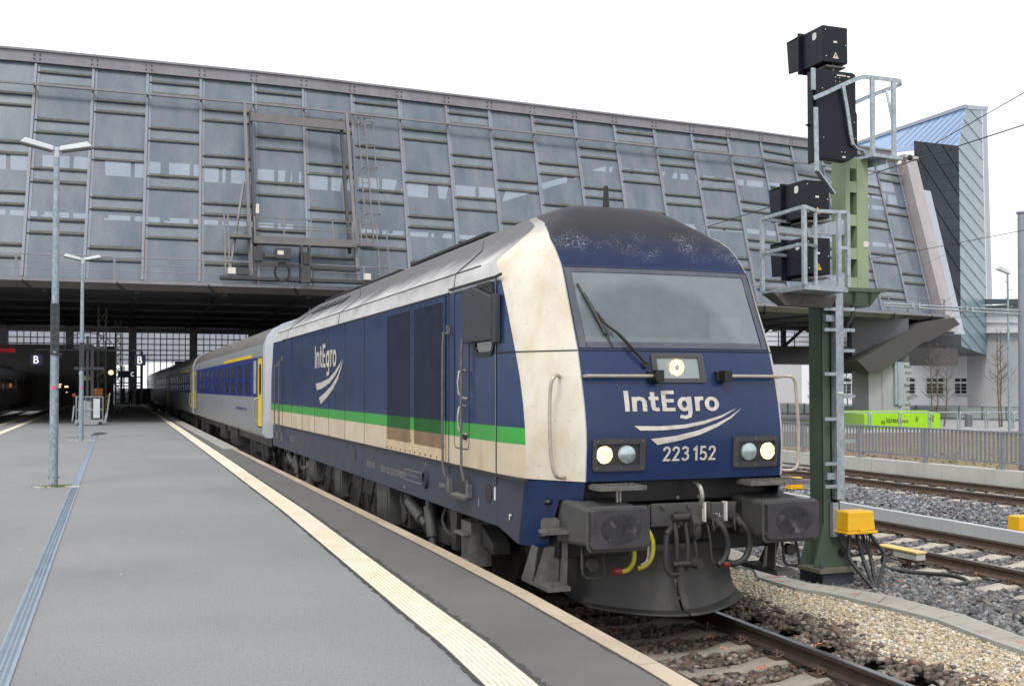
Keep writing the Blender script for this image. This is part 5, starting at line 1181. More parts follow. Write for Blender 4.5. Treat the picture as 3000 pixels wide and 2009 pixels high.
def planar_mat(name, P, ang, c1, c2, sc, metal):
    # rotation that lays the face into XY, then turns the tiling
    m = bpy.data.materials.new(name); m.use_nodes = True; T = m.node_tree; B_ = T.nodes['Principled BSDF']
    nrm = (P[1]-P[0]).cross(P[2]-P[0]).normalized(); ex = (P[1]-P[0]).normalized(); ey = nrm.cross(ex)
    a = math.radians(ang); e1 = ex*math.cos(a)+ey*math.sin(a); e2 = ey*math.cos(a)-ex*math.sin(a)
    tc = T.nodes.new('ShaderNodeTexCoord'); cb = T.nodes.new('ShaderNodeCombineXYZ')
    for e, k in ((e1, 0), (e2, 1)):
        d = T.nodes.new('ShaderNodeVectorMath'); d.operation = 'DOT_PRODUCT'; d.inputs[1].default_value = tuple(e); T.links.new(tc.outputs['Object'], d.inputs[0]); T.links.new(d.outputs['Value'], cb.inputs[k])
    br = T.nodes.new('ShaderNodeTexBrick'); br.inputs['Scale'].default_value = sc; br.inputs['Color1'].default_value = c1; br.inputs['Color2'].default_value = c2; br.inputs['Mortar'].default_value = (.03,.045,.055,1)
    br.inputs['Mortar Size'].default_value = .03; br.inputs['Brick Width'].default_value = 2.2; br.inputs['Row Height'].default_value = 1.0
    T.links.new(cb.outputs[0], br.inputs['Vector']); T.links.new(br.outputs['Color'], B_.inputs['Base Color']); B_.inputs['Metallic'].default_value = metal; B_.inputs['Roughness'].default_value = .08
    n2 = T.nodes.new('ShaderNodeTexNoise'); n2.inputs['Scale'].default_value = .5; T.links.new(tc.outputs['Object'], n2.inputs['Vector']); bp = T.nodes.new('ShaderNodeBump'); bp.inputs['Strength'].default_value = .15; bp.inputs['Distance'].default_value = .2; T.links.new(n2.outputs['Fac'], bp.inputs['Height']); T.links.new(bp.outputs[0], B_.inputs['Normal'])
    return m
Pn = NP_.copy(); Pn.y = ND.y; ztop = NP_.z
N0 = Vector((ND.x, ND.y, ND.z)); N1 = Vector((ND.x, ND.y, ztop))
R0 = onF(2830,315); R1 = onF(2876,319); R2 = onF(2895,1042)
ds = Vector((1, -.08, 0)).normalized()
lf = N1+Vector((-9.5,-.4,0)); lf0 = N0+Vector((-9.5,-.4,0))
RL = at(2500,427,2,R0.z)
off_ = Vector((10,46,0))
PL = [N0-off_, R2-off_, R1-off_]
m_mw = Mm('end_wall_glass', (.17,.26,.31), .35, 0, var=.15, vs=.25, spec=.2); m_ms = Mm('slope_glass', (.20,.33,.56), .10, .55, var=.08, vs=.3); m_md = Mm('mirror_dark_reflection', (.014,.022,.036), .10, .2, var=.5, vs=.25); m_ml = Mm('glass_joint', (.02,.03,.04), .6)
LL = at(2588,452,2,ztop); lf = N1+Vector((-4.6,-.2,0)); lf0 = N0+Vector((-4.6,-.2,0))
def plane_hit(P, x, y, lift=.06):
    nrm = (P[1]-P[0]).cross(P[2]-P[0]).normalized()
    if nrm.dot(CAM-P[0]) < 0: nrm = -nrm
    d = ray(x, y); t = (P[0]-CAM).dot(nrm)/d.dot(nrm); return CAM+d*t+nrm*lift
mb = MB(); facemesh(mb, [N0, R2, R1, R0, N1]); ew = mb.build('mirror_end_wall', m_mw, hall)
mb = MB(); FW = [N0, R2, R1]
y0 = 270
while y0 < 1050:
    xa = 2803+ (0 if y0 > 427 else (427-y0)*.24)+max(0,(y0-427))*.022; xb3 = 2876+(y0-319)*.026; ya = y0; yb4 = y0+(xb3-xa)*1.22
    if ya < 322: xa += (322-ya)/1.22; ya = 322
    if yb4 > 1036: xb3 -= (yb4-1036)/1.22; yb4 = 1036
    if xb3 > xa+3: mb.bar(plane_hit(FW, xa, ya), plane_hit(FW, xb3, yb4), .05, .02)
    y0 += 40
mb.build('joint_bars', m_ml, ew)
mb = MB(); FS = [N1, R0, RL]; facemesh(mb, [N1, R0, RL, LL]); sl_ = mb.build('mirror_roof_slope', m_ms, hall)
mb = MB()
for k in range(17):
    xa = 2596+k*19; ya = 450-(xa-2588)*.115
    # run up and to the right until the ridge line or the hip is met
    x1, y1 = xa, ya
    while x1 < 2826:
        x1 += 2; y1 -= 1.95
        yr = 427+(x1-2500)*(315-427)/330
        hip = 2803+(427-y1)*.24
        if y1 < yr+4 or x1 > hip: break
    if x1 > xa+6: mb.bar(plane_hit(FS, xa, ya), plane_hit(FS, x1, y1), .045, .02)
mb.build('slope_joint_bars', m_ml, sl_)
mb = MB(); facemesh(mb, [lf0, N0, N1, lf]); dw = mb.build('mirror_wall_dark_reflection', m_md, hall)  # near-black colour holds the dark hall as if mirrored in this face
mb = MB(); hD = (N1-N0).length; wD = (lf0-N0).length; eD = (lf0-N0).normalized()
for k in range(-2, 13):
    z0 = 2.0*k; pa_ = N0+Vector((0,-.05,z0)); t0, t1 = 0, wD
    if z0 < 0: t0 = -z0/1.15
    if z0+t1*1.15 > hD: t1 = (hD-z0)/1.15
    if t1 > t0+.3: mb.bar(N0+eD*t0+Vector((0,-.05,z0+t0*1.15)), N0+eD*t1+Vector((0,-.05,z0+t1*1.15)), .05, .02)
mb.build('dark_joint_bars', Mm('pale_joint', (.06,.075,.095), .4), dw)
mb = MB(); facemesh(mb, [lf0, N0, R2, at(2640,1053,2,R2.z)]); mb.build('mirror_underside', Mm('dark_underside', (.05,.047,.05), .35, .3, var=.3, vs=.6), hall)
mb = MB(); e1 = onF(2891,318); e2 = onF(2912,1042); facemesh(mb, [R2+Vector((0,-.05,0)), e2, e1, R1+Vector((0,-.05,0))]); mb.bar(R0, e1, .35, .35); mb.bar(R0+Vector((0,0,.1)), RL+Vector((0,0,.1)), .3, .3); mb.build('end_frame', Mm('grey_end_frame', (.34,.37,.42), .5, .2, var=.05), hall)
# structure below the right part: beams, pier and strut
m_pier, _ = M('pier_concrete', (.34,.34,.36), .8, var=.06, vs=.6, dirt=[((.26,.25,.25), .5, .8, (1,1,.2), .45, .75)]); m_pierd = Mm('dark_pier_grey', (.085,.088,.10), .7, var=.1, vs=.6)
A0 = at(2545,1206,2,.6); A1 = at(2666,1206,2,.6)
ux = (A1-A0); ux.z = 0; ux.normalize(); vy = Vector((-ux.y, ux.x, 0))
mb = MB(); h = 6.2
q = [A0, A1, A1+vy*1.6, A0+vy*1.6]; hp = at(2600,1062,1,A0.y).z; mb.hexa([(p.x, p.y, .3) for p in q]+[(p.x, p.y, hp) for p in q]); s_ = A0+ux*.9; mb.bar((s_.x, s_.y-.02, .6), (s_.x, s_.y-.02, hp), .06, .06); pier = mb.build('pier', m_pier, hall)
mb = MB(); mb.hexa([(p.x+.05, p.y+.1, hp) for p in q]+[(p.x+.05, p.y+.1, 6.8) for p in q]); mb.build('pier_head', m_pierd, pier)
mb = MB(); q = [A0-ux*1.05, A0-ux*.02, A0+vy*1.6-ux*.02, A0+vy*1.9-ux*.6]; mb.hexa([(p.x, p.y, .3) for p in q]+[(p.x, p.y, h+.6) for p in q]); mb.build('pier_side', m_pierd, pier)  # left face of the pier, a darker grey than its front
mb = MB(); c_ = A0+ux*1.75-vy*.08; mb.bar((c_.x, c_.y, 1.1), (c_.x, c_.y, 4.2), .22, .18); c_ = A0+ux*2.05-vy*.05; mb.bar((c_.x, c_.y, 1.0), (c_.x, c_.y, 3.9), .35, .10); mb.build('cable_duct', m_galv, pier)
mb = MB(); 
for k in range(9):
    z = 4.4-.42*k; x0_ = A0+ux*(2.35+.06*(k % 3)); put_text(mb, ('Raxo','ims','co','lk','4','Zkn','w.k','Skrs','Rulax')[k], lambda a, b, x0_=x0_, z=z: tuple(x0_+ux*(.42*a)-vy*.02+Vector((0,0,z-.9+.22*b-(x0_.z-0)+x0_.z*0))), 0)
mb.build('graffiti', m_black, pier)
B0 = at(2516,1057,1,A0.y-1.2); B0b = at(2545,1090,1,A0.y-1.2)
U0 = at(2790,935,1,A0.y+1.5); U0b = at(2700,1000,1,A0.y+.5)
mb = MB(); mb = MB(); ys_ = A0.y-1.0
mb.prism([at(x, y, 1, ys_) for x, y in ((2512,1056), (2548,1092), (2580,1092), (2705,1003), (2722,1000), (2812,950), (2795,930), (2700,945))], (0, 3.0, 0)); mb.build('strut', Mm('strut_paint', (.055,.053,.052), .6, var=.1), hall)
mb = MB(); mb.prism([at(x, y, 1, 54.3) for x, y in ((2545,945), (2812,936), (2814,1012), (2600,1022), (2545,1050))], (0, .3, 0)); mb.build('dark_panel', m_hdark, hall)
# lower girder band with lattice work in front of the pale rear wall
yb2 = 60
g0 = at(2225,1003,1,yb2); g1 = at(2540,995,1,yb2); g2 = at(2225,1068,1,yb2)
mb = MB(); z_lo = at(2300,1066,1,yb2).z; z_mid = at(2300,1013,1,yb2).z
mb.box(30, 58, yb2, yb2+2, z_lo, z_mid); mb.box(50, 66, yb2+9, yb2+11, z_lo+.2, z_mid+1.6); mb.build('lower_girder', Mm('reflective_dark_girder', (.075,.07,.072), .35, .3, var=.35, vs=.4), hall)
mb = MB()
for k in range(9):
    x = 30+3.0*k; mb.box(x, x+.3, yb2+.5, yb2+.8, z_mid, 7.4); mb.bar((x+.2, yb2+.6, z_mid), (x+2.6, yb2+.6, 7.2), .18)
mb.box(30, 58, yb2+.5, yb2+.7, z_mid+1.5, z_mid+1.7); mb.box(30, 58, yb2+.4, yb2+.9, 6.6, 7.3)
for z in (z_mid+.3, z_mid+.65, z_mid+1.0): mb.box(30, 58, yb2-.1, yb2-.05, z, z+.05)
for k in range(20): mb.box(30+1.4*k, 30.06+1.4*k, yb2-.1, yb2-.05, z_mid, z_mid+1.05)
mb.build('lattice_girder', m_hdark2, hall)
mb = MB(); mb.box(28, 62, yb2+7.9, yb2+8, z_mid-.5, 7.4); mb.build('rear_panels', tl, hall)
# glazed end wall of the train shed at the far end
m_mil = tl.copy(); m_mil.name = 'milky_far_glazing'
for n_ in m_mil.node_tree.nodes:
    if n_.type == 'VALTORGB': n_.color_ramp.elements[0].color = (.40,.41,.46,1); n_.color_ramp.elements[1].color = (.52,.53,.58,1)
    if n_.type == 'MIX_SHADER': n_.inputs[0].default_value = .04
YE = 110.0
mb = MB(); mb.add([(-34,YE,6.6), (-4.8,YE,6.6), (-4.8,YE,14.5), (-34,YE,14.5)], [(0,1,2,3)]); mb.add([(-4.8,YE,4.6), (-2.2,YE,4.6), (-2.2,YE,14.5), (-4.8,YE,14.5)], [(0,1,2,3)]); mb.add([(-2.2,YE,4.9), (16,YE,4.9), (16,YE,14.5), (-2.2,YE,14.5)], [(0,1,2,3)]); mb.build('far_glazing', m_mil, hall)
m_far = Mm('far_wall_steel', (.42,.42,.45), .7, var=.15)
mb = MB()
for k in range(9):
    x = -33.6+6.0*k; mb.box(x, x+.75, YE-1.1, YE-.4, 0, 15)
for z in (7.9,): mb.box(-34, 16, YE-1.0, YE-.5, z, z+.55)
mb.build('far_columns', m_far, hall)
mb = MB(); x = -34
while x < 16:
    if abs(((x+33.6) % 6)-.4) > .5: mb.box(x, x+.09, YE-.2, YE-.1, 2.5, 14.5)
    x += .62
for z in (5.1,5.6,6.1,6.7,7.3,9.0,9.5,10.6,11.2,12): mb.box(-34, 16, YE-.25, YE-.05, z, z+.10)
mb.build('glazing_bars', m_far, hall)
mb = MB(); mb.box(-34,-6.9,YE-4,YE-3.5,2.6,6.5); mb.box(-34,-5,YE-3.4,YE-3.2,0,2.7); mb.box(-6.9,-4.9,YE-4,YE-3.5,2.6,6.4); mb.box(-2.45,-2.2,YE-.6,YE,0,6); mb.box(.9,16,YE-1.4,YE-1.2,0,5); mb.build('far_dark_wall', Mm('far_masonry', (.26,.25,.25), .85, var=.12), hall)
mb = MB(); mb.box(13,13.4,52,YE,0,7); mb.box(13,13.4,80,YE,7,18.6); mb.box(-4.9,16,YE+.3,YE+.6,0,2.2); mb.build('hidden_shade_wall', m_hdark, hall)  # walls added out of view to keep daylight out of the hall interior
mb = MB()
vs = [(-34,75,7.4), (16,75,7.4), (16,YE,10.4), (-34,YE,10.4)]; mb.add(vs+[(a, b, c+.2) for a, b, c in vs], [(0,3,2,1), (4,5,6,7), (0,1,5,4), (1,2,6,5), (2,3,7,6), (3,0,4,7)]); mb.build('hidden_shade_roof', m_hdark, hall)  # unseen roof, added and sloped low to darken the coaches and platform beneath
m_door = tl.copy(); m_door.name = 'lit_door_glass'
mb = MB(); 
for x in (-4.75,-3.9,-3.35): mb.add([(x,YE-.1,.75), (x+.42,YE-.1,.75), (x+.42,YE-.1,2.35), (x,YE-.1,2.35)], [(0,1,2,3)])
mb.add([(-4.8,YE-.1,2.8), (-2.9,YE-.1,2.8), (-2.9,YE-.1,4.4), (-4.8,YE-.1,4.4)], [(0,1,2,3)])
mb.build('glass_doors', m_door, hall)
mb = MB()
for x in (-4.9,-4.3,-4.1,-3.45,-2.9): mb.box(x, x+.12, YE-.4, YE-.2, .5, 4.5)
for z in (1.0,1.6,2.4,2.7,3.3): mb.box(-4.9,-2.4,YE-.4,YE-.2,z,z+.1)
mb.build('door_frames', m_hdark, hall)
# maintenance gantry hanging in front of the facade
m_gan = Mm('gantry_steel', (.165,.155,.16), .6, .1, var=.12, vs=2)
ga = thing('maintenance_gantry', (3, 44.5, 9), 'grey cleaning gantry with railed platform, ladder and motor box on the hall front', 'maintenance gantry')
gp = lambda x, z, o: (x, 45.1-o+(z-7.24)*.33, z)
for x, z0, z1 in ((1.13,7.4,16.7), (6.35,7.4,16.6)):
    mb = MB(); mb.bar(gp(x,z0,.75), gp(x,z1,.75), .15, .18, up=(0,1,0)); mb.build('gantry_leg', m_gan, ga)
    mb = MB(); mb.bar(gp(x+(.30 if x < 2 else -.28),9.0,.5), gp(x+(.30 if x < 2 else -.28),16.3,.5), .14, .2, up=(0,1,0)); mb.build('guide_post', m_hdark2, ga)
mb = MB(); mb.bar(gp(1.4,15.95,.8), gp(6.2,15.85,.8), .16, .42); mb.build('top_beam', m_gan, ga)
mb = MB(); mb.bar(gp(1.3,9.42,1.15), gp(6.25,9.42,1.15), .12, .34); mb.bar(gp(1.3,9.25,.8), gp(6.25,9.25,.8), .8, .06); mb.build('gantry_platform', m_gan, ga)
mb = MB()
for x in (1.35,2.75,4.1,5.15,6.15): mb.bar(gp(x,9.5,1.2), gp(x,10.55,1.2), .06)
for z in (10.52,9.98,10.15): mb.bar(gp(1.35,z,1.2), gp(6.2,z,1.2), .045)
mb.build('platform_railing', m_gan, ga)
mb = MB()
for x in (-.08,.1,1.15): mb.bar(gp(x,7.6,1.25), gp(x,10.6,1.25), .07)
for z in (10.55,10.0,9.6): mb.bar(gp(-.08,z,1.25), gp(1.15,z,1.25), .045)
mb.bar(gp(.2,9.48,1.1), gp(1.15,9.48,1.1), .9, .10); mb.bar(gp(.15,7.9,1.2), gp(.95,12.4,.9), .10); mb.build('side_platform', m_gan, ga)
mb = MB()
for x in (6.55,7.35): mb.bar(gp(x,9.3,1.25), gp(x,10.45,1.25), .06)
for z in (10.42,9.95): mb.bar(gp(6.5,z,1.25), gp(7.4,z,1.25), .045)
mb.bar(gp(6.4,9.33,1.1), gp(7.2,9.33,1.1), .7, .12)
for x in (7.9,7.4): mb.bar(gp(x,7.5,1.1), gp(x,10.3,1.1), .05)
for k in range(7): mb.bar(gp(7.4,7.7+.27*k,1.1), gp(7.9,7.7+.27*k,1.1), .03)
mb.build('right_side_platform', m_gan, ga)
mb = MB()
for x in (6.9,7.25): mb.bar(gp(x,9.4,.9), gp(x,16.4,.9), .06)
for k in range(26): mb.bar(gp(6.9,9.5+.27*k,.9), gp(7.25,9.5+.27*k,.9), .025)
for k in range(5):
    z = 11.0+1.25*k; mb.tube([gp(6.9,z,.9), gp(7.0,z,1.5), gp(7.45,z,1.6), gp(7.6,z,1.2), gp(7.25,z,.9)], .022, 5)
mb.bar(gp(7.55,11,1.4), gp(7.55,16.3,1.4), .05); mb.bar(gp(6.5,16.4,1.0), gp(7.8,16.4,1.0), .08); mb.build('ladder', m_gan, ga)
mb = MB(); mb.box(2.2,2.92,43.55,43.95,8.38,8.92); mbx = mb.build('motor_box', m_hdark2, ga, bevel=.03)
mb = MB(); mb.box(2.27,2.56,43.54,43.55,8.58,8.78); mb.build('white_label', m_letterw, mbx)
mb = MB(); mb.cyl((2.2,43.8,8.5), (1.7,43.8,8.5), .13, 12); mb.box(1.2,1.6,43.8,44.2,8.3,8.95); mb.box(3.4,3.5,43.7,44.2,7.3,9.1); mb.box(3.78,3.88,43.7,44.2,7.3,9.1); mb.box(3.4,3.88,43.8,44.2,8.2,8.8); mb.box(3.42,3.85,43.6,44,7.3,8.1); mb.bar((1.5,43.9,8.12), (6.3,43.9,8.02), .14); mb.build('drive_machinery', m_hdark2, ga)
mb = MB()
for k in range(18):
    a = 2*math.pi*k/18; b = 2*math.pi*(k+1)/18; mb.bar((2.55+.34*math.cos(a), 43.9, 7.78+.45*math.sin(a)), (2.55+.34*math.cos(b), 43.9, 7.78+.45*math.sin(b)), .10)
mb.build('cable_reel', m_black, ga)
mb = MB(); mb.box(.02,.36,43.8,44.1,7.62,7.92); mb.box(6.52,6.85,43.8,44.1,7.55,7.86); mb.box(1.3,1.44,43.85,44.0,10.55,11.0); mb.build('white_box', m_letterw, ga)
mb = MB(); mb.box(-.3,7.6,43.9,44.6,7.38,7.52); mb.box(.45,1.0,43.8,44.1,7.60,7.90); mb.build('gantry_sill', m_hdark2, ga)
# ------------------------------------------------------------------ signal mast
V3 = lambda p: (p.x, p.y, p.z)
sm = thing('signal_mast', (3.28, 2.8, 0), 'green signal mast with railed steel baskets and black signal heads right of the locomotive', 'signal mast')
mb = MB(); mb.box(3.15,3.175,2.68,2.94,.08,3.38); mb.box(3.37,3.395,2.68,2.94,.08,3.38); mb.box(3.17,3.38,2.80,2.83,.08,3.38); mb.box(3.15,3.25,2.665,2.69,.08,3.38)
mb.hexa([(3.0,2.66,.08), (3.56,2.66,.08), (3.56,2.69,.08), (3.0,2.69,.08), (3.15,2.66,.60), (3.40,2.66,.60), (3.40,2.69,.60), (3.15,2.69,.60)])
mb.hexa([(3.0,2.93,.08), (3.56,2.93,.08), (3.56,2.96,.08), (3.0,2.96,.08), (3.15,2.93,.60), (3.40,2.93,.60), (3.40,2.96,.60), (3.15,2.96,.60)])
mb.build('lower_column', m_mast, sm)
mb = MB(); mb.box(2.97,3.58,2.50,3.08,.03,.075); mb.build('base_plate', Mm('weathered_base_plate', (.13,.12,.085), .7, var=.2), sm)
mb = MB(); mb.box(3.05,3.50,2.56,3.02,-.35,.03)
for x in (3.03,3.52):
    for y in (2.56,3.0): mb.cyl((x,y,.07), (x,y,.15), .022, 8)
mb.build('foundation', Mm('dark_foundation', (.05,.06,.075), .7, var=.15), sm)
mb = MB(); mb.cyl((3.40,2.655,.24), (3.40,2.65,.24), .055, 16); mb.build('cable_hole', m_black, sm)
mb = MB()          # upper ladder-like column
mb.box(3.60,3.665,2.78,3.06,3.49,5.13); mb.box(3.77,3.94,2.78,3.06,3.49,5.13); mb.box(3.66,3.78,3.02,3.06,3.49,5.13)
for z in (3.49,3.86,4.28,4.70,5.0): mb.box(3.66,3.78,2.785,2.80,z,z+.14)
mb.build('upper_column', m_mastl, sm)
mb = MB(); mb.box(3.48,4.10,2.66,3.12,3.445,3.49); mb.hexa([(3.40,2.70,3.30), (3.90,2.72,3.26), (3.90,3.06,3.26), (3.40,3.06,3.30), (3.40,2.68,3.445), (4.04,2.68,3.445), (4.04,3.10,3.445), (3.40,3.10,3.445)])
for x in (3.62,3.86): mb.hexa([(x,2.62,3.44), (x+.02,2.62,3.44), (x+.02,2.70,3.44), (x,2.70,3.44), (x+.02,2.69,3.29), (x+.03,2.69,3.29), (x+.03,2.70,3.29), (x+.02,2.70,3.29)])
mb.build('bracket_head', m_mast, sm)
mb = MB(); mb.tube([(3.58,2.66,3.28), (3.60,2.66,3.18), (3.54,2.66,3.05), (3.5,2.7,2.95)], .025, 8); mb.build('mast_cable', m_rubber, sm)
mb = MB(); mb.box(3.27,3.38,2.56,2.60,.90,3.44); mb.box(3.27,3.285,2.60,2.66,.90,3.44); lad = mb.build('ladder_post', m_galv, sm)
for z, l, r in ((3.21,1,1), (2.957,1,1), (2.705,0,1), (2.42,1,0), (2.15,0,1), (1.875,1,0), (1.60,0,1), (1.335,1,0), (1.06,1,1)):
    mb = MB()
    if l: mb.box(3.10,3.275,2.555,2.585,z-.02,z+.02)
    if r: mb.box(3.375,3.545,2.555,2.585,z-.02,z+.02)
    mb.build('rung', m_galv, lad)
mb = MB(); mb.box(3.16,3.28,2.60,2.665,3.06,3.14); mb.box(3.16,3.28,2.60,2.665,1.14,1.22); mb.box(3.36,3.40,2.6,2.665,3.08,3.14); mb.build('ladder_clamp', m_galv, sm)
mb = MB(); mb.box(3.285,3.365,2.553,2.56,2.18,2.205); mb.box(3.86,3.935,2.772,2.78,4.02,4.09); mb.build('white_label', m_letterw, sm)
xc = at(2391,1200,1,2.99).x; mb = MB(); mb.box(xc-.014,xc+.016,2.96,3.02,1.12,at(2391,1062,1,2.99).z); mb.build('black_conduit', m_black, sm)
cA = lambda x, y: (2200+x/3.484, 500+y/3.484)
cB = lambda x, y: (2200+x/3.136, 50+y/3.136)
zf = 3.42
def cage_post(px, zt, zb=zf, r=.022, src=cA):
    p = at(*src(*px), 2, zb); return p, Vector((p.x, p.y, zt))
posts = {k: cage_post(v, 4.30) for k, v in {'a': (118,1232), 'b': (548,1160), 'c': (664,1185), 'd': (900,1192), 'e': (992,1192)}.items()}
mb = MB()
fa_, fb_, fe_ = (posts[k][0] for k in 'abe'); fd_ = fa_+(fe_-fb_)
mb.hexa([(p.x, p.y, zf-.055) for p in (fa_, fb_, fe_, fd_)]+[(p.x, p.y, zf) for p in (fa_, fb_, fe_, fd_)]); mb.build('basket_floor', m_galv, sm)
mb = MB()
for k in posts: mb.bar(V3(posts[k][0]), V3(posts[k][1]), .045 if k in 'abde' else .03)
P = [posts[k][1] for k in 'abcde']
for q in (0, -.42):
    for a, b in ((0,1), (1,2), (2,3) if q == 0 else (1,2), (3,4)): mb.bar(P[a]+Vector((0,0,q)), P[b]+Vector((0,0,q)), .04)
    t2 = P[0]+(P[4]-P[1]); mb.bar(P[0]+Vector((0,0,q)), Vector((P[0].x*.35+t2.x*.65, P[0].y*.35+t2.y*.65, P[0].z+q)), .035)
mb.build('basket_railing', m_galv, sm)
mb = MB(); m0 = (fa_+fb_+fe_+fd_)/4
mb.hexa([(m0.x-.30,m0.y-.05,zf-.20), (3.2,2.55,zf-.20), (3.2,2.75,zf-.20), (m0.x-.30,m0.y+.1,zf-.20), (m0.x-.5,m0.y-.1,zf-.056), (3.25,2.5,zf-.056), (3.25,2.8,zf-.056), (m0.x-.5,m0.y+.15,zf-.056)]); mb.build('basket_bracket', m_step, sm)
mb = MB(); mb.hexa([(2.95,2.55,4.12), (3.62,2.80,4.16), (3.62,2.83,4.16), (2.95,2.58,4.12), (2.95,2.55,4.22), (3.62,2.80,4.36), (3.62,2.83,4.36), (2.95,2.58,4.22)]); mb.hexa([(2.95,2.55,3.45), (3.55,2.75,3.45), (3.55,2.78,3.45), (2.95,2.58,3.45), (2.95,2.55,3.56), (3.55,2.75,3.68), (3.55,2.78,3.68), (2.95,2.58,3.56)]); mb.build('head_bracket', m_galv, sm)
m_warn = Mm('warning_sticker_yellow', (.75,.42,.02), .5); m_warnw = Mm('faded_warning_sticker', (.55,.48,.40), .5)
def head(x0, x1, z0, z1, wm, cut=0):
    mb = MB(); y0 = 2.50; P = [(x0,z0), (x1,z0), (x1,z1-(.13 if cut else 0)), (x1-(.10 if cut else 0),z1), (x0,z1)]
    if not cut: P = [(x0,z0), (x1,z0), (x1,z1), (x0,z1)]
    mb.prism([(x, y0, z) for x, z in P], (0,.42,0)); h_ = mb.build('signal_head', m_sig, sm, bevel=.008)
    mb = MB(); mb.box(x0-.05,x1+.05,y0+.42,y0+.44,z0-.05,z1+.02); mb.prism([(x0-.03, y, z) for y, z in ((y0+.44,z1), (y0+.70,z1-.03), (y0+.66,z0+.02), (y0+.44,z0))], (.02,0,0)); mb.prism([(x1+.01, y, z) for y, z in ((y0+.44,z1), (y0+.70,z1-.03), (y0+.60,z0+.02), (y0+.44,z0))], (.02,0,0)); mb.box(x0-.03,x1+.03,y0+.44,y0+.70,z1-.03,z1-.01); mb.build('hood', m_sig, h_)
    mb = MB(); c = (x0+x1)/2+.005; mb.prism([(c-.045,y0-.002,z0+.05), (c+.045,y0-.002,z0+.05), (c,y0-.002,z0+.13)], (0,-.002,0)); tr_ = mb.build('warning_triangle', wm, h_)
    mb = MB(); mb.add([(c+.004,y0-.006,z0+.11), (c-.010,y0-.006,z0+.085), (c+.0,y0-.006,z0+.085), (c-.008,y0-.006,z0+.06), (c+.012,y0-.006,z0+.09), (c+.002,y0-.006,z0+.09)], [(0,1,2,3,4,5)]); mb.build('lightning_bolt', m_black, tr_)
    mb = MB(); mb.box(c-.03,c+.02,y0-.004,y0,z0+.24,z0+.265); mb.prism([(x0-.004, y, z) for y, z in rrect(y0+.12,y0+.20,z1-.14,z1-.05,.03)], (.003,0,0)); 
    for x, z in ((x0+.04,z1-.05), (x1-.03,z1-.22), (x0+.05,z0+.07)): mb.cyl((x,y0-.006,z), (x,y0,z), .007, 6)
    mb.build('fittings', m_letterw, h_)
    mb = MB(); mb.box(c-.12,c+.16,y0+.02,y0+.38,z0-.05,z0-.03); mb.cyl((c,y0+.05,z0-.10), (c,y0+.05,z0), .015, 6); mb.build('head_tray', m_step, h_)
head(2.79,3.15,4.30,4.75,m_warn,1); head(2.80,3.155,3.62,4.06,m_warn); head(3.07,3.435,6.21,6.655,m_warnw)
mb = MB(); mb.prism([(x, 2.50, z) for x, z in ((2.985,5.03), (3.42,5.01), (3.57,5.10), (3.57,5.60), (3.55,5.64), (3.55,6.09), (3.50,6.11), (2.985,6.11))], (0,.13,0)); mb.box(2.955,2.985,2.55,2.66,4.98,6.10); bd = mb.build('signal_board', m_sig, sm, bevel=.008)
mb = MB(); mb.box(3.27,3.40,2.493,2.50,6.05,6.065); mb.box(3.42,3.46,2.493,2.50,6.045,6.06); mb.box(3.34,3.385,2.493,2.50,5.05,5.07)
for x, z in ((3.06,5.88), (3.07,5.28), (3.25,6.03), (3.31,6.03), (3.25,5.98), (3.31,5.98), (3.52,5.5), (3.53,5.3), (3.33,5.12), (3.38,5.12)): mb.cyl((x,2.493,z), (x,2.5,z), .006, 6)
mb.build('board_fittings', m_letterw, bd)
mb = MB(); mb.prism([(2.90,2.62,z) for z in (5.45,)]+[(2.955,2.62,5.47), (2.955,2.62,5.43)], (0,.02,0)); mb.build('side_fin', m_sig, bd)
mb = MB(); a = [at(*cB(575,480), 1, 2.47), at(*cB(590,840), 1, 2.47), at(*cB(605,1410), 1, 2.47), at(*cA(840,235), 1, 2.6)]
mb.bar(V3(at(*cB(572,470),1,2.46)), V3(at(*cB(574,670),1,2.46)), .055, .02); mb.bar(V3(at(*cB(595,830),1,2.46)), V3(a[2]), .055, .02); mb.bar(V3(a[2]), V3(a[3]), .06, .02); mb.build('board_strap', m_galv, sm)
zt_ = 5.17
pf = at(*cB(1120,1272), 2, zt_); pg_ = at(*cB(1315,1290), 2, zt_)
ztop1 = at(*cB(1120,556), 1, pf.y).z
mb = MB()
for p in (pf, pg_): mb.bar((p.x,p.y,zt_), (p.x,p.y,ztop1+.02), .055, .035)
mb.build('top_basket_post', m_galv, sm)
rail_px = [(575,745), (700,692), (840,625), (950,577), (1030,552), (1110,556), (1300,578), (1375,592), (1382,610), (1370,622), (1255,665), (1130,712), (960,785)]
mb = MB(); RY = [2.44,2.45,2.46,2.48,2.52,pf.y,pg_.y-.02,pg_.y+.02,pg_.y+.12,pg_.y+.25,pg_.y+.32,pg_.y+.36,pg_.y+.4]; RP_ = [at(*cB(*p), 1, yv) for p, yv in zip(rail_px, RY)]
for a_, b_ in zip(RP_, RP_[1:]): mb.bar(V3(a_), V3(b_), .012, .05)
mb.build('top_basket_rail', m_galv, sm)
q1 = at(*cB(845,625), 2, ztop1)
mb = MB()
SY = [2.45,2.46,2.46,2.47,2.5,2.55,2.6]
S1 = [(845,625), (880,820), (920,1090), (935,1170), (965,1210), (1020,1225), (1040,1270)]
for a_, b_, ya_, yb_ in zip(S1, S1[1:], SY, SY[1:]): mb.bar(V3(at(*cB(*a_), 1, ya_)), V3(at(*cB(*b_), 1, yb_)), .045, .018)
mb.bar(V3(at(*cB(1245,675), 1, pg_.y+.3)), V3(at(*cB(1300,950), 1, pg_.y+.1)), .03, .018); mb.build('top_basket_stay', m_galv, sm)
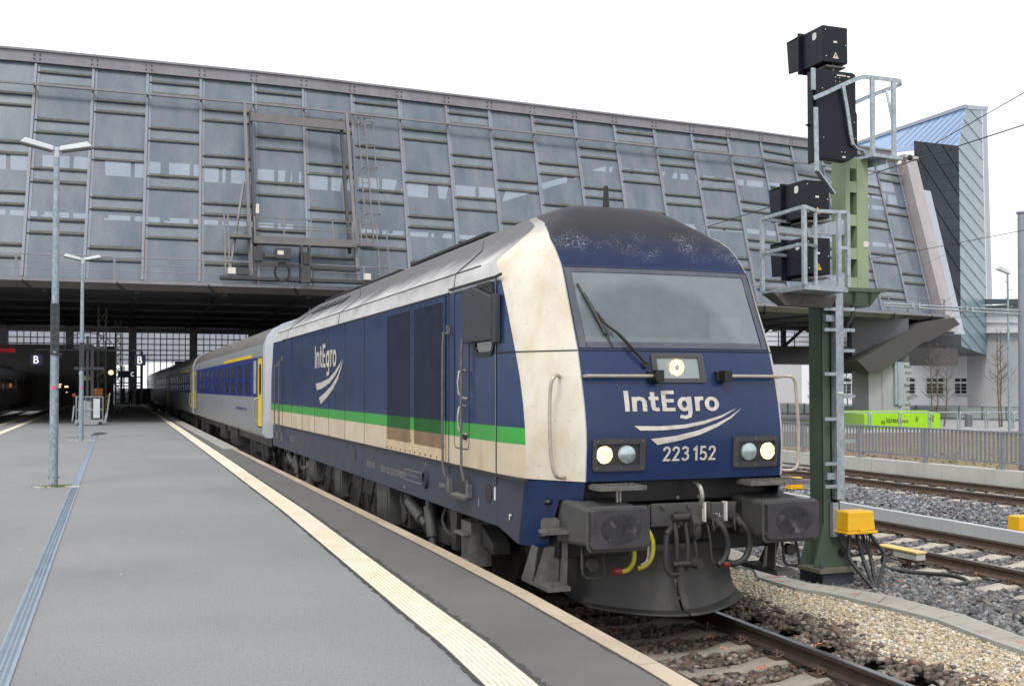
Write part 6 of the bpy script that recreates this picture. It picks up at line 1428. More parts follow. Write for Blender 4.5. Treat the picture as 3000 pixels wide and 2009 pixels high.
f1, f2, f3, f4 = (at(*cB(*p), 2, zt_-.01) for p in ((885,1315), (1120,1250), (1395,1285), (1180,1330)))
mb = MB(); mb.hexa([(p.x,p.y,zt_-.05) for p in (f1,f4,f3,f2)]+[(p.x,p.y,zt_-.01) for p in (f1,f4,f3,f2)]); mb.bar((f1.x+.1,f1.y+.05,zt_-.10), (f3.x-.25,f3.y,zt_-.06), .03, .10); mb.build('top_basket_floor', m_galv, sm)
# yellow junction box on the mast and its cables
def jbox(name, cx, cy, zb, w_, d_, h_, parent=None, loc=None):
    mb = MB(); mb.hexa([(cx-w_/2,cy-d_/2,zb+.03), (cx+w_/2,cy-d_/2,zb+.03), (cx+w_/2,cy+d_/2,zb+.03), (cx-w_/2,cy+d_/2,zb+.03), (cx-w_*.46,cy-d_*.45,zb+h_), (cx+w_*.46,cy-d_*.45,zb+h_), (cx+w_*.46,cy+d_*.45,zb+h_), (cx-w_*.46,cy+d_*.45,zb+h_)])
    j = mb.build(name, m_yel, parent, loc=loc, bevel=.018)
    mb = MB(); mb.box(cx-w_*.56,cx+w_*.56,cy-d_*.56,cy+d_*.56,zb,zb+.032); mb.box(cx-w_*.12,cx+w_*.18,cy-d_*.62,cy-d_*.5,zb+.0,zb+.06); mb.build('flange', m_yel, j, bevel=.01); return j
jbox('junction_box', 3.47, 2.50, .50, .40, .28, .27, sm)
mb = MB(); mb.box(3.22,3.30,2.58,2.64,.45,.86); mb.build('box_bracket', m_galv, sm)
mb = MB()
G = [(3.36,2.45), (3.44,2.43), (3.52,2.45), (3.60,2.42)]
F_ = [(3.44,2.10), (3.47,2.14), (3.50,2.16), (3.53,2.18)]
for (a_, b_), (c_, d_), bulge in zip(G, F_, (-.05,.05,.10,.20)):
    mb.tube([(a_,b_,.52), (a_+bulge*.5,b_-.02,.38), (a_+bulge,b_-.05,.22), ((a_+c_)/2+bulge*.7,(b_+d_)/2,.06), (c_,d_,-.12)], .024, 8)
for k in range(4): x = 3.50+.035*k; mb.tube([(x,2.42,.52), (x+.01,2.40,.36), (x-.02,2.42,.26), (x-.10,2.50,.22), (3.34,2.6,.30)], .008, 5)
mb.tube([(3.33,2.64,.90), (3.29,2.62,.80), (3.27,2.62,.7)], .016, 6); mb.tube([(3.30,2.6,.5), (3.33,2.55,.35), (3.42,2.5,.25)], .016, 6); mb.build('box_cables', m_rubber, sm, smooth=True)
p = at(2327,1447,2,-.2); D_ = (p-CAM).length; sc_ = D_*1.0/FPX
jt = thing('track_junction_box', (p.x, p.y, -.2), 'small yellow box on black cable legs beyond the right buffer', 'junction box')
zb_ = at(2327,1431,1,p.y).z; ww = 40*sc_; jbox('box_housing', p.x, p.y, zb_, ww, ww*.7, at(2327,1397,1,p.y).z-zb_, jt)
mb = MB()
for dx in (-.15,-.07,.02,.10): mb.tube([(p.x+dx,p.y,zb_+.02), (p.x+dx+.03,p.y-.05,zb_-.08), (p.x+dx*.6,p.y-.1,-.22)], .014, 6)
mb.build('cable_leg', m_rubber, jt)
p = at(2999,1592,2,-.2)
jt = thing('track_junction_box', (p.x, p.y, -.2), 'yellow junction box on a dark post at the right edge of the photo', 'junction box')
zb_ = at(2990,1556,1,p.y).z; x0_ = at(2968,1550,1,p.y).x; ww = .34; zt2 = at(2990,1509,1,p.y).z
jb_ = jbox('box_housing', x0_+ww/2, p.y, zb_, ww, .26, zt2-zb_, jt)
mb = MB(); mb.box(p.x-.03,p.x+.04,p.y-.03,p.y+.03,-.3,zb_); mb.build('post', m_sig, jt)
mb = MB(); hh_ = zt2-zb_
for k, s_ in enumerate(('Ay', '602G21', '602G22')): put_text(mb, s_, lambda a, b, k=k: (x0_+.10+(.16 if k else .06)*a, p.y-.126, zb_+hh_*(.68-.20*k)+hh_*.12*b), 0)
mb.build('box_number', m_black, jt)
# track magnet with yellow cover
A_ = at(2585,1597,2,.02); B2 = at(2697,1622,2,.02)
tm = thing('track_magnet', (A_.x, B2.y, -.2), 'yellow topped train control magnet lying beside the rusty rail', 'track magnet')
cx = (A_.x+B2.x)/2
mb = MB(); mb.box(cx-.09,cx+.09,B2.y,A_.y,.02,.045); mb.build('yellow_cover', Mm('weathered_yellow_cover', (.72,.50,.16), .6, var=.08), tm, bevel=.006)
mb = MB(); mb.box(cx-.075,cx+.075,B2.y+.02,A_.y-.02,-.07,.02); mb.build('magnet_body', Mm('grey_magnet_body', (.42,.42,.38), .6), tm)
mb = MB(); mb.box(cx-.1,cx+.35,B2.y+.25,B2.y+.33,-.14,-.10); mb.box(cx-.03,cx+.03,B2.y+.24,B2.y+.36,-.2,-.07); mb.box(cx-.1,cx-.07,A_.y-.34,A_.y-.2,-.05,.01); mb.build('magnet_bracket', m_rail, tm)
cb_ = [(1375,292), (1330,318), (1318,360), (1350,400), (1450,425), (1640,440), (1780,452), (1880,472), (1932,497), (1915,515), (1800,533), (1640,543), (1480,552), (1380,567), (1310,582)]
mb = MB(); mb.tube([V3(at(2050+x/2.465, 1500+y/2.465, 2, (-.02 if i < 2 else -.13))) for i, (x, y) in enumerate(cb_)], .026, 8, smooth=4)
tag(mb.build('track_cable', m_rubber, smooth=True), 'thick black cable looping over the ballast from the yellow topped magnet', 'cable')

# ------------------------------------------------------------------ platform furniture
m_lum = Mm('pale_lamp_housing', (.50,.53,.55), .4, var=.06); m_lumd = Mm('lamp_underside', (.13,.13,.12), .5, var=.2)
def lamp_post(x, y, label):
    L = thing('street_lamp', (x, y, .55), label, 'street lamp', 'lamps along the platform')
    mb = MB(); mb.cyl((x,y,.55), (x,y,2.85), .074, 20, r2=.070); mb.cyl((x,y,2.85), (x,y,6.30), .066, 20, r2=.047); mb.build('pole', m_galvp, L, smooth=True)
    mb = MB(); mb.box(x-.09,x-.07,y-.01,y+.01,.70,.72); mb.box(x+.07,x+.09,y-.01,y+.01,.70,.72); mb.build('ground_bolt', m_black, L)
    mb = MB(); mb.box(x-.07,x+.07,y-.10,y+.06,2.84,3.73); sp_ = mb.build('loudspeaker', Mm('dark_speaker_housing', (.04,.048,.052), .55, var=.2, vs=3), L, bevel=.012)
    mb = MB()
    for k in range(6): mb.cyl((x,y-.102,2.98+.14*k), (x,y-.100,2.98+.14*k), .048, 16)
    mb.build('speaker_cone', Mm('speaker_mesh', (.028,.033,.036), .7), sp_)
    mb = MB(); mb.box(x-.02,x+.02,y-.104,y-.10,2.87,2.895); mb.build('speaker_badge', m_galv, sp_)
    mb = MB(); mb.tube([(x+.03,y-.07,2.86), (x+.07,y-.1,2.80), (x+.11,y-.1,2.82), (x+.12,y-.08,2.86)], .008, 6); mb.ellip((x+.09,y-.1,2.84), (.025,.025,.025)); mb.build('small_camera', m_black, L)
    mb = MB(); mb.box(x-.04,x+.04,y-.045,y+.045,6.28,6.46); mb.build('lamp_neck', m_lum, L, bevel=.006)
    for s in (-1, 1):
        mb = MB(); z0 = 6.40
        mb.hexa([(x+s*.045,y-.09,z0-.01), (x+s*.58,y-.12,z0+.10), (x+s*.58,y+.12,z0+.10), (x+s*.045,y+.09,z0-.01), (x+s*.045,y-.07,z0+.075), (x+s*.50,y-.09,z0+.19), (x+s*.50,y+.09,z0+.19), (x+s*.045,y+.07,z0+.075)])
        h_ = mb.build('lamp_head', m_lum, L, bevel=.015)
        mb = MB(); mb.hexa([(x+s*.08,y-.075,z0-.022), (x+s*.56,y-.105,z0+.078), (x+s*.56,y+.105,z0+.078), (x+s*.08,y+.075,z0-.022), (x+s*.08,y-.075,z0-.008), (x+s*.56,y-.105,z0+.090), (x+s*.56,y+.105,z0+.090), (x+s*.08,y+.075,z0-.008)]); mb.build('diffuser', m_lumd, h_)
    mb = MB(); mb.prism([(x+.0+.035*math.cos(a), y-.074, 2.27+.035*math.sin(a)) for a in [i*math.pi/4 for i in range(8)]], (0,.006,0)); mb.build('pink_sticker', Mm('pink_sticker', (.75,.06,.20), .5), L)
    return L
lamp_post(-5.942, 11.98, 'nearer galvanised twin-head platform lamp with a dark loudspeaker column')
lamp_post(-5.962, 29.25, 'farther galvanised twin-head platform lamp in front of the barred trolley')
m_grass = Mm('weed_green', (.10,.17,.025), .6, var=.35, vs=20)
mb = MB()
for i in range(420):
    a = random.uniform(0, 6.28); r_ = random.uniform(.06, .17); x = -5.942+random.gauss(.10 if i % 3 else -.05, .13); y = 11.98-.06-abs(random.gauss(0, .06)); h_ = random.uniform(.015,.055)
    dx, dy = random.uniform(-.02,.02), random.uniform(-.02,.02); mb.add([(x-.004,y,.555), (x+.004,y,.555), (x+dx,y+dy,.555+h_)], [(0,1,2)])
tag(mb.build('weeds', m_grass), 'green weeds growing round the foot of the nearer platform lamp', 'weeds', kind='stuff')
mb = MB()
for x0_, y0_ in ((-5.942,11.98), (-5.962,29.25)):
    for k in range(26):
        x = x0_+random.uniform(-.36,.42); y = y0_-random.uniform(.02,.2); r_ = random.uniform(.012,.035); mb.ellip((x,y,.556), (r_*1.6,r_,.012), 7, 4)
tag(mb.build('mortar_crumbs', Mm('pale_mortar', (.55,.53,.47), .9)), 'pale broken mortar round the lamp feet on the asphalt', 'rubble', kind='stuff')
# cage trolley / wheelchair lift
tr_ = thing('lift_trolley', (-5.95, 45.3, .55), 'wheeled tubular steel boarding lift parked behind the farther lamp', 'boarding lift')
m_tub = Mm('tubular_steel', (.33,.34,.36), .4, .4, var=.1)
mb = MB()
for x in (-6.60,-5.45):
    for y in (44.9,45.9): mb.cyl((x,y,.7), (x,y,1.85), .022, 8)
for z in (.78,1.25,1.85):
    mb.bar((-6.6,44.9,z), (-5.45,44.9,z), .035); mb.bar((-6.6,45.9,z), (-5.45,45.9,z), .035); mb.bar((-6.6,44.9,z), (-6.6,45.9,z), .035); mb.bar((-5.45,44.9,z), (-5.45,45.9,z), .035)
for x in (-6.4,-6.2,-6.0,-5.8,-5.6): mb.bar((x,44.9,.75), (x,44.9,1.85), .02)
mb.build('cage_frame', m_tub, tr_)
mb = MB(); mb.box(-6.65,-5.42,44.8,46,.60,.76); mb.box(-6.4,-5.7,44.75,44.85,.58,.68); mb.build('chassis', m_tub, tr_)
mb = MB(); mb.box(-5.86,-5.58,44.82,44.86,.88,1.76); mb.build('light_panel', Mm('pale_panel', (.50,.54,.58), .5), tr_); mb = MB(); mb.box(-6.5,-5.95,44.95,45.5,.8,1.68); mb.build('grey_case', m_galv, tr_); mb = MB(); mb.box(-6.15,-5.98,44.86,44.87,1.66,1.74); mb.build('blue_label', m_cblue, tr_)
mb = MB(); mb.bar((-5.30,44.8,.8), (-5.16,44.8,2.02), .05); mb.bar((-6.75,44.8,.75), (-6.68,44.8,1.45), .06); mb.bar((-5.36,44.85,.65), (-5.28,44.85,1.1), .10); mb.bar((-6.4,44.8,.70), (-5.9,44.8,.62), .03); mb.bar((-5.9,44.8,.62), (-5.5,44.8,.72), .03); mb.build('lever', m_tub, tr_)
for x in (-6.45,-5.55):
    mb = MB(); mb.cyl((x,44.75,.63), (x,44.85,.63), .085, 14); mb.build('wheel', m_rubber, tr_)
# B sign gantry
m_sblue = Mm('sign_blue', (.010,.016,.09), .4); m_gpost = Mm('grey_post_paint', (.13,.135,.15), .5, var=.08)
sg = thing('sign_gantry', (-6.0, 52, .55), 'grey twin post with a long cross bar carrying hanging section signs', 'sign gantry')
mb = MB(); mb.box(-6.35,-6.22,52.0,52.15,.55,4.95); mb.box(-6.12,-5.98,52.0,52.15,.55,4.45); mb.build('gantry_posts', m_gpost, sg)
mb = MB(); mb.cyl((-8.80,52,4.22), (-3.60,52,4.22), .035, 8); mb.box(-6.95,-5.35,51.9,52.1,4.28,4.42); mb.box(-6.95,-5.45,51.9,52.1,3.20,3.34); mb.tube([(-7.4,52,4.25), (-7.2,52,4.8), (-6.6,52,5.1), (-5.8,52,5.05), (-5.2,52,4.7), (-4.9,52,4.3)], .025, 6); mb.build('cross_bars', m_gpost, sg)
def sec_sign(name, x, y, z, s, ch, label, cat='section sign', group=None):
    t = thing(name, (x, y, z), label, cat, group)
    mb = MB(); mb.box(x-s/2,x+s/2,y-.05,y+.05,z-s/2,z+s/2); mb.build('panel', m_sblue, t)
    mb = MB(); a_ = .34*s; mb2 = put_text(mb, ch, lambda a, b: (x-.24*s+.44*s*a, y-.055, z-.34*s+.70*s*b), .012); mb.build('letter', Mm('lit_white_letter', (.85,.85,.85), .5, emit=((1,.98,.95), .55)), t)
    mb = MB(); mb.cyl((x-.05*s,y,z+s/2), (x-.05*s,y,z+s/2+.25*s), .02, 6); mb.build('hanger', m_gpost, t)
sec_sign('section_sign', -8.72, 52, 3.70, .56, 'B', 'left dark blue hanging sign with a white letter B'); sec_sign('section_sign', -3.70, 52, 3.72, .56, 'B', 'right dark blue hanging sign with a white letter B')
sec_sign('section_sign', at(236,1094,1,66).x, 66, at(236,1094,1,66).z, .42, 'C', 'dim hanging sign with a white letter C left of the farther lamp'); sec_sign('section_sign', at(388,1096,1,66).x, 66, at(388,1096,1,66).z, .42, 'C', 'dim hanging sign with a white letter C beside the platform number')
def lattice(x, y, w_, z1, label):
    t = thing('lattice_mast', (x, y, .5), label, 'lattice mast', 'lattice masts in the hall'); m_l = m_mast
    mb = MB()
    for dx in (-w_/2, w_/2):
        for dy in (-w_/2, w_/2): mb.bar((x+dx,y+dy,.5), (x+dx,y+dy,z1), .07)
    z = .6; k = 0
    while z < z1-w_*1.4:
        s = 1 if k % 2 else -1; mb.bar((x-s*w_/2,y-w_/2,z), (x+s*w_/2,y-w_/2,z+w_*1.4), .045); mb.bar((x+s*w_/2,y+w_/2,z), (x-s*w_/2,y+w_/2,z+w_*1.4), .045); z += w_*1.4; k += 1
    mb.build('lattice', m_l, t)
    if y < 58:
        for j in range(6):
            mb = MB(); mb.bar((x+.2,y-w_/2-.05,.6+.22*j), (x+.34,y-w_/2-.05,.75+.22*j), .06); mb.build('hazard_stripe', m_yel, t)
lattice(-5.62, 56, .42, 6.9, 'nearer green lattice mast standing behind the platform posts'); lattice(-4.75, 68, .36, 7.2, 'farther narrow green lattice mast inside the hall')
def px_thing(name, x0, x1, y0, y1, Y, mat, label, cat, th=.08, text=None, tmat=None, parent=None):
    a = at(x0,y1,1,Y); b = at(x1,y0,1,Y); t = thing(name, (a.x,Y,a.z), label, cat)
    mb = MB(); mb.box(a.x,b.x,Y,Y+th,a.z,b.z); mb.build('panel', mat, t, bevel=.01)
    return t, a, b
m_warne = Mm('dim_yellow_sign', (.45,.30,.02), .5)
a = at(291,1095,1,58); b = at(310,1076,1,58); t = thing('warning_sign', (a.x,58,a.z), 'yellow triangular warning sign hanging near the lattice masts', 'warning sign')
mb = MB(); mb.prism([(a.x,58,a.z), (b.x,58,a.z), ((a.x+b.x)/2,58,b.z)], (0,.05,0)); mb.build('panel', m_warne, t); mb = MB(); mb.prism([((a.x+b.x)/2-.08,57.98,a.z+.07), ((a.x+b.x)/2+.08,57.98,a.z+.07), ((a.x+b.x)/2,57.98,a.z+.2)], (0,.015,0)); mb.build('symbol', m_black, t)
t, a, b = px_thing('exit_sign', 246, 266, 1101, 1114, 56.2, m_orange, 'small green and white exit sign with an orange frame behind the farther lamp', 'exit sign')
mb = MB(); mb.box(a.x+.03,b.x-.10,56.15,56.2,a.z+.03,b.z-.03); mb.build('green_field', Mm('lit_exit_green', (.03,.25,.12), .5, emit=((.1,.6,.35), .35)), t); mb = MB(); mb.box(a.x+.06,a.x+.10,56.13,56.15,a.z+.05,b.z-.05); mb.box(a.x+.14,a.x+.18,56.13,56.15,a.z+.05,b.z-.05); mb.build('pictogram', m_letterw, t)
t, a, b = px_thing('information_board', 274, 301, 1137, 1158, 54, m_orange, 'orange notice board above the boarding lift', 'notice board')
mb = MB(); mb.box(a.x+.06,a.x+.16,53.97,54,b.z-.14,b.z-.04); mb.build('notice', m_letterw, t); mb = MB(); mb.box(a.x+.05,a.x+.1,54.02,54.06,.55,a.z); mb.box(b.x-.1,b.x-.05,54.02,54.06,.55,a.z); mb.build('board_legs', m_gpost, t)
t, a, b = px_thing('stop_lamp', 211, 223, 1152, 1162, 60, Mm('white_rim', (.6,.6,.6), .5), 'small red stop panel with a white rim left of the boarding lift', 'stop panel')
mb = MB(); mb.box(a.x+.04,b.x-.04,59.96,60,a.z+.04,b.z-.04); mb.build('red_field', Mm('lit_red', (.3,.01,.01), .5, emit=((.6,.02,.02), .5)), t); mb = MB(); mb.box((a.x+b.x)/2-.03,(a.x+b.x)/2+.03,60.02,60.06,.55,a.z); mb.build('post', m_gpost, t)
p = at(325,1091,1,64); t = thing('station_clock', V3(p), 'small lit round clock hanging between the lattice masts and the platform number', 'clock')
mb = MB(); mb.cyl((p.x,64,p.z), (p.x,64.15,p.z), .16, 20); mb.build('dial', Mm('lit_clock_dial', (.8,.6,.35), .5, emit=((1,.78,.45), .9)), t); mb = MB(); mb.cyl((p.x,64.02,p.z), (p.x,64.16,p.z), .19, 20); mb.cyl((p.x,64.1,p.z+.15), (p.x,64.1,p.z+.9), .02, 6); mb.build('clock_case', m_black, t)
t, a, b = px_thing('platform_number_sign', 345, 378, 1086, 1103, 70, m_sblue, 'dim platform number board reading 3 and 5', 'platform number')
mb = MB(); put_text(mb, '3', lambda u, v: (a.x+.12+.12*u, 69.97, a.z+.10+.22*v), .0); put_text(mb, '5', lambda u, v: (a.x+.50+.13*u, 69.97, a.z+.10+.24*v), 0); mb.build('number', m_gpost, t)
a = at(-36,1031,1,105.9); b = at(47,1020,1,105.9)
mb = MB(); put_text(mb, 'Chemnitz', lambda u, v: (a.x+(b.x-a.x)*u, 105.9, a.z+(b.z-a.z)*1.25*v), .03)
tag(mb.build('station_name_letters', Mm('lit_red_letters', (.5,.02,.03), .5, emit=((.75,.03,.04), .22)), loc=(a.x,105.9,a.z)), 'red illuminated letters of the station name on the far hall wall', 'sign lettering')
for x0, x1, y0, y1, lb in ((170,180,1124,1127,'small orange light strip far behind the nearer lamp'), (170,178,1131,1135,'warm lit panel just right of the nearer lamp pole'), (189,200,1130,1135,'warm lit panel midway between the two lamps'), (194,197,1147,1150,'tiny warm lamp low between the two platform lamps')):
    a = at(x0,y1,1,100); b = at(x1,y0,1,100); mb = MB(); mb.box(a.x,b.x,100,100.1,a.z,b.z); tag(mb.build('lit_panel', Mm('warm_lit_panel', (.8,.6,.35), .5, emit=((1,.72,.40), 1.3)), loc=V3(a)), lb, 'light')
# platform person far away
def figure(x, y, z0, h, label, mats, turn=0.0):
    t = thing('person', (x, y, z0), label, 'person'); s = h/1.75
    me = bpy.data.meshes.new('body'); V = [(0,0,.95), (0,0,1.15), (0,0,1.40), (0,0,1.52), (0,-.01,1.62), (.18,0,1.42), (.22,.02,1.15), (.20,-.08,.92), (-.18,0,1.42), (-.22,.02,1.15), (-.20,-.05,.92), (.09,0,.90), (.11,-.05,.50), (.11,.03,.06), (.12,-.12,.03), (-.09,0,.90), (-.10,.05,.50), (-.11,.10,.06), (-.12,-.04,.03)]
    Ed = [(0,1), (1,2), (2,3), (3,4), (2,5), (5,6), (6,7), (2,8), (8,9), (9,10), (0,11), (11,12), (12,13), (13,14), (0,15), (15,16), (16,17), (17,18)]
    R_ = [.15,.14,.16,.06,.095,.07,.05,.035,.07,.05,.035,.09,.065,.045,.035,.09,.065,.045,.035]
    me.from_pydata([(a*s, b*s, c*s) for a, b, c in V], Ed, []); o = bpy.data.objects.new('body', me); COL.objects.link(o); o.parent = t; me.materials.append(mats)
    sk = o.modifiers.new('skin', 'SKIN')
    for i, r_ in enumerate(R_): me.skin_vertices[0].data[i].radius = (r_*s, r_*s*.8)
    me.skin_vertices[0].data[0].use_root = True
    ss = o.modifiers.new('subdivision', 'SUBSURF'); ss.levels = 1; ss.render_levels = 1; return t
figure(-3.71, 86, .55, 1.72, 'dark silhouette of a person standing far down the platform', m_black)
# dark train on the left track
tn = thing('parked_train', (-13.9, 60, 0), 'dark grey train standing on the left track inside the hall', 'train')
m_tdk = Mm('dark_grey_train_paint', (.085,.085,.095), .4, .2, var=.1, vs=.6); m_tdr = Mm('train_roof_grey', (.20,.20,.21), .5)
pr = [(-1.4,1.0), (-1.42,2.2), (-1.38,3.2), (-1.15,3.65), (-.7,3.85), (0,3.9), (.7,3.85), (1.15,3.65), (1.38,3.2), (1.42,2.2), (1.4,1.0)]
for k in range(3):
    y0 = 48+20.5*k; y1 = y0+20.2; mb = MB(); n = len(pr)
    mb.add([(-13.9+x, y, z) for y in (y0, y1) for x, z in pr], [(i, i+1, n+i+1, n+i) for i in range(n-1)]+[tuple(range(n)), tuple(range(n, 2*n))]); mb.m = [1 if 2 < i < 7 else 0 for i in range(n-1)]+[0, 0]
    cr_ = mb.build('train_car', [m_tdk, m_tdr], tn)
    mb = MB(); 
    for j in range(6): mb.box(-12.49,-12.46,y0+1.2+3.1*j,y0+3.5+3.1*j,2.0,2.9)
    mb.build('window_row', m_cwin, cr_); mb = MB(); mb.box(-15,-12.8,y0+1,y1-1,.45,1.0); mb.build('underframe', m_black, cr_)
    mb = MB(); mb.box(-14.3,-13.5,y0+4,y0+9,3.9,4.15); mb.build('roof_unit', m_tdk, cr_)
mb = MB(); mb.box(-12.46,-12.45,82,84,2.3,2.6); mb.build('warm_interior_light', Mm('warm_window_glow', (.2,.12,.04), .5, emit=((.9,.5,.15), .18)), tn)

# ------------------------------------------------------------------ right side: lawn, plaza, buildings
m_lawn, _ = M('autumn_lawn', (.17,.155,.075), .95, var=.2, vs=.6, dirt=[((.17,.11,.095), .9, .22, (1,1,1), .44, .56), ((.26,.20,.08), .6, 1.5, (1,1,1), .5, .7), ((.10,.07,.06), .7, 14, (1,1,1), .55, .65), ((.32,.27,.14), .6, 9, (1,1,1), .62, .72)], bump=1.0, bs=18)
K0, K1 = at(2420,1268,2,-.1), at(3100,1260,2,-.1)
dK = (K1-K0).normalized(); A1_ = K0-dK*80; B1_ = K1+dK*80
sheet('lawn', [(14.65,-10), (120,-10), (B1_.x,B1_.y), (K0.x,K0.y), (14.65,75)], -.11, m_lawn)
m_plaza, _ = M('plaza_paving', (.30,.295,.30), .85, var=.06, vs=.8, dirt=[((.22,.21,.21), .5, 2, (1,1,1), .5, .75)])
sheet('plaza', [(K0.x,K0.y), (B1_.x,B1_.y), (300,200), (30,300), (14.7,80)], -.105, m_plaza)
mb = MB(); mb.bar((K0.x,K0.y,-.06), (B1_.x,B1_.y,-.06), .35, .12); tag(mb.build('lawn_kerb', m_kerb), kind='structure')
# leaf litter band on the lawn
mb = MB()
for i in range(5200):
    y = random.uniform(2, 26); x = 14.9+abs(random.gauss(0, 4.2)); r_ = random.uniform(.02,.055); a_ = random.uniform(0, 3.14); c_, s_ = r_*math.cos(a_), r_*math.sin(a_); z = -.10+random.uniform(0,.05)
    mb.add([(x-c_,y-s_,z), (x+s_*.6,y-c_*.6,z+random.uniform(-.02,.03)), (x+c_,y+s_,z+.01), (x-s_*.6,y+c_*.6,z+random.uniform(0,.04))], [(0,1,2,3)], random.choice((0,0,1,2)))
tag(mb.build('leaf_litter', [Mm('brown_leaf', (.15,.085,.05), .8), Mm('dark_leaf', (.07,.05,.045), .8), Mm('ochre_leaf', (.30,.19,.07), .8)]), 'brown leaf litter and dry grass behind the grey railing', 'leaf litter', kind='stuff')
# green plinth and small planters
m_dgreen = Mm('darker_planter_green', (.07,.17,.008), .5, var=.08); m_lime = Mm('lime_green_paint', (.30,.60,.008), .5, var=.05, dirt=[((.22,.42,.02), .4, 3, (1,1,1), .5, .8)]);  # planters use a darker green than the plinth
F0 = at(2532,1258,2,-.1); F1_ = at(2755,1255,2,-.1); bk = Vector((5.5, 7.5, 0)); bl = Vector((4.6, 9.0, 0))
zt_p = at(2600,1213,1,(F0.y+F1_.y)/2).z
gp_ = thing('green_plinth', V3(F0), 'bright lime green plinth with black graffiti at the foot of the concrete pier', 'plinth')
mb = MB(); q = [F0, F1_, F1_+bk, F0+Vector((2.2,8.5,0)) if False else F0+bl]; mb.hexa([(p.x,p.y,-.12) for p in q]+[(p.x,p.y,zt_p) for p in q]); mb.build('plinth_body', m_lime, gp_)
uF = (F1_-F0).normalized()
def on_front(px, py_):       # point on the plinth's front face
    d = ray(px, py_); nrm = Vector((uF.y, -uF.x, 0)); t = (F0-CAM).dot(nrm)/d.dot(nrm); p = CAM+d*t; return p+Vector((.0,-.03,0))
mb = MB()
def gtext(s, x0, x1, yt, yb): put_text(mb, s, lambda a, b: V3(on_front(x0+(x1-x0)*a, yb+(yt-yb)*b)), 0)
gtext('@', 2581, 2592, 1231, 1242); gtext('lzzrea', 2596, 2626, 1222, 1237); gtext('lmvn', 2628, 2660, 1226, 1238); gtext('A', 2681, 2687, 1219, 1235); gtext('/', 2685, 2689, 1221, 1234); gtext('x#', 2719, 2735, 1214, 1236)
mb.build('graffiti_writing', m_black, gp_)
p = at(2349,1246,2,-.1); p2 = at(2395,1250,2,-.1); mb = MB(); zz_ = at(2370,1232,1,p.y).z; mb.hexa([(p.x,p.y,-.12), (p2.x,p2.y,-.12), (p2.x+1.6,p2.y+1.2,-.12), (p.x+1.6,p.y+1.2,-.12), (p.x,p.y,zz_), (p2.x,p2.y,zz_), (p2.x+1.6,p2.y+1.2,zz_), (p.x+1.6,p.y+1.2,zz_)]); tag(mb.build('green_planter', m_dgreen, loc=V3(p)), 'low green planter partly hidden left of the signal mast', 'planter')
p = at(2493,1213,2,-.1); mb = MB(); mb.box(p.x,p.x+1.1,p.y,p.y+1,-.12,.55); tag(mb.build('green_planter', m_dgreen, loc=V3(p)), 'small dark green planter directly left of the concrete pier', 'planter')
# hoop barriers
hx = [(2470,2544.6), (2551.7,2634), (2641,2721), (2728,2806), (2813,2887), (2894,2966), (2971,3050)]
for i, (a_, b_) in enumerate(hx):
    pa = at(a_,1260,2,-.1); pb2 = at(b_,1259,2,-.1); zt3 = at(b_,1207,1,pb2.y).z
    where = ('leftmost hoop barrier, directly right of the signal mast', 'hoop barrier before the left part of the green plinth', 'hoop barrier before the graffiti end of the green plinth', 'hoop barrier at the right end of the green plinth', 'hoop barrier in front of the grey litter bin', 'hoop barrier left of the stepped lamp pole', 'hoop barrier right of the stepped lamp pole')[i]
    mb = MB(); mb.tube([(pa.x,pa.y,-.11), (pa.x,pa.y,zt3-.05), (pa.x+.03,pa.y,zt3), (pb2.x-.03,pb2.y,zt3), (pb2.x,pb2.y,zt3-.05), (pb2.x,pb2.y,-.11)], .04, 6, smooth=0); tag(mb.build('hoop_barrier', m_galv, loc=V3(pa)), where, 'hoop barrier', 'hoop barriers along the plaza')
p = at(2838,1249,2,-.1); r_ = (at(2849,1249,2,-.1)-at(2827,1249,2,-.1)).length/2; zt3 = at(2838,1213,1,p.y).z
mb = MB(); mb.cyl((p.x,p.y,-.1), (p.x,p.y,zt3), r_, 20); t = thing('litter_bin', V3(p), 'grey cylindrical litter bin on the plaza', 'litter bin'); mb.build('bin_body', m_gpost, t, smooth=True); mb = MB(); mb.cyl((p.x,p.y,zt3), (p.x,p.y,zt3+.04), r_*1.06, 20); mb.build('bin_rim', m_galv, t)
# glass balustrade
G0, G1 = at(2262,1212,2,-.1), at(3100,1236,2,-.1)
gb = thing('glass_balustrade', V3(G0), 'greenish glass balustrade in front of the white building', 'balustrade')
m_gbal = bpy.data.materials.new('greenish_balustrade_glass'); m_gbal.use_nodes = True; T = m_gbal.node_tree; B_ = T.nodes['Principled BSDF']; B_.inputs['Base Color'].default_value = (.42,.50,.46,1); B_.inputs['Roughness'].default_value = .15; B_.inputs['Alpha'].default_value = .62
nb_ = 14
for k in range(nb_):
    a_ = G0.lerp(G1, k/nb_); b_ = G0.lerp(G1, (k+1)/nb_)
    mb = MB(); mb.bar((a_.x,a_.y,-.1), (a_.x,a_.y,.85), .10); mb.build('balustrade_post', m_gpost, gb)
    mb = MB(); mb.bar((a_.x,a_.y,.36), (b_.x,b_.y,.36), .02, .85); mb.build('glass_pane', m_gbal, gb)
mb = MB(); mb.bar((G0.x,G0.y,.84), (G1.x,G1.y,.84), .08, .05); mb.bar((G0.x,G0.y,-.05), (G1.x,G1.y,-.05), .15, .08); mb.build('top_rail', m_gpost, gb)
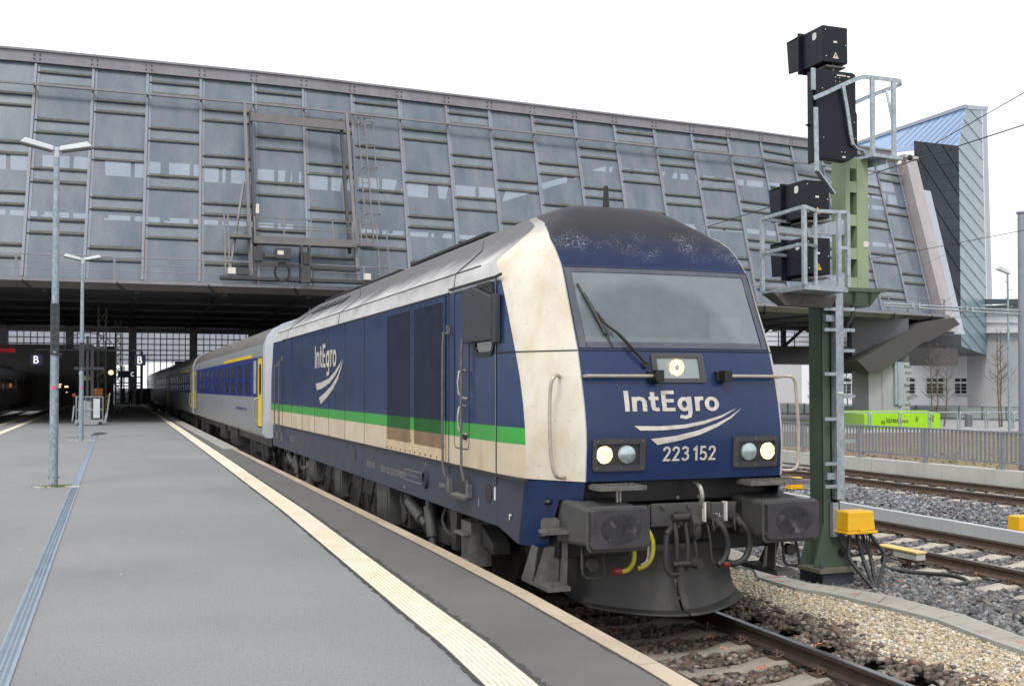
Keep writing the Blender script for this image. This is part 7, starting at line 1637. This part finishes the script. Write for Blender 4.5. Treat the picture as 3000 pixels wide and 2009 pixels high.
# white building
P0 = CAM+(at(2225,1203,2,-.1)-CAM)*1.3; P1_ = CAM+(at(3100,1224,2,-.1)-CAM)*1.3; uB = (P1_-P0).normalized(); nB = Vector((uB.y,-uB.x,0))
def wp(x, y, o=0.0):
    d = ray(x, y); t = (P0-CAM).dot(nB)/d.dot(nB); return CAM+d*t+nB*o*(1 if nB.dot(CAM-P0) > 0 else -1)
m_wh = Mm('white_render', (.80,.81,.83), .85, var=.03, vs=.4); m_gr = Mm('light_grey_render', (.50,.50,.51), .85, var=.04, vs=.4); m_slate = Mm('slate_roof', (.12,.13,.14), .8, var=.1)
bl_ = thing('white_building', V3(P0), 'pale rendered building with white framed windows behind the plaza', 'building')
zr = wp(2950,892).z
def wallpart(x0, x1, mat, name):
    a_ = wp(x0,1150); b_ = wp(x1,1150); mb = MB(); f = nB*(-8 if nB.dot(CAM-P0) > 0 else 8)
    mb.hexa([(a_.x,a_.y,-2), (b_.x,b_.y,-2), (b_.x+f.x,b_.y+f.y,-2), (a_.x+f.x,a_.y+f.y,-2), (a_.x,a_.y,zr), (b_.x,b_.y,zr), (b_.x+f.x,b_.y+f.y,zr), (a_.x+f.x,a_.y+f.y,zr)]); mb.build(name, mat, bl_)
wallpart(2225,2349,m_gr,'grey_wall'); wallpart(2349,2834,m_wh,'white_wall'); wallpart(2834,3080,m_gr,'grey_wall')
a_ = wp(2834,968,.25); b_ = wp(3080,966,.25); mb = MB(); mb.bar(V3(a_), V3(b_), .5, .55); mb.build('cornice', m_wh, bl_)
a_ = wp(2834,925,.05); b_ = wp(3080,923,.05); mb = MB(); mb.bar(V3(a_), V3(b_), .1, 1.5); mb.build('upper_wall', m_wh, bl_)
a_ = wp(2870,884,.4); b_ = wp(3080,884,.4); mb = MB(); mb.bar(V3(a_), V3(b_), 1.0, .5); mb.build('roof_edge', m_slate, bl_)
for x0, x1 in ((2371,2392), (2466,2510), (2655,2683), (2714,2765), (2797,2834), (2597,2640)):
    for (yt, yb) in ((1106,1155),)+(((1203,1212),) if x0 > 2700 else ()):
        nm = 'window'; o1, o2, o3 = .02, .06, .10
        a_, b_, c_, d_ = wp(x0,yb,o1), wp(x1,yb,o1), wp(x1,yt,o1), wp(x0,yt,o1)
        mb = MB(); mb.add([V3(a_), V3(b_), V3(c_), V3(d_)], [(0,1,2,3)]); wn = mb.build(nm, m_wh, bl_)
        nc = 3 if x1-x0 > 40 else 2 if x1-x0 > 30 else 1; W0 = x1-x0; H0 = yb-yt
        mb = MB()
        for c in range(nc):
            xa, xb2 = x0+W0*(c+.10)/nc, x0+W0*(c+.90)/nc
            for r0, r1 in ((.05,.24), (.36,.53), (.56,.73), (.76,.94)): mb.add([V3(wp(xa,yt+H0*r1,o2)), V3(wp(xb2,yt+H0*r1,o2)), V3(wp(xb2,yt+H0*r0,o2)), V3(wp(xa,yt+H0*r0,o2))], [(0,1,2,3)])
        mb.build('panes', m_glassd, wn)
        mb = MB(); mb.bar(V3(wp(x0-2,yb+2,.15)), V3(wp(x1+2,yb+2,.15)), .2, .08); mb.build('sill', m_galv, wn)
# bare young trees
m_bark = Mm('bare_bark', (.11,.085,.065), .85, var=.2, vs=10)
def tree(px, py_, topy, label, n=2, spread=.3):
    p = at(px, py_, 2, -.1); h = at(px, topy, 1, p.y).z+.1
    t = thing('bare_tree', V3(p), label, 'tree', 'bare young trees on the plaza'); rg = random.Random(int(px))
    trunk = MB(); crown = MB()
    for k in range(n):
        bx = p.x+spread*(k-(n-1)/2); by = p.y+rg.uniform(-.2,.2); lean = Vector((rg.uniform(-.05,.05)+(k-(n-1)/2)*.03, 0, 1)); pts = [Vector((bx,by,-.15))+lean*(h*j/8)+Vector((rg.uniform(-.04,.04),rg.uniform(-.04,.04),0)) for j in range(9)]
        for j in range(8): trunk.cyl(pts[j], pts[j+1], .055*(1-j/9), 6, r2=.055*(1-(j+1)/9), cap=False)
        for q in range(34):
            f = rg.uniform(.28,.98); i0 = int(f*8); b0 = pts[min(i0,7)].lerp(pts[min(i0+1,8)], f*8-i0); a = rg.uniform(0,6.28); L = (1.05-f)*h*.28*rg.uniform(.5,1.1)
            e1 = b0+Vector((math.cos(a)*L*.7, math.sin(a)*L*.7, L*.55)); e2 = e1+Vector((math.cos(a)*L*.25, math.sin(a)*L*.25, L*.45))
            crown.cyl(b0, e1, .014, 4, r2=.009, cap=False); crown.cyl(e1, e2, .009, 4, r2=.004, cap=False)
            for w in range(3):
                g = b0.lerp(e1, rg.uniform(.3,1)); a2 = a+rg.uniform(-1.2,1.2); l2 = L*rg.uniform(.2,.4); crown.cyl(g, g+Vector((math.cos(a2)*l2, math.sin(a2)*l2, l2*.7)), .007, 3, r2=.003, cap=False)
    trunk.build('trunk', m_bark, t, smooth=True); crown.build('crown', m_bark, t)
tree(2384,1222,1055,'bare young tree just left of the signal mast', 1); tree(2496,1212,1000,'bare young tree between the signal mast and the pier', 2, .55); tree(2752,1249,1000,'bare young tree group behind the right end of the green plinth', 3, .35); tree(2931,1250,955,'bare young tree beside the stepped lamp pole', 2, .28)
# stepped lamp pole
p = at(2958,1266,2,-.1); zt4 = at(2951,800,1,p.y).z
t = thing('street_lamp', V3(p), 'tall thin blue-grey lamp pole with climbing pegs on the right', 'street lamp')
mb = MB(); mb.cyl((p.x,p.y,-.1), (p.x,p.y,zt4), .075, 10, r2=.05); mb.build('pole', m_galvp, t, smooth=True)
mb = MB(); z = 1.8; k = 0
while z < zt4-.4:
    s = 1 if k % 2 else -1; mb.bar((p.x,p.y-.05,z), (p.x+s*.22,p.y-.05,z), .03); mb.bar((p.x+s*.22,p.y-.05,z), (p.x+s*.24,p.y-.05,z+.06), .03); z += .42; k += 1
mb.build('climbing_pegs', m_galvp, t)
a_ = at(2919,786,1,p.y); mb = MB(); mb.hexa([(a_.x,p.y-.12,a_.z-.04), (p.x+.1,p.y-.12,zt4-.06), (p.x+.1,p.y+.12,zt4-.06), (a_.x,p.y+.12,a_.z-.04), (a_.x+.18,p.y-.1,a_.z+.12), (p.x+.06,p.y-.1,zt4+.08), (p.x+.06,p.y+.1,zt4+.08), (a_.x+.18,p.y+.1,a_.z+.12)]); mb.build('lamp_head', m_lum, t)
# catenary mast with cantilever and wires
p = at(3003,1378,2,.3); zt5 = at(2986,625,1,p.y).z; s_ = (p-CAM).dot(fwd)/FPX
t = thing('catenary_mast', (p.x,p.y,-.3), 'round grey overhead line mast at the right edge with a flat cap', 'overhead line mast')
mb = MB(); mb.cyl((p.x,p.y,-.3), (p.x,p.y,zt5), 17*s_, 24, r2=11*s_); mb.build('mast_tube', m_fence, t, smooth=True); mb = MB(); mb.cyl((p.x,p.y,zt5), (p.x,p.y,zt5+.03), 15*s_, 24); mb.ellip((p.x,p.y,zt5+.03), (15*s_,15*s_,.03)); mb.build('mast_cap', m_fence, t)
mb = MB()
for ya, yb3 in ((889,910), (896,921)): mb.cyl(V3(at(2592,ya,1,p.y)), V3(at(2985,yb3,1,p.y)), .022, 8)
for x, y in ((2670,893), (2690,896), (2830,903), (2845,906)): q_ = at(x,y,1,p.y); mb.box(q_.x-.03,q_.x+.03,p.y-.05,p.y+.05,q_.z-.06,q_.z+.06)
mb.build('cantilever_tube', m_galv, t, smooth=True)
m_wire = Mm('dark_wire', (.03,.03,.035), .6)
def wire(pts, pl_, r_, label):
    P = [at(x, y, 0, v) for (x, y), v in zip(pts, pl_)]; a_, b_ = P[0], P[-1]; d_ = (b_-a_); P = [a_-d_*.0]+P[1:-1]+[b_+d_*.4]
    mb = MB(); mb.tube([V3(q) for q in P], r_, 5, smooth=0); tag(mb.build('overhead_wire', m_wire, loc=V3(a_)), label, 'wire')
wire([(2070,665), (2300,593), (2523,520), (3000,366)], [6.4]*4, .009, 'long black overhead wire rising from behind the cab to the right edge')
wire([(2636,480), (3000,272)], [9,9], .008, 'upper overhead wire climbing steeply to the right edge')
wire([(2240,833), (2528,763), (2700,732), (3000,680)], [12]*4, .007, 'thin overhead wire crossing in front of the round mast')
wire([(2560,845), (2975,648)], [13,14.5], .003, 'very thin stay wire below the mast cap'); wire([(2527,935), (3000,925)], [13,15.4], .004, 'thin level wire just below the cantilever tubes')
wire([(2600,1010), (2740,905)], [13,13.5], .003, 'very thin slanting stay wire near the hall end'); wire([(2240,822), (2300,812)], [10,10.5], .003, 'short thin wire end beside the cab')
pi_ = at(2655,470,0,9); 
for k, (x, y) in enumerate(((2636,480), (2666,462))):
    q_ = at(x, y, 0, 9); mb = MB(); mb.ellip(V3(q_), (.05,.05,.06), 8, 5); tag(mb.build('insulator', m_letterw if k == 0 else m_black, loc=V3(q_)), ('white insulator on the upper overhead wire', 'dark clamp on the upper overhead wire')[k], 'insulator')
# ------------------------------------------------------------------ ballast, pebbles, leaves as real stones
def ico():
    bm = bmesh.new(); bmesh.ops.create_icosphere(bm, subdivisions=1, radius=1); V = np.array([v.co[:] for v in bm.verts]); Fc = np.array([[v.index for v in f.verts] for f in bm.faces]); bm.free(); return V, Fc
IV, IF = ico()
def stones(name, pts, size, mats, label, cat, flat=.6, jag=.28, probs=None, smooth=False):
    """pts Nx3, size N: every stone its own irregular lump in one ballast object"""
    N = len(pts); nv = len(IV)
    shapes = np.stack([IV*(1+rng.uniform(-jag, jag, (nv,1)))*rng.uniform(.65, 1.25, (1,3)) for _ in range(24)])
    idx = rng.integers(0, 24, N); S = shapes[idx].copy()
    S *= size[:,None,None]; S[:,:,2] *= flat
    # random tilt and turn
    a = rng.uniform(0, 2*np.pi, N); t = rng.normal(0, .45, N)
    ca, sa, ct, st_ = np.cos(a), np.sin(a), np.cos(t), np.sin(t)
    x, y, z = S[:,:,0], S[:,:,1], S[:,:,2]
    y2 = y*ct[:,None]-z*st_[:,None]; z2 = y*st_[:,None]+z*ct[:,None]
    X = x*ca[:,None]-y2*sa[:,None]; Y = x*sa[:,None]+y2*ca[:,None]
    Vv = np.stack([X, Y, z2], 2)+pts[:,None,:]
    Fv = (IF[None]+(np.arange(N)*nv)[:,None,None]).reshape(-1, 3)
    me = bpy.data.meshes.new(name); me.vertices.add(N*nv); me.vertices.foreach_set('co', Vv.reshape(-1).astype(np.float32))
    nf = len(Fv); me.loops.add(nf*3); me.loops.foreach_set('vertex_index', Fv.reshape(-1).astype(np.int32)); me.polygons.add(nf)
    me.polygons.foreach_set('loop_start', (np.arange(nf)*3).astype(np.int32)); me.polygons.foreach_set('loop_total', np.full(nf, 3, np.int32))
    for m in mats: me.materials.append(m)
    mi = rng.choice(len(mats), N, p=probs); me.polygons.foreach_set('material_index', np.repeat(mi, len(IF)).astype(np.int32))
    if smooth: me.polygons.foreach_set('use_smooth', np.ones(nf, bool))
    me.update(calc_edges=True); me.validate()
    o = bpy.data.objects.new(name, me); COL.objects.link(o); tag(o, label, cat, kind='stuff'); return o
S_ = lambda n, c, r=.85: Mm(n, c, r, var=.25, vs=25)
def visible(P, pad=60):
    d = P-np.array(CAM[:]); F = np.array(fwd[:]); R_ = np.array(RV[:]); U_ = np.array(UV[:]); z = d@F; x = 1500+FPX*(d@R_)/z; y = CYP-FPX*(d@U_)/z
    return (z > .5) & (x > -pad) & (x < 3000+pad) & (y > 900) & (y < 2009+pad)
# plan line of the trough (right side and left side)
TL = np.array([(p.y, p.x) for p in L_][::-1]); TR = np.array([(p.y, p.x) for p in R_][::-1])
tl_x = lambda y: np.interp(y, TL[:,0][np.argsort(TL[:,0])], TL[:,1][np.argsort(TL[:,0])]); tr_x = lambda y: np.interp(y, TR[:,0][np.argsort(TR[:,0])], TR[:,1][np.argsort(TR[:,0])])
def gen(n, x0, x1, y0, y1, z, zs=.02):
    P = np.stack([rng.uniform(x0, x1, n), rng.uniform(y0, y1, n), z+rng.normal(0, zs, n)], 1); return P[visible(P)]
# pale pebbles between the locomotive track and the trough
P = gen(120000, 1.35, 3.2, -4.0, 8.5, -.092, .010); lim = 1.52+.14*np.sin(P[:,1]*1.3)+.10*np.sin(P[:,1]*3.7)+rng.normal(0, .07, len(P)); k = (P[:,0] > lim) & (P[:,0] < tl_x(P[:,1])-.03); P = P[k]
stones('pebbles', P, rng.uniform(.010, .023, len(P)), [S_('cream_pebble', (.46,.39,.28)), S_('white_pebble', (.56,.53,.46)), S_('ochre_pebble', (.40,.28,.14)), S_('grey_pebble', (.24,.23,.215)), S_('tan_pebble', (.34,.28,.20))], 'pale cream pebbles between the locomotive track and the cable trough', 'pebbles', .75, .12, [.34,.22,.12,.10,.22], smooth=True)
sheet('pebble_bed', [(1.55,-6), (2.15,-6), (2.15,3.5), (2.6,9), (1.55,9)], -.115, Mm('sandy_bed', (.30,.26,.20), .95, var=.3, vs=30, bump=1, bs=60))
# brown ballast inside and beside the first track
P = gen(36000, -.95, 2.3, -4.2, 7, -.235, .012); P[:,2] += np.clip((P[:,0]-.80)/.6, 0, 1)*.145; lim = 1.60+.14*np.sin(P[:,1]*1.3)+.10*np.sin(P[:,1]*3.7)+rng.normal(0, .10, len(P)); k = (P[:,0] < lim)
sy = ((P[:,1]+3.12+.3075) % .615)-.3075; k &= ~((np.abs(sy) < .135) & (np.abs(P[:,0]) < 1.30) & (rng.random(len(P)) < .97)); P = P[k]
stones('brown_ballast', P, rng.uniform(.018, .046, len(P)), [S_('brown_stone', (.115,.085,.065)), S_('dark_brown_stone', (.06,.048,.042)), S_('grey_brown_stone', (.17,.145,.125)), S_('reddish_stone', (.17,.09,.06)), S_('light_chip', (.30,.26,.22))], 'brown stained ballast stones around the sleepers before the locomotive', 'ballast', .6, .3, [.38,.26,.22,.10,.04])
# grey ballast of the two right tracks
GM = [S_('grey_stone', (.15,.15,.155)), S_('dark_stone', (.075,.075,.08)), S_('light_grey_stone', (.26,.26,.265)), S_('brownish_stone', (.16,.135,.115))]
def notsleeper(P, cx, y0, L):
    sy = ((P[:,1]-y0+.3075) % .615)-.3075; return ~((np.abs(sy) < .13) & (np.abs(P[:,0]-cx) < L))
P = gen(75000, 2.2, 7.7, -3, 12, -.235, .014); k = (P[:,0] > tr_x(P[:,1])+.06) & notsleeper(P, 6.40, -1.6, 1.5); P = P[k]; P[:,2] += np.where(P[:,0] < 4.7, .10, 0)*np.clip((4.9-P[:,0])*2, 0, 1)
k = ~((np.abs(P[:,0]-3.28) < .27) & (np.abs(P[:,1]-2.8) < .27)); P = P[k]
stones('grey_ballast', P, rng.uniform(.020, .046, len(P)), GM, 'dark grey ballast round the signal mast and the middle track', 'ballast', .62, .3, [.42,.33,.15,.10])
P = gen(52000, 7.75, 14.3, 1, 26, -.225, .02); k = notsleeper(P, 13.25, 2.9, 1.5) & (P[:,0] > 7.8+.035*np.maximum(0, P[:,1]-3)); P = P[k]; P[:,2] += .10*np.exp(-((P[:,0]-9.9)/1.5)**2)
GB = [S_('blue_grey_stone', (.175,.18,.195)), S_('dark_blue_grey_stone', (.09,.092,.10)), S_('pale_grey_stone', (.30,.31,.33)), S_('warm_grey_stone', (.17,.15,.135))]
stones('far_ballast', P, rng.uniform(.026, .055, len(P)), GB, 'blue grey ballast between the low kerb and the retaining wall', 'ballast', .62, .3, [.42,.30,.18,.10])
m_emb = Mm('ballast_bank_core', (.10,.10,.105), .95, var=.4, vs=20, bump=1, bs=40)
mb = MB(); yy = [1,8,16,30,60,110]; xs_ = [7.8,8.6,9.9,11.2,12.0]; zs_ = [-.27,-.19,-.155,-.20,-.27]
mb.add([(x, y, z) for y in yy for x, z in zip(xs_, zs_)], [(i*5+j, i*5+j+1, (i+1)*5+j+1, (i+1)*5+j) for i in range(5) for j in range(4)]); tag(mb.build('ballast_bank', m_emb), kind='structure')
# fallen leaves
m_leafo = Mm('orange_leaf', (.45,.14,.06), .7, var=.2); m_leafp = Mm('pale_orange_leaf', (.60,.30,.18), .7, var=.2)
LP = [(2708,1460), (2660,1720), (2640,1707), (2770,1715), (2810,1740), (2600,1715), (2480,1722), (2500,1716), (2860,1685), (2180,1735), (2320,1780), (2460,1700), (2120,1905), (2400,1895), (2230,1960), (2690,1900), (2450,1800), (2540,1825), (2310,1777), (2090,1870)]
for i, (x, y) in enumerate(LP):
    p = at(x, y, 2, -.14); mb = MB(); n = 9
    for j in range(2):
        a0 = random.uniform(0, 6); o_ = Vector((random.uniform(-.03,.03), random.uniform(-.03,.03), .01*j)); sc = .045 if y < 1500 else .034
        P_ = [(p.x+o_.x+sc*(1.0 if q % 2 else .45)*math.cos(a0+q*2*math.pi/n), p.y+o_.y+sc*(1.0 if q % 2 else .45)*math.sin(a0+q*2*math.pi/n), p.z+.02+o_.z+.012*math.sin(q*2.3)) for q in range(n)]; mb.add([(p.x+o_.x, p.y+o_.y, p.z+.025)]+P_, [(0, 1+q, 1+(q+1) % n) for q in range(n)])
    tag(mb.build('fallen_leaf', m_leafo if i % 3 else m_leafp, loc=V3(p)), 'small orange dry leaf lying on the stones', 'leaf', 'dry leaves scattered on the ballast')
# red paint marks on the trough lids
m_rp = Mm('red_spray_paint', (.55,.10,.08), .8)
mb = MB()
for (x0, y0), (x1, y1) in (((2245,1688), (2285,1690)), ((2285,1690), (2275,1684)), ((2265,1700), (2300,1702)), ((2490,1740), (2520,1738)), ((2975,1878), (3010,1884))):
    a_, b_ = at(x0,y0,2,-.034), at(x1,y1,2,-.034); mb.bar(V3(a_), V3(b_), .018, .002)
mb.build('red_paint_mark', m_rp, trg)
# driver behind the windscreen
dv = thing('person', (-.05, 1.55, 2.05), 'driver in dark clothes seated behind the dusty windscreen', 'person')
me = bpy.data.meshes.new('driver_body'); V = [(-.05,1.55,2.35), (-.05,1.52,2.62), (-.05,1.50,2.80), (-.05,1.47,2.93), (-.25,1.48,2.80), (-.33,1.30,2.62), (-.18,1.12,2.72), (.15,1.48,2.80), (.24,1.30,2.60), (.10,1.10,2.72), (-.15,1.3,2.33), (.06,1.3,2.33)]
me.from_pydata([(a+.05, b-1.55, c-2.05) for a, b, c in V], [(0,1), (1,2), (2,3), (2,4), (4,5), (5,6), (2,7), (7,8), (8,9), (0,10), (0,11)], []); me.materials.append(Mm('driver_jacket', (.05,.06,.09), .8))
o = bpy.data.objects.new('body', me); COL.objects.link(o); o.parent = dv; o.modifiers.new('skin', 'SKIN'); WL['body_d'] = Vector((-.05,1.55,2.05))
for i, r_ in enumerate([.16,.16,.13,.06,.07,.055,.04,.07,.055,.04,.08,.08]): me.skin_vertices[0].data[i].radius = (r_, r_*.75)
me.skin_vertices[0].data[0].use_root = True; o.modifiers.new('subdivision', 'SUBSURF').render_levels = 2
m_skin = Mm('skin', (.45,.27,.20), .6); mb = MB(); mb.ellip((-.05,1.44,3.04), (.078,.095,.115), 16, 12); mb.ellip((-.05,1.345,3.03), (.013,.02,.02), 8, 6); mb.ellip((-.13,1.45,3.03), (.012,.02,.03), 8, 6); mb.ellip((.03,1.45,3.03), (.012,.02,.03), 8, 6)
for x in (-.18,.10): mb.ellip((x,1.08,2.73), (.035,.05,.025), 10, 6)
mb.build('head_and_hands', m_skin, dv, smooth=True); mb = MB(); mb.ellip((-.05,1.465,3.08), (.083,.095,.095), 14, 10); mb.build('hair', m_bark, dv, smooth=True)
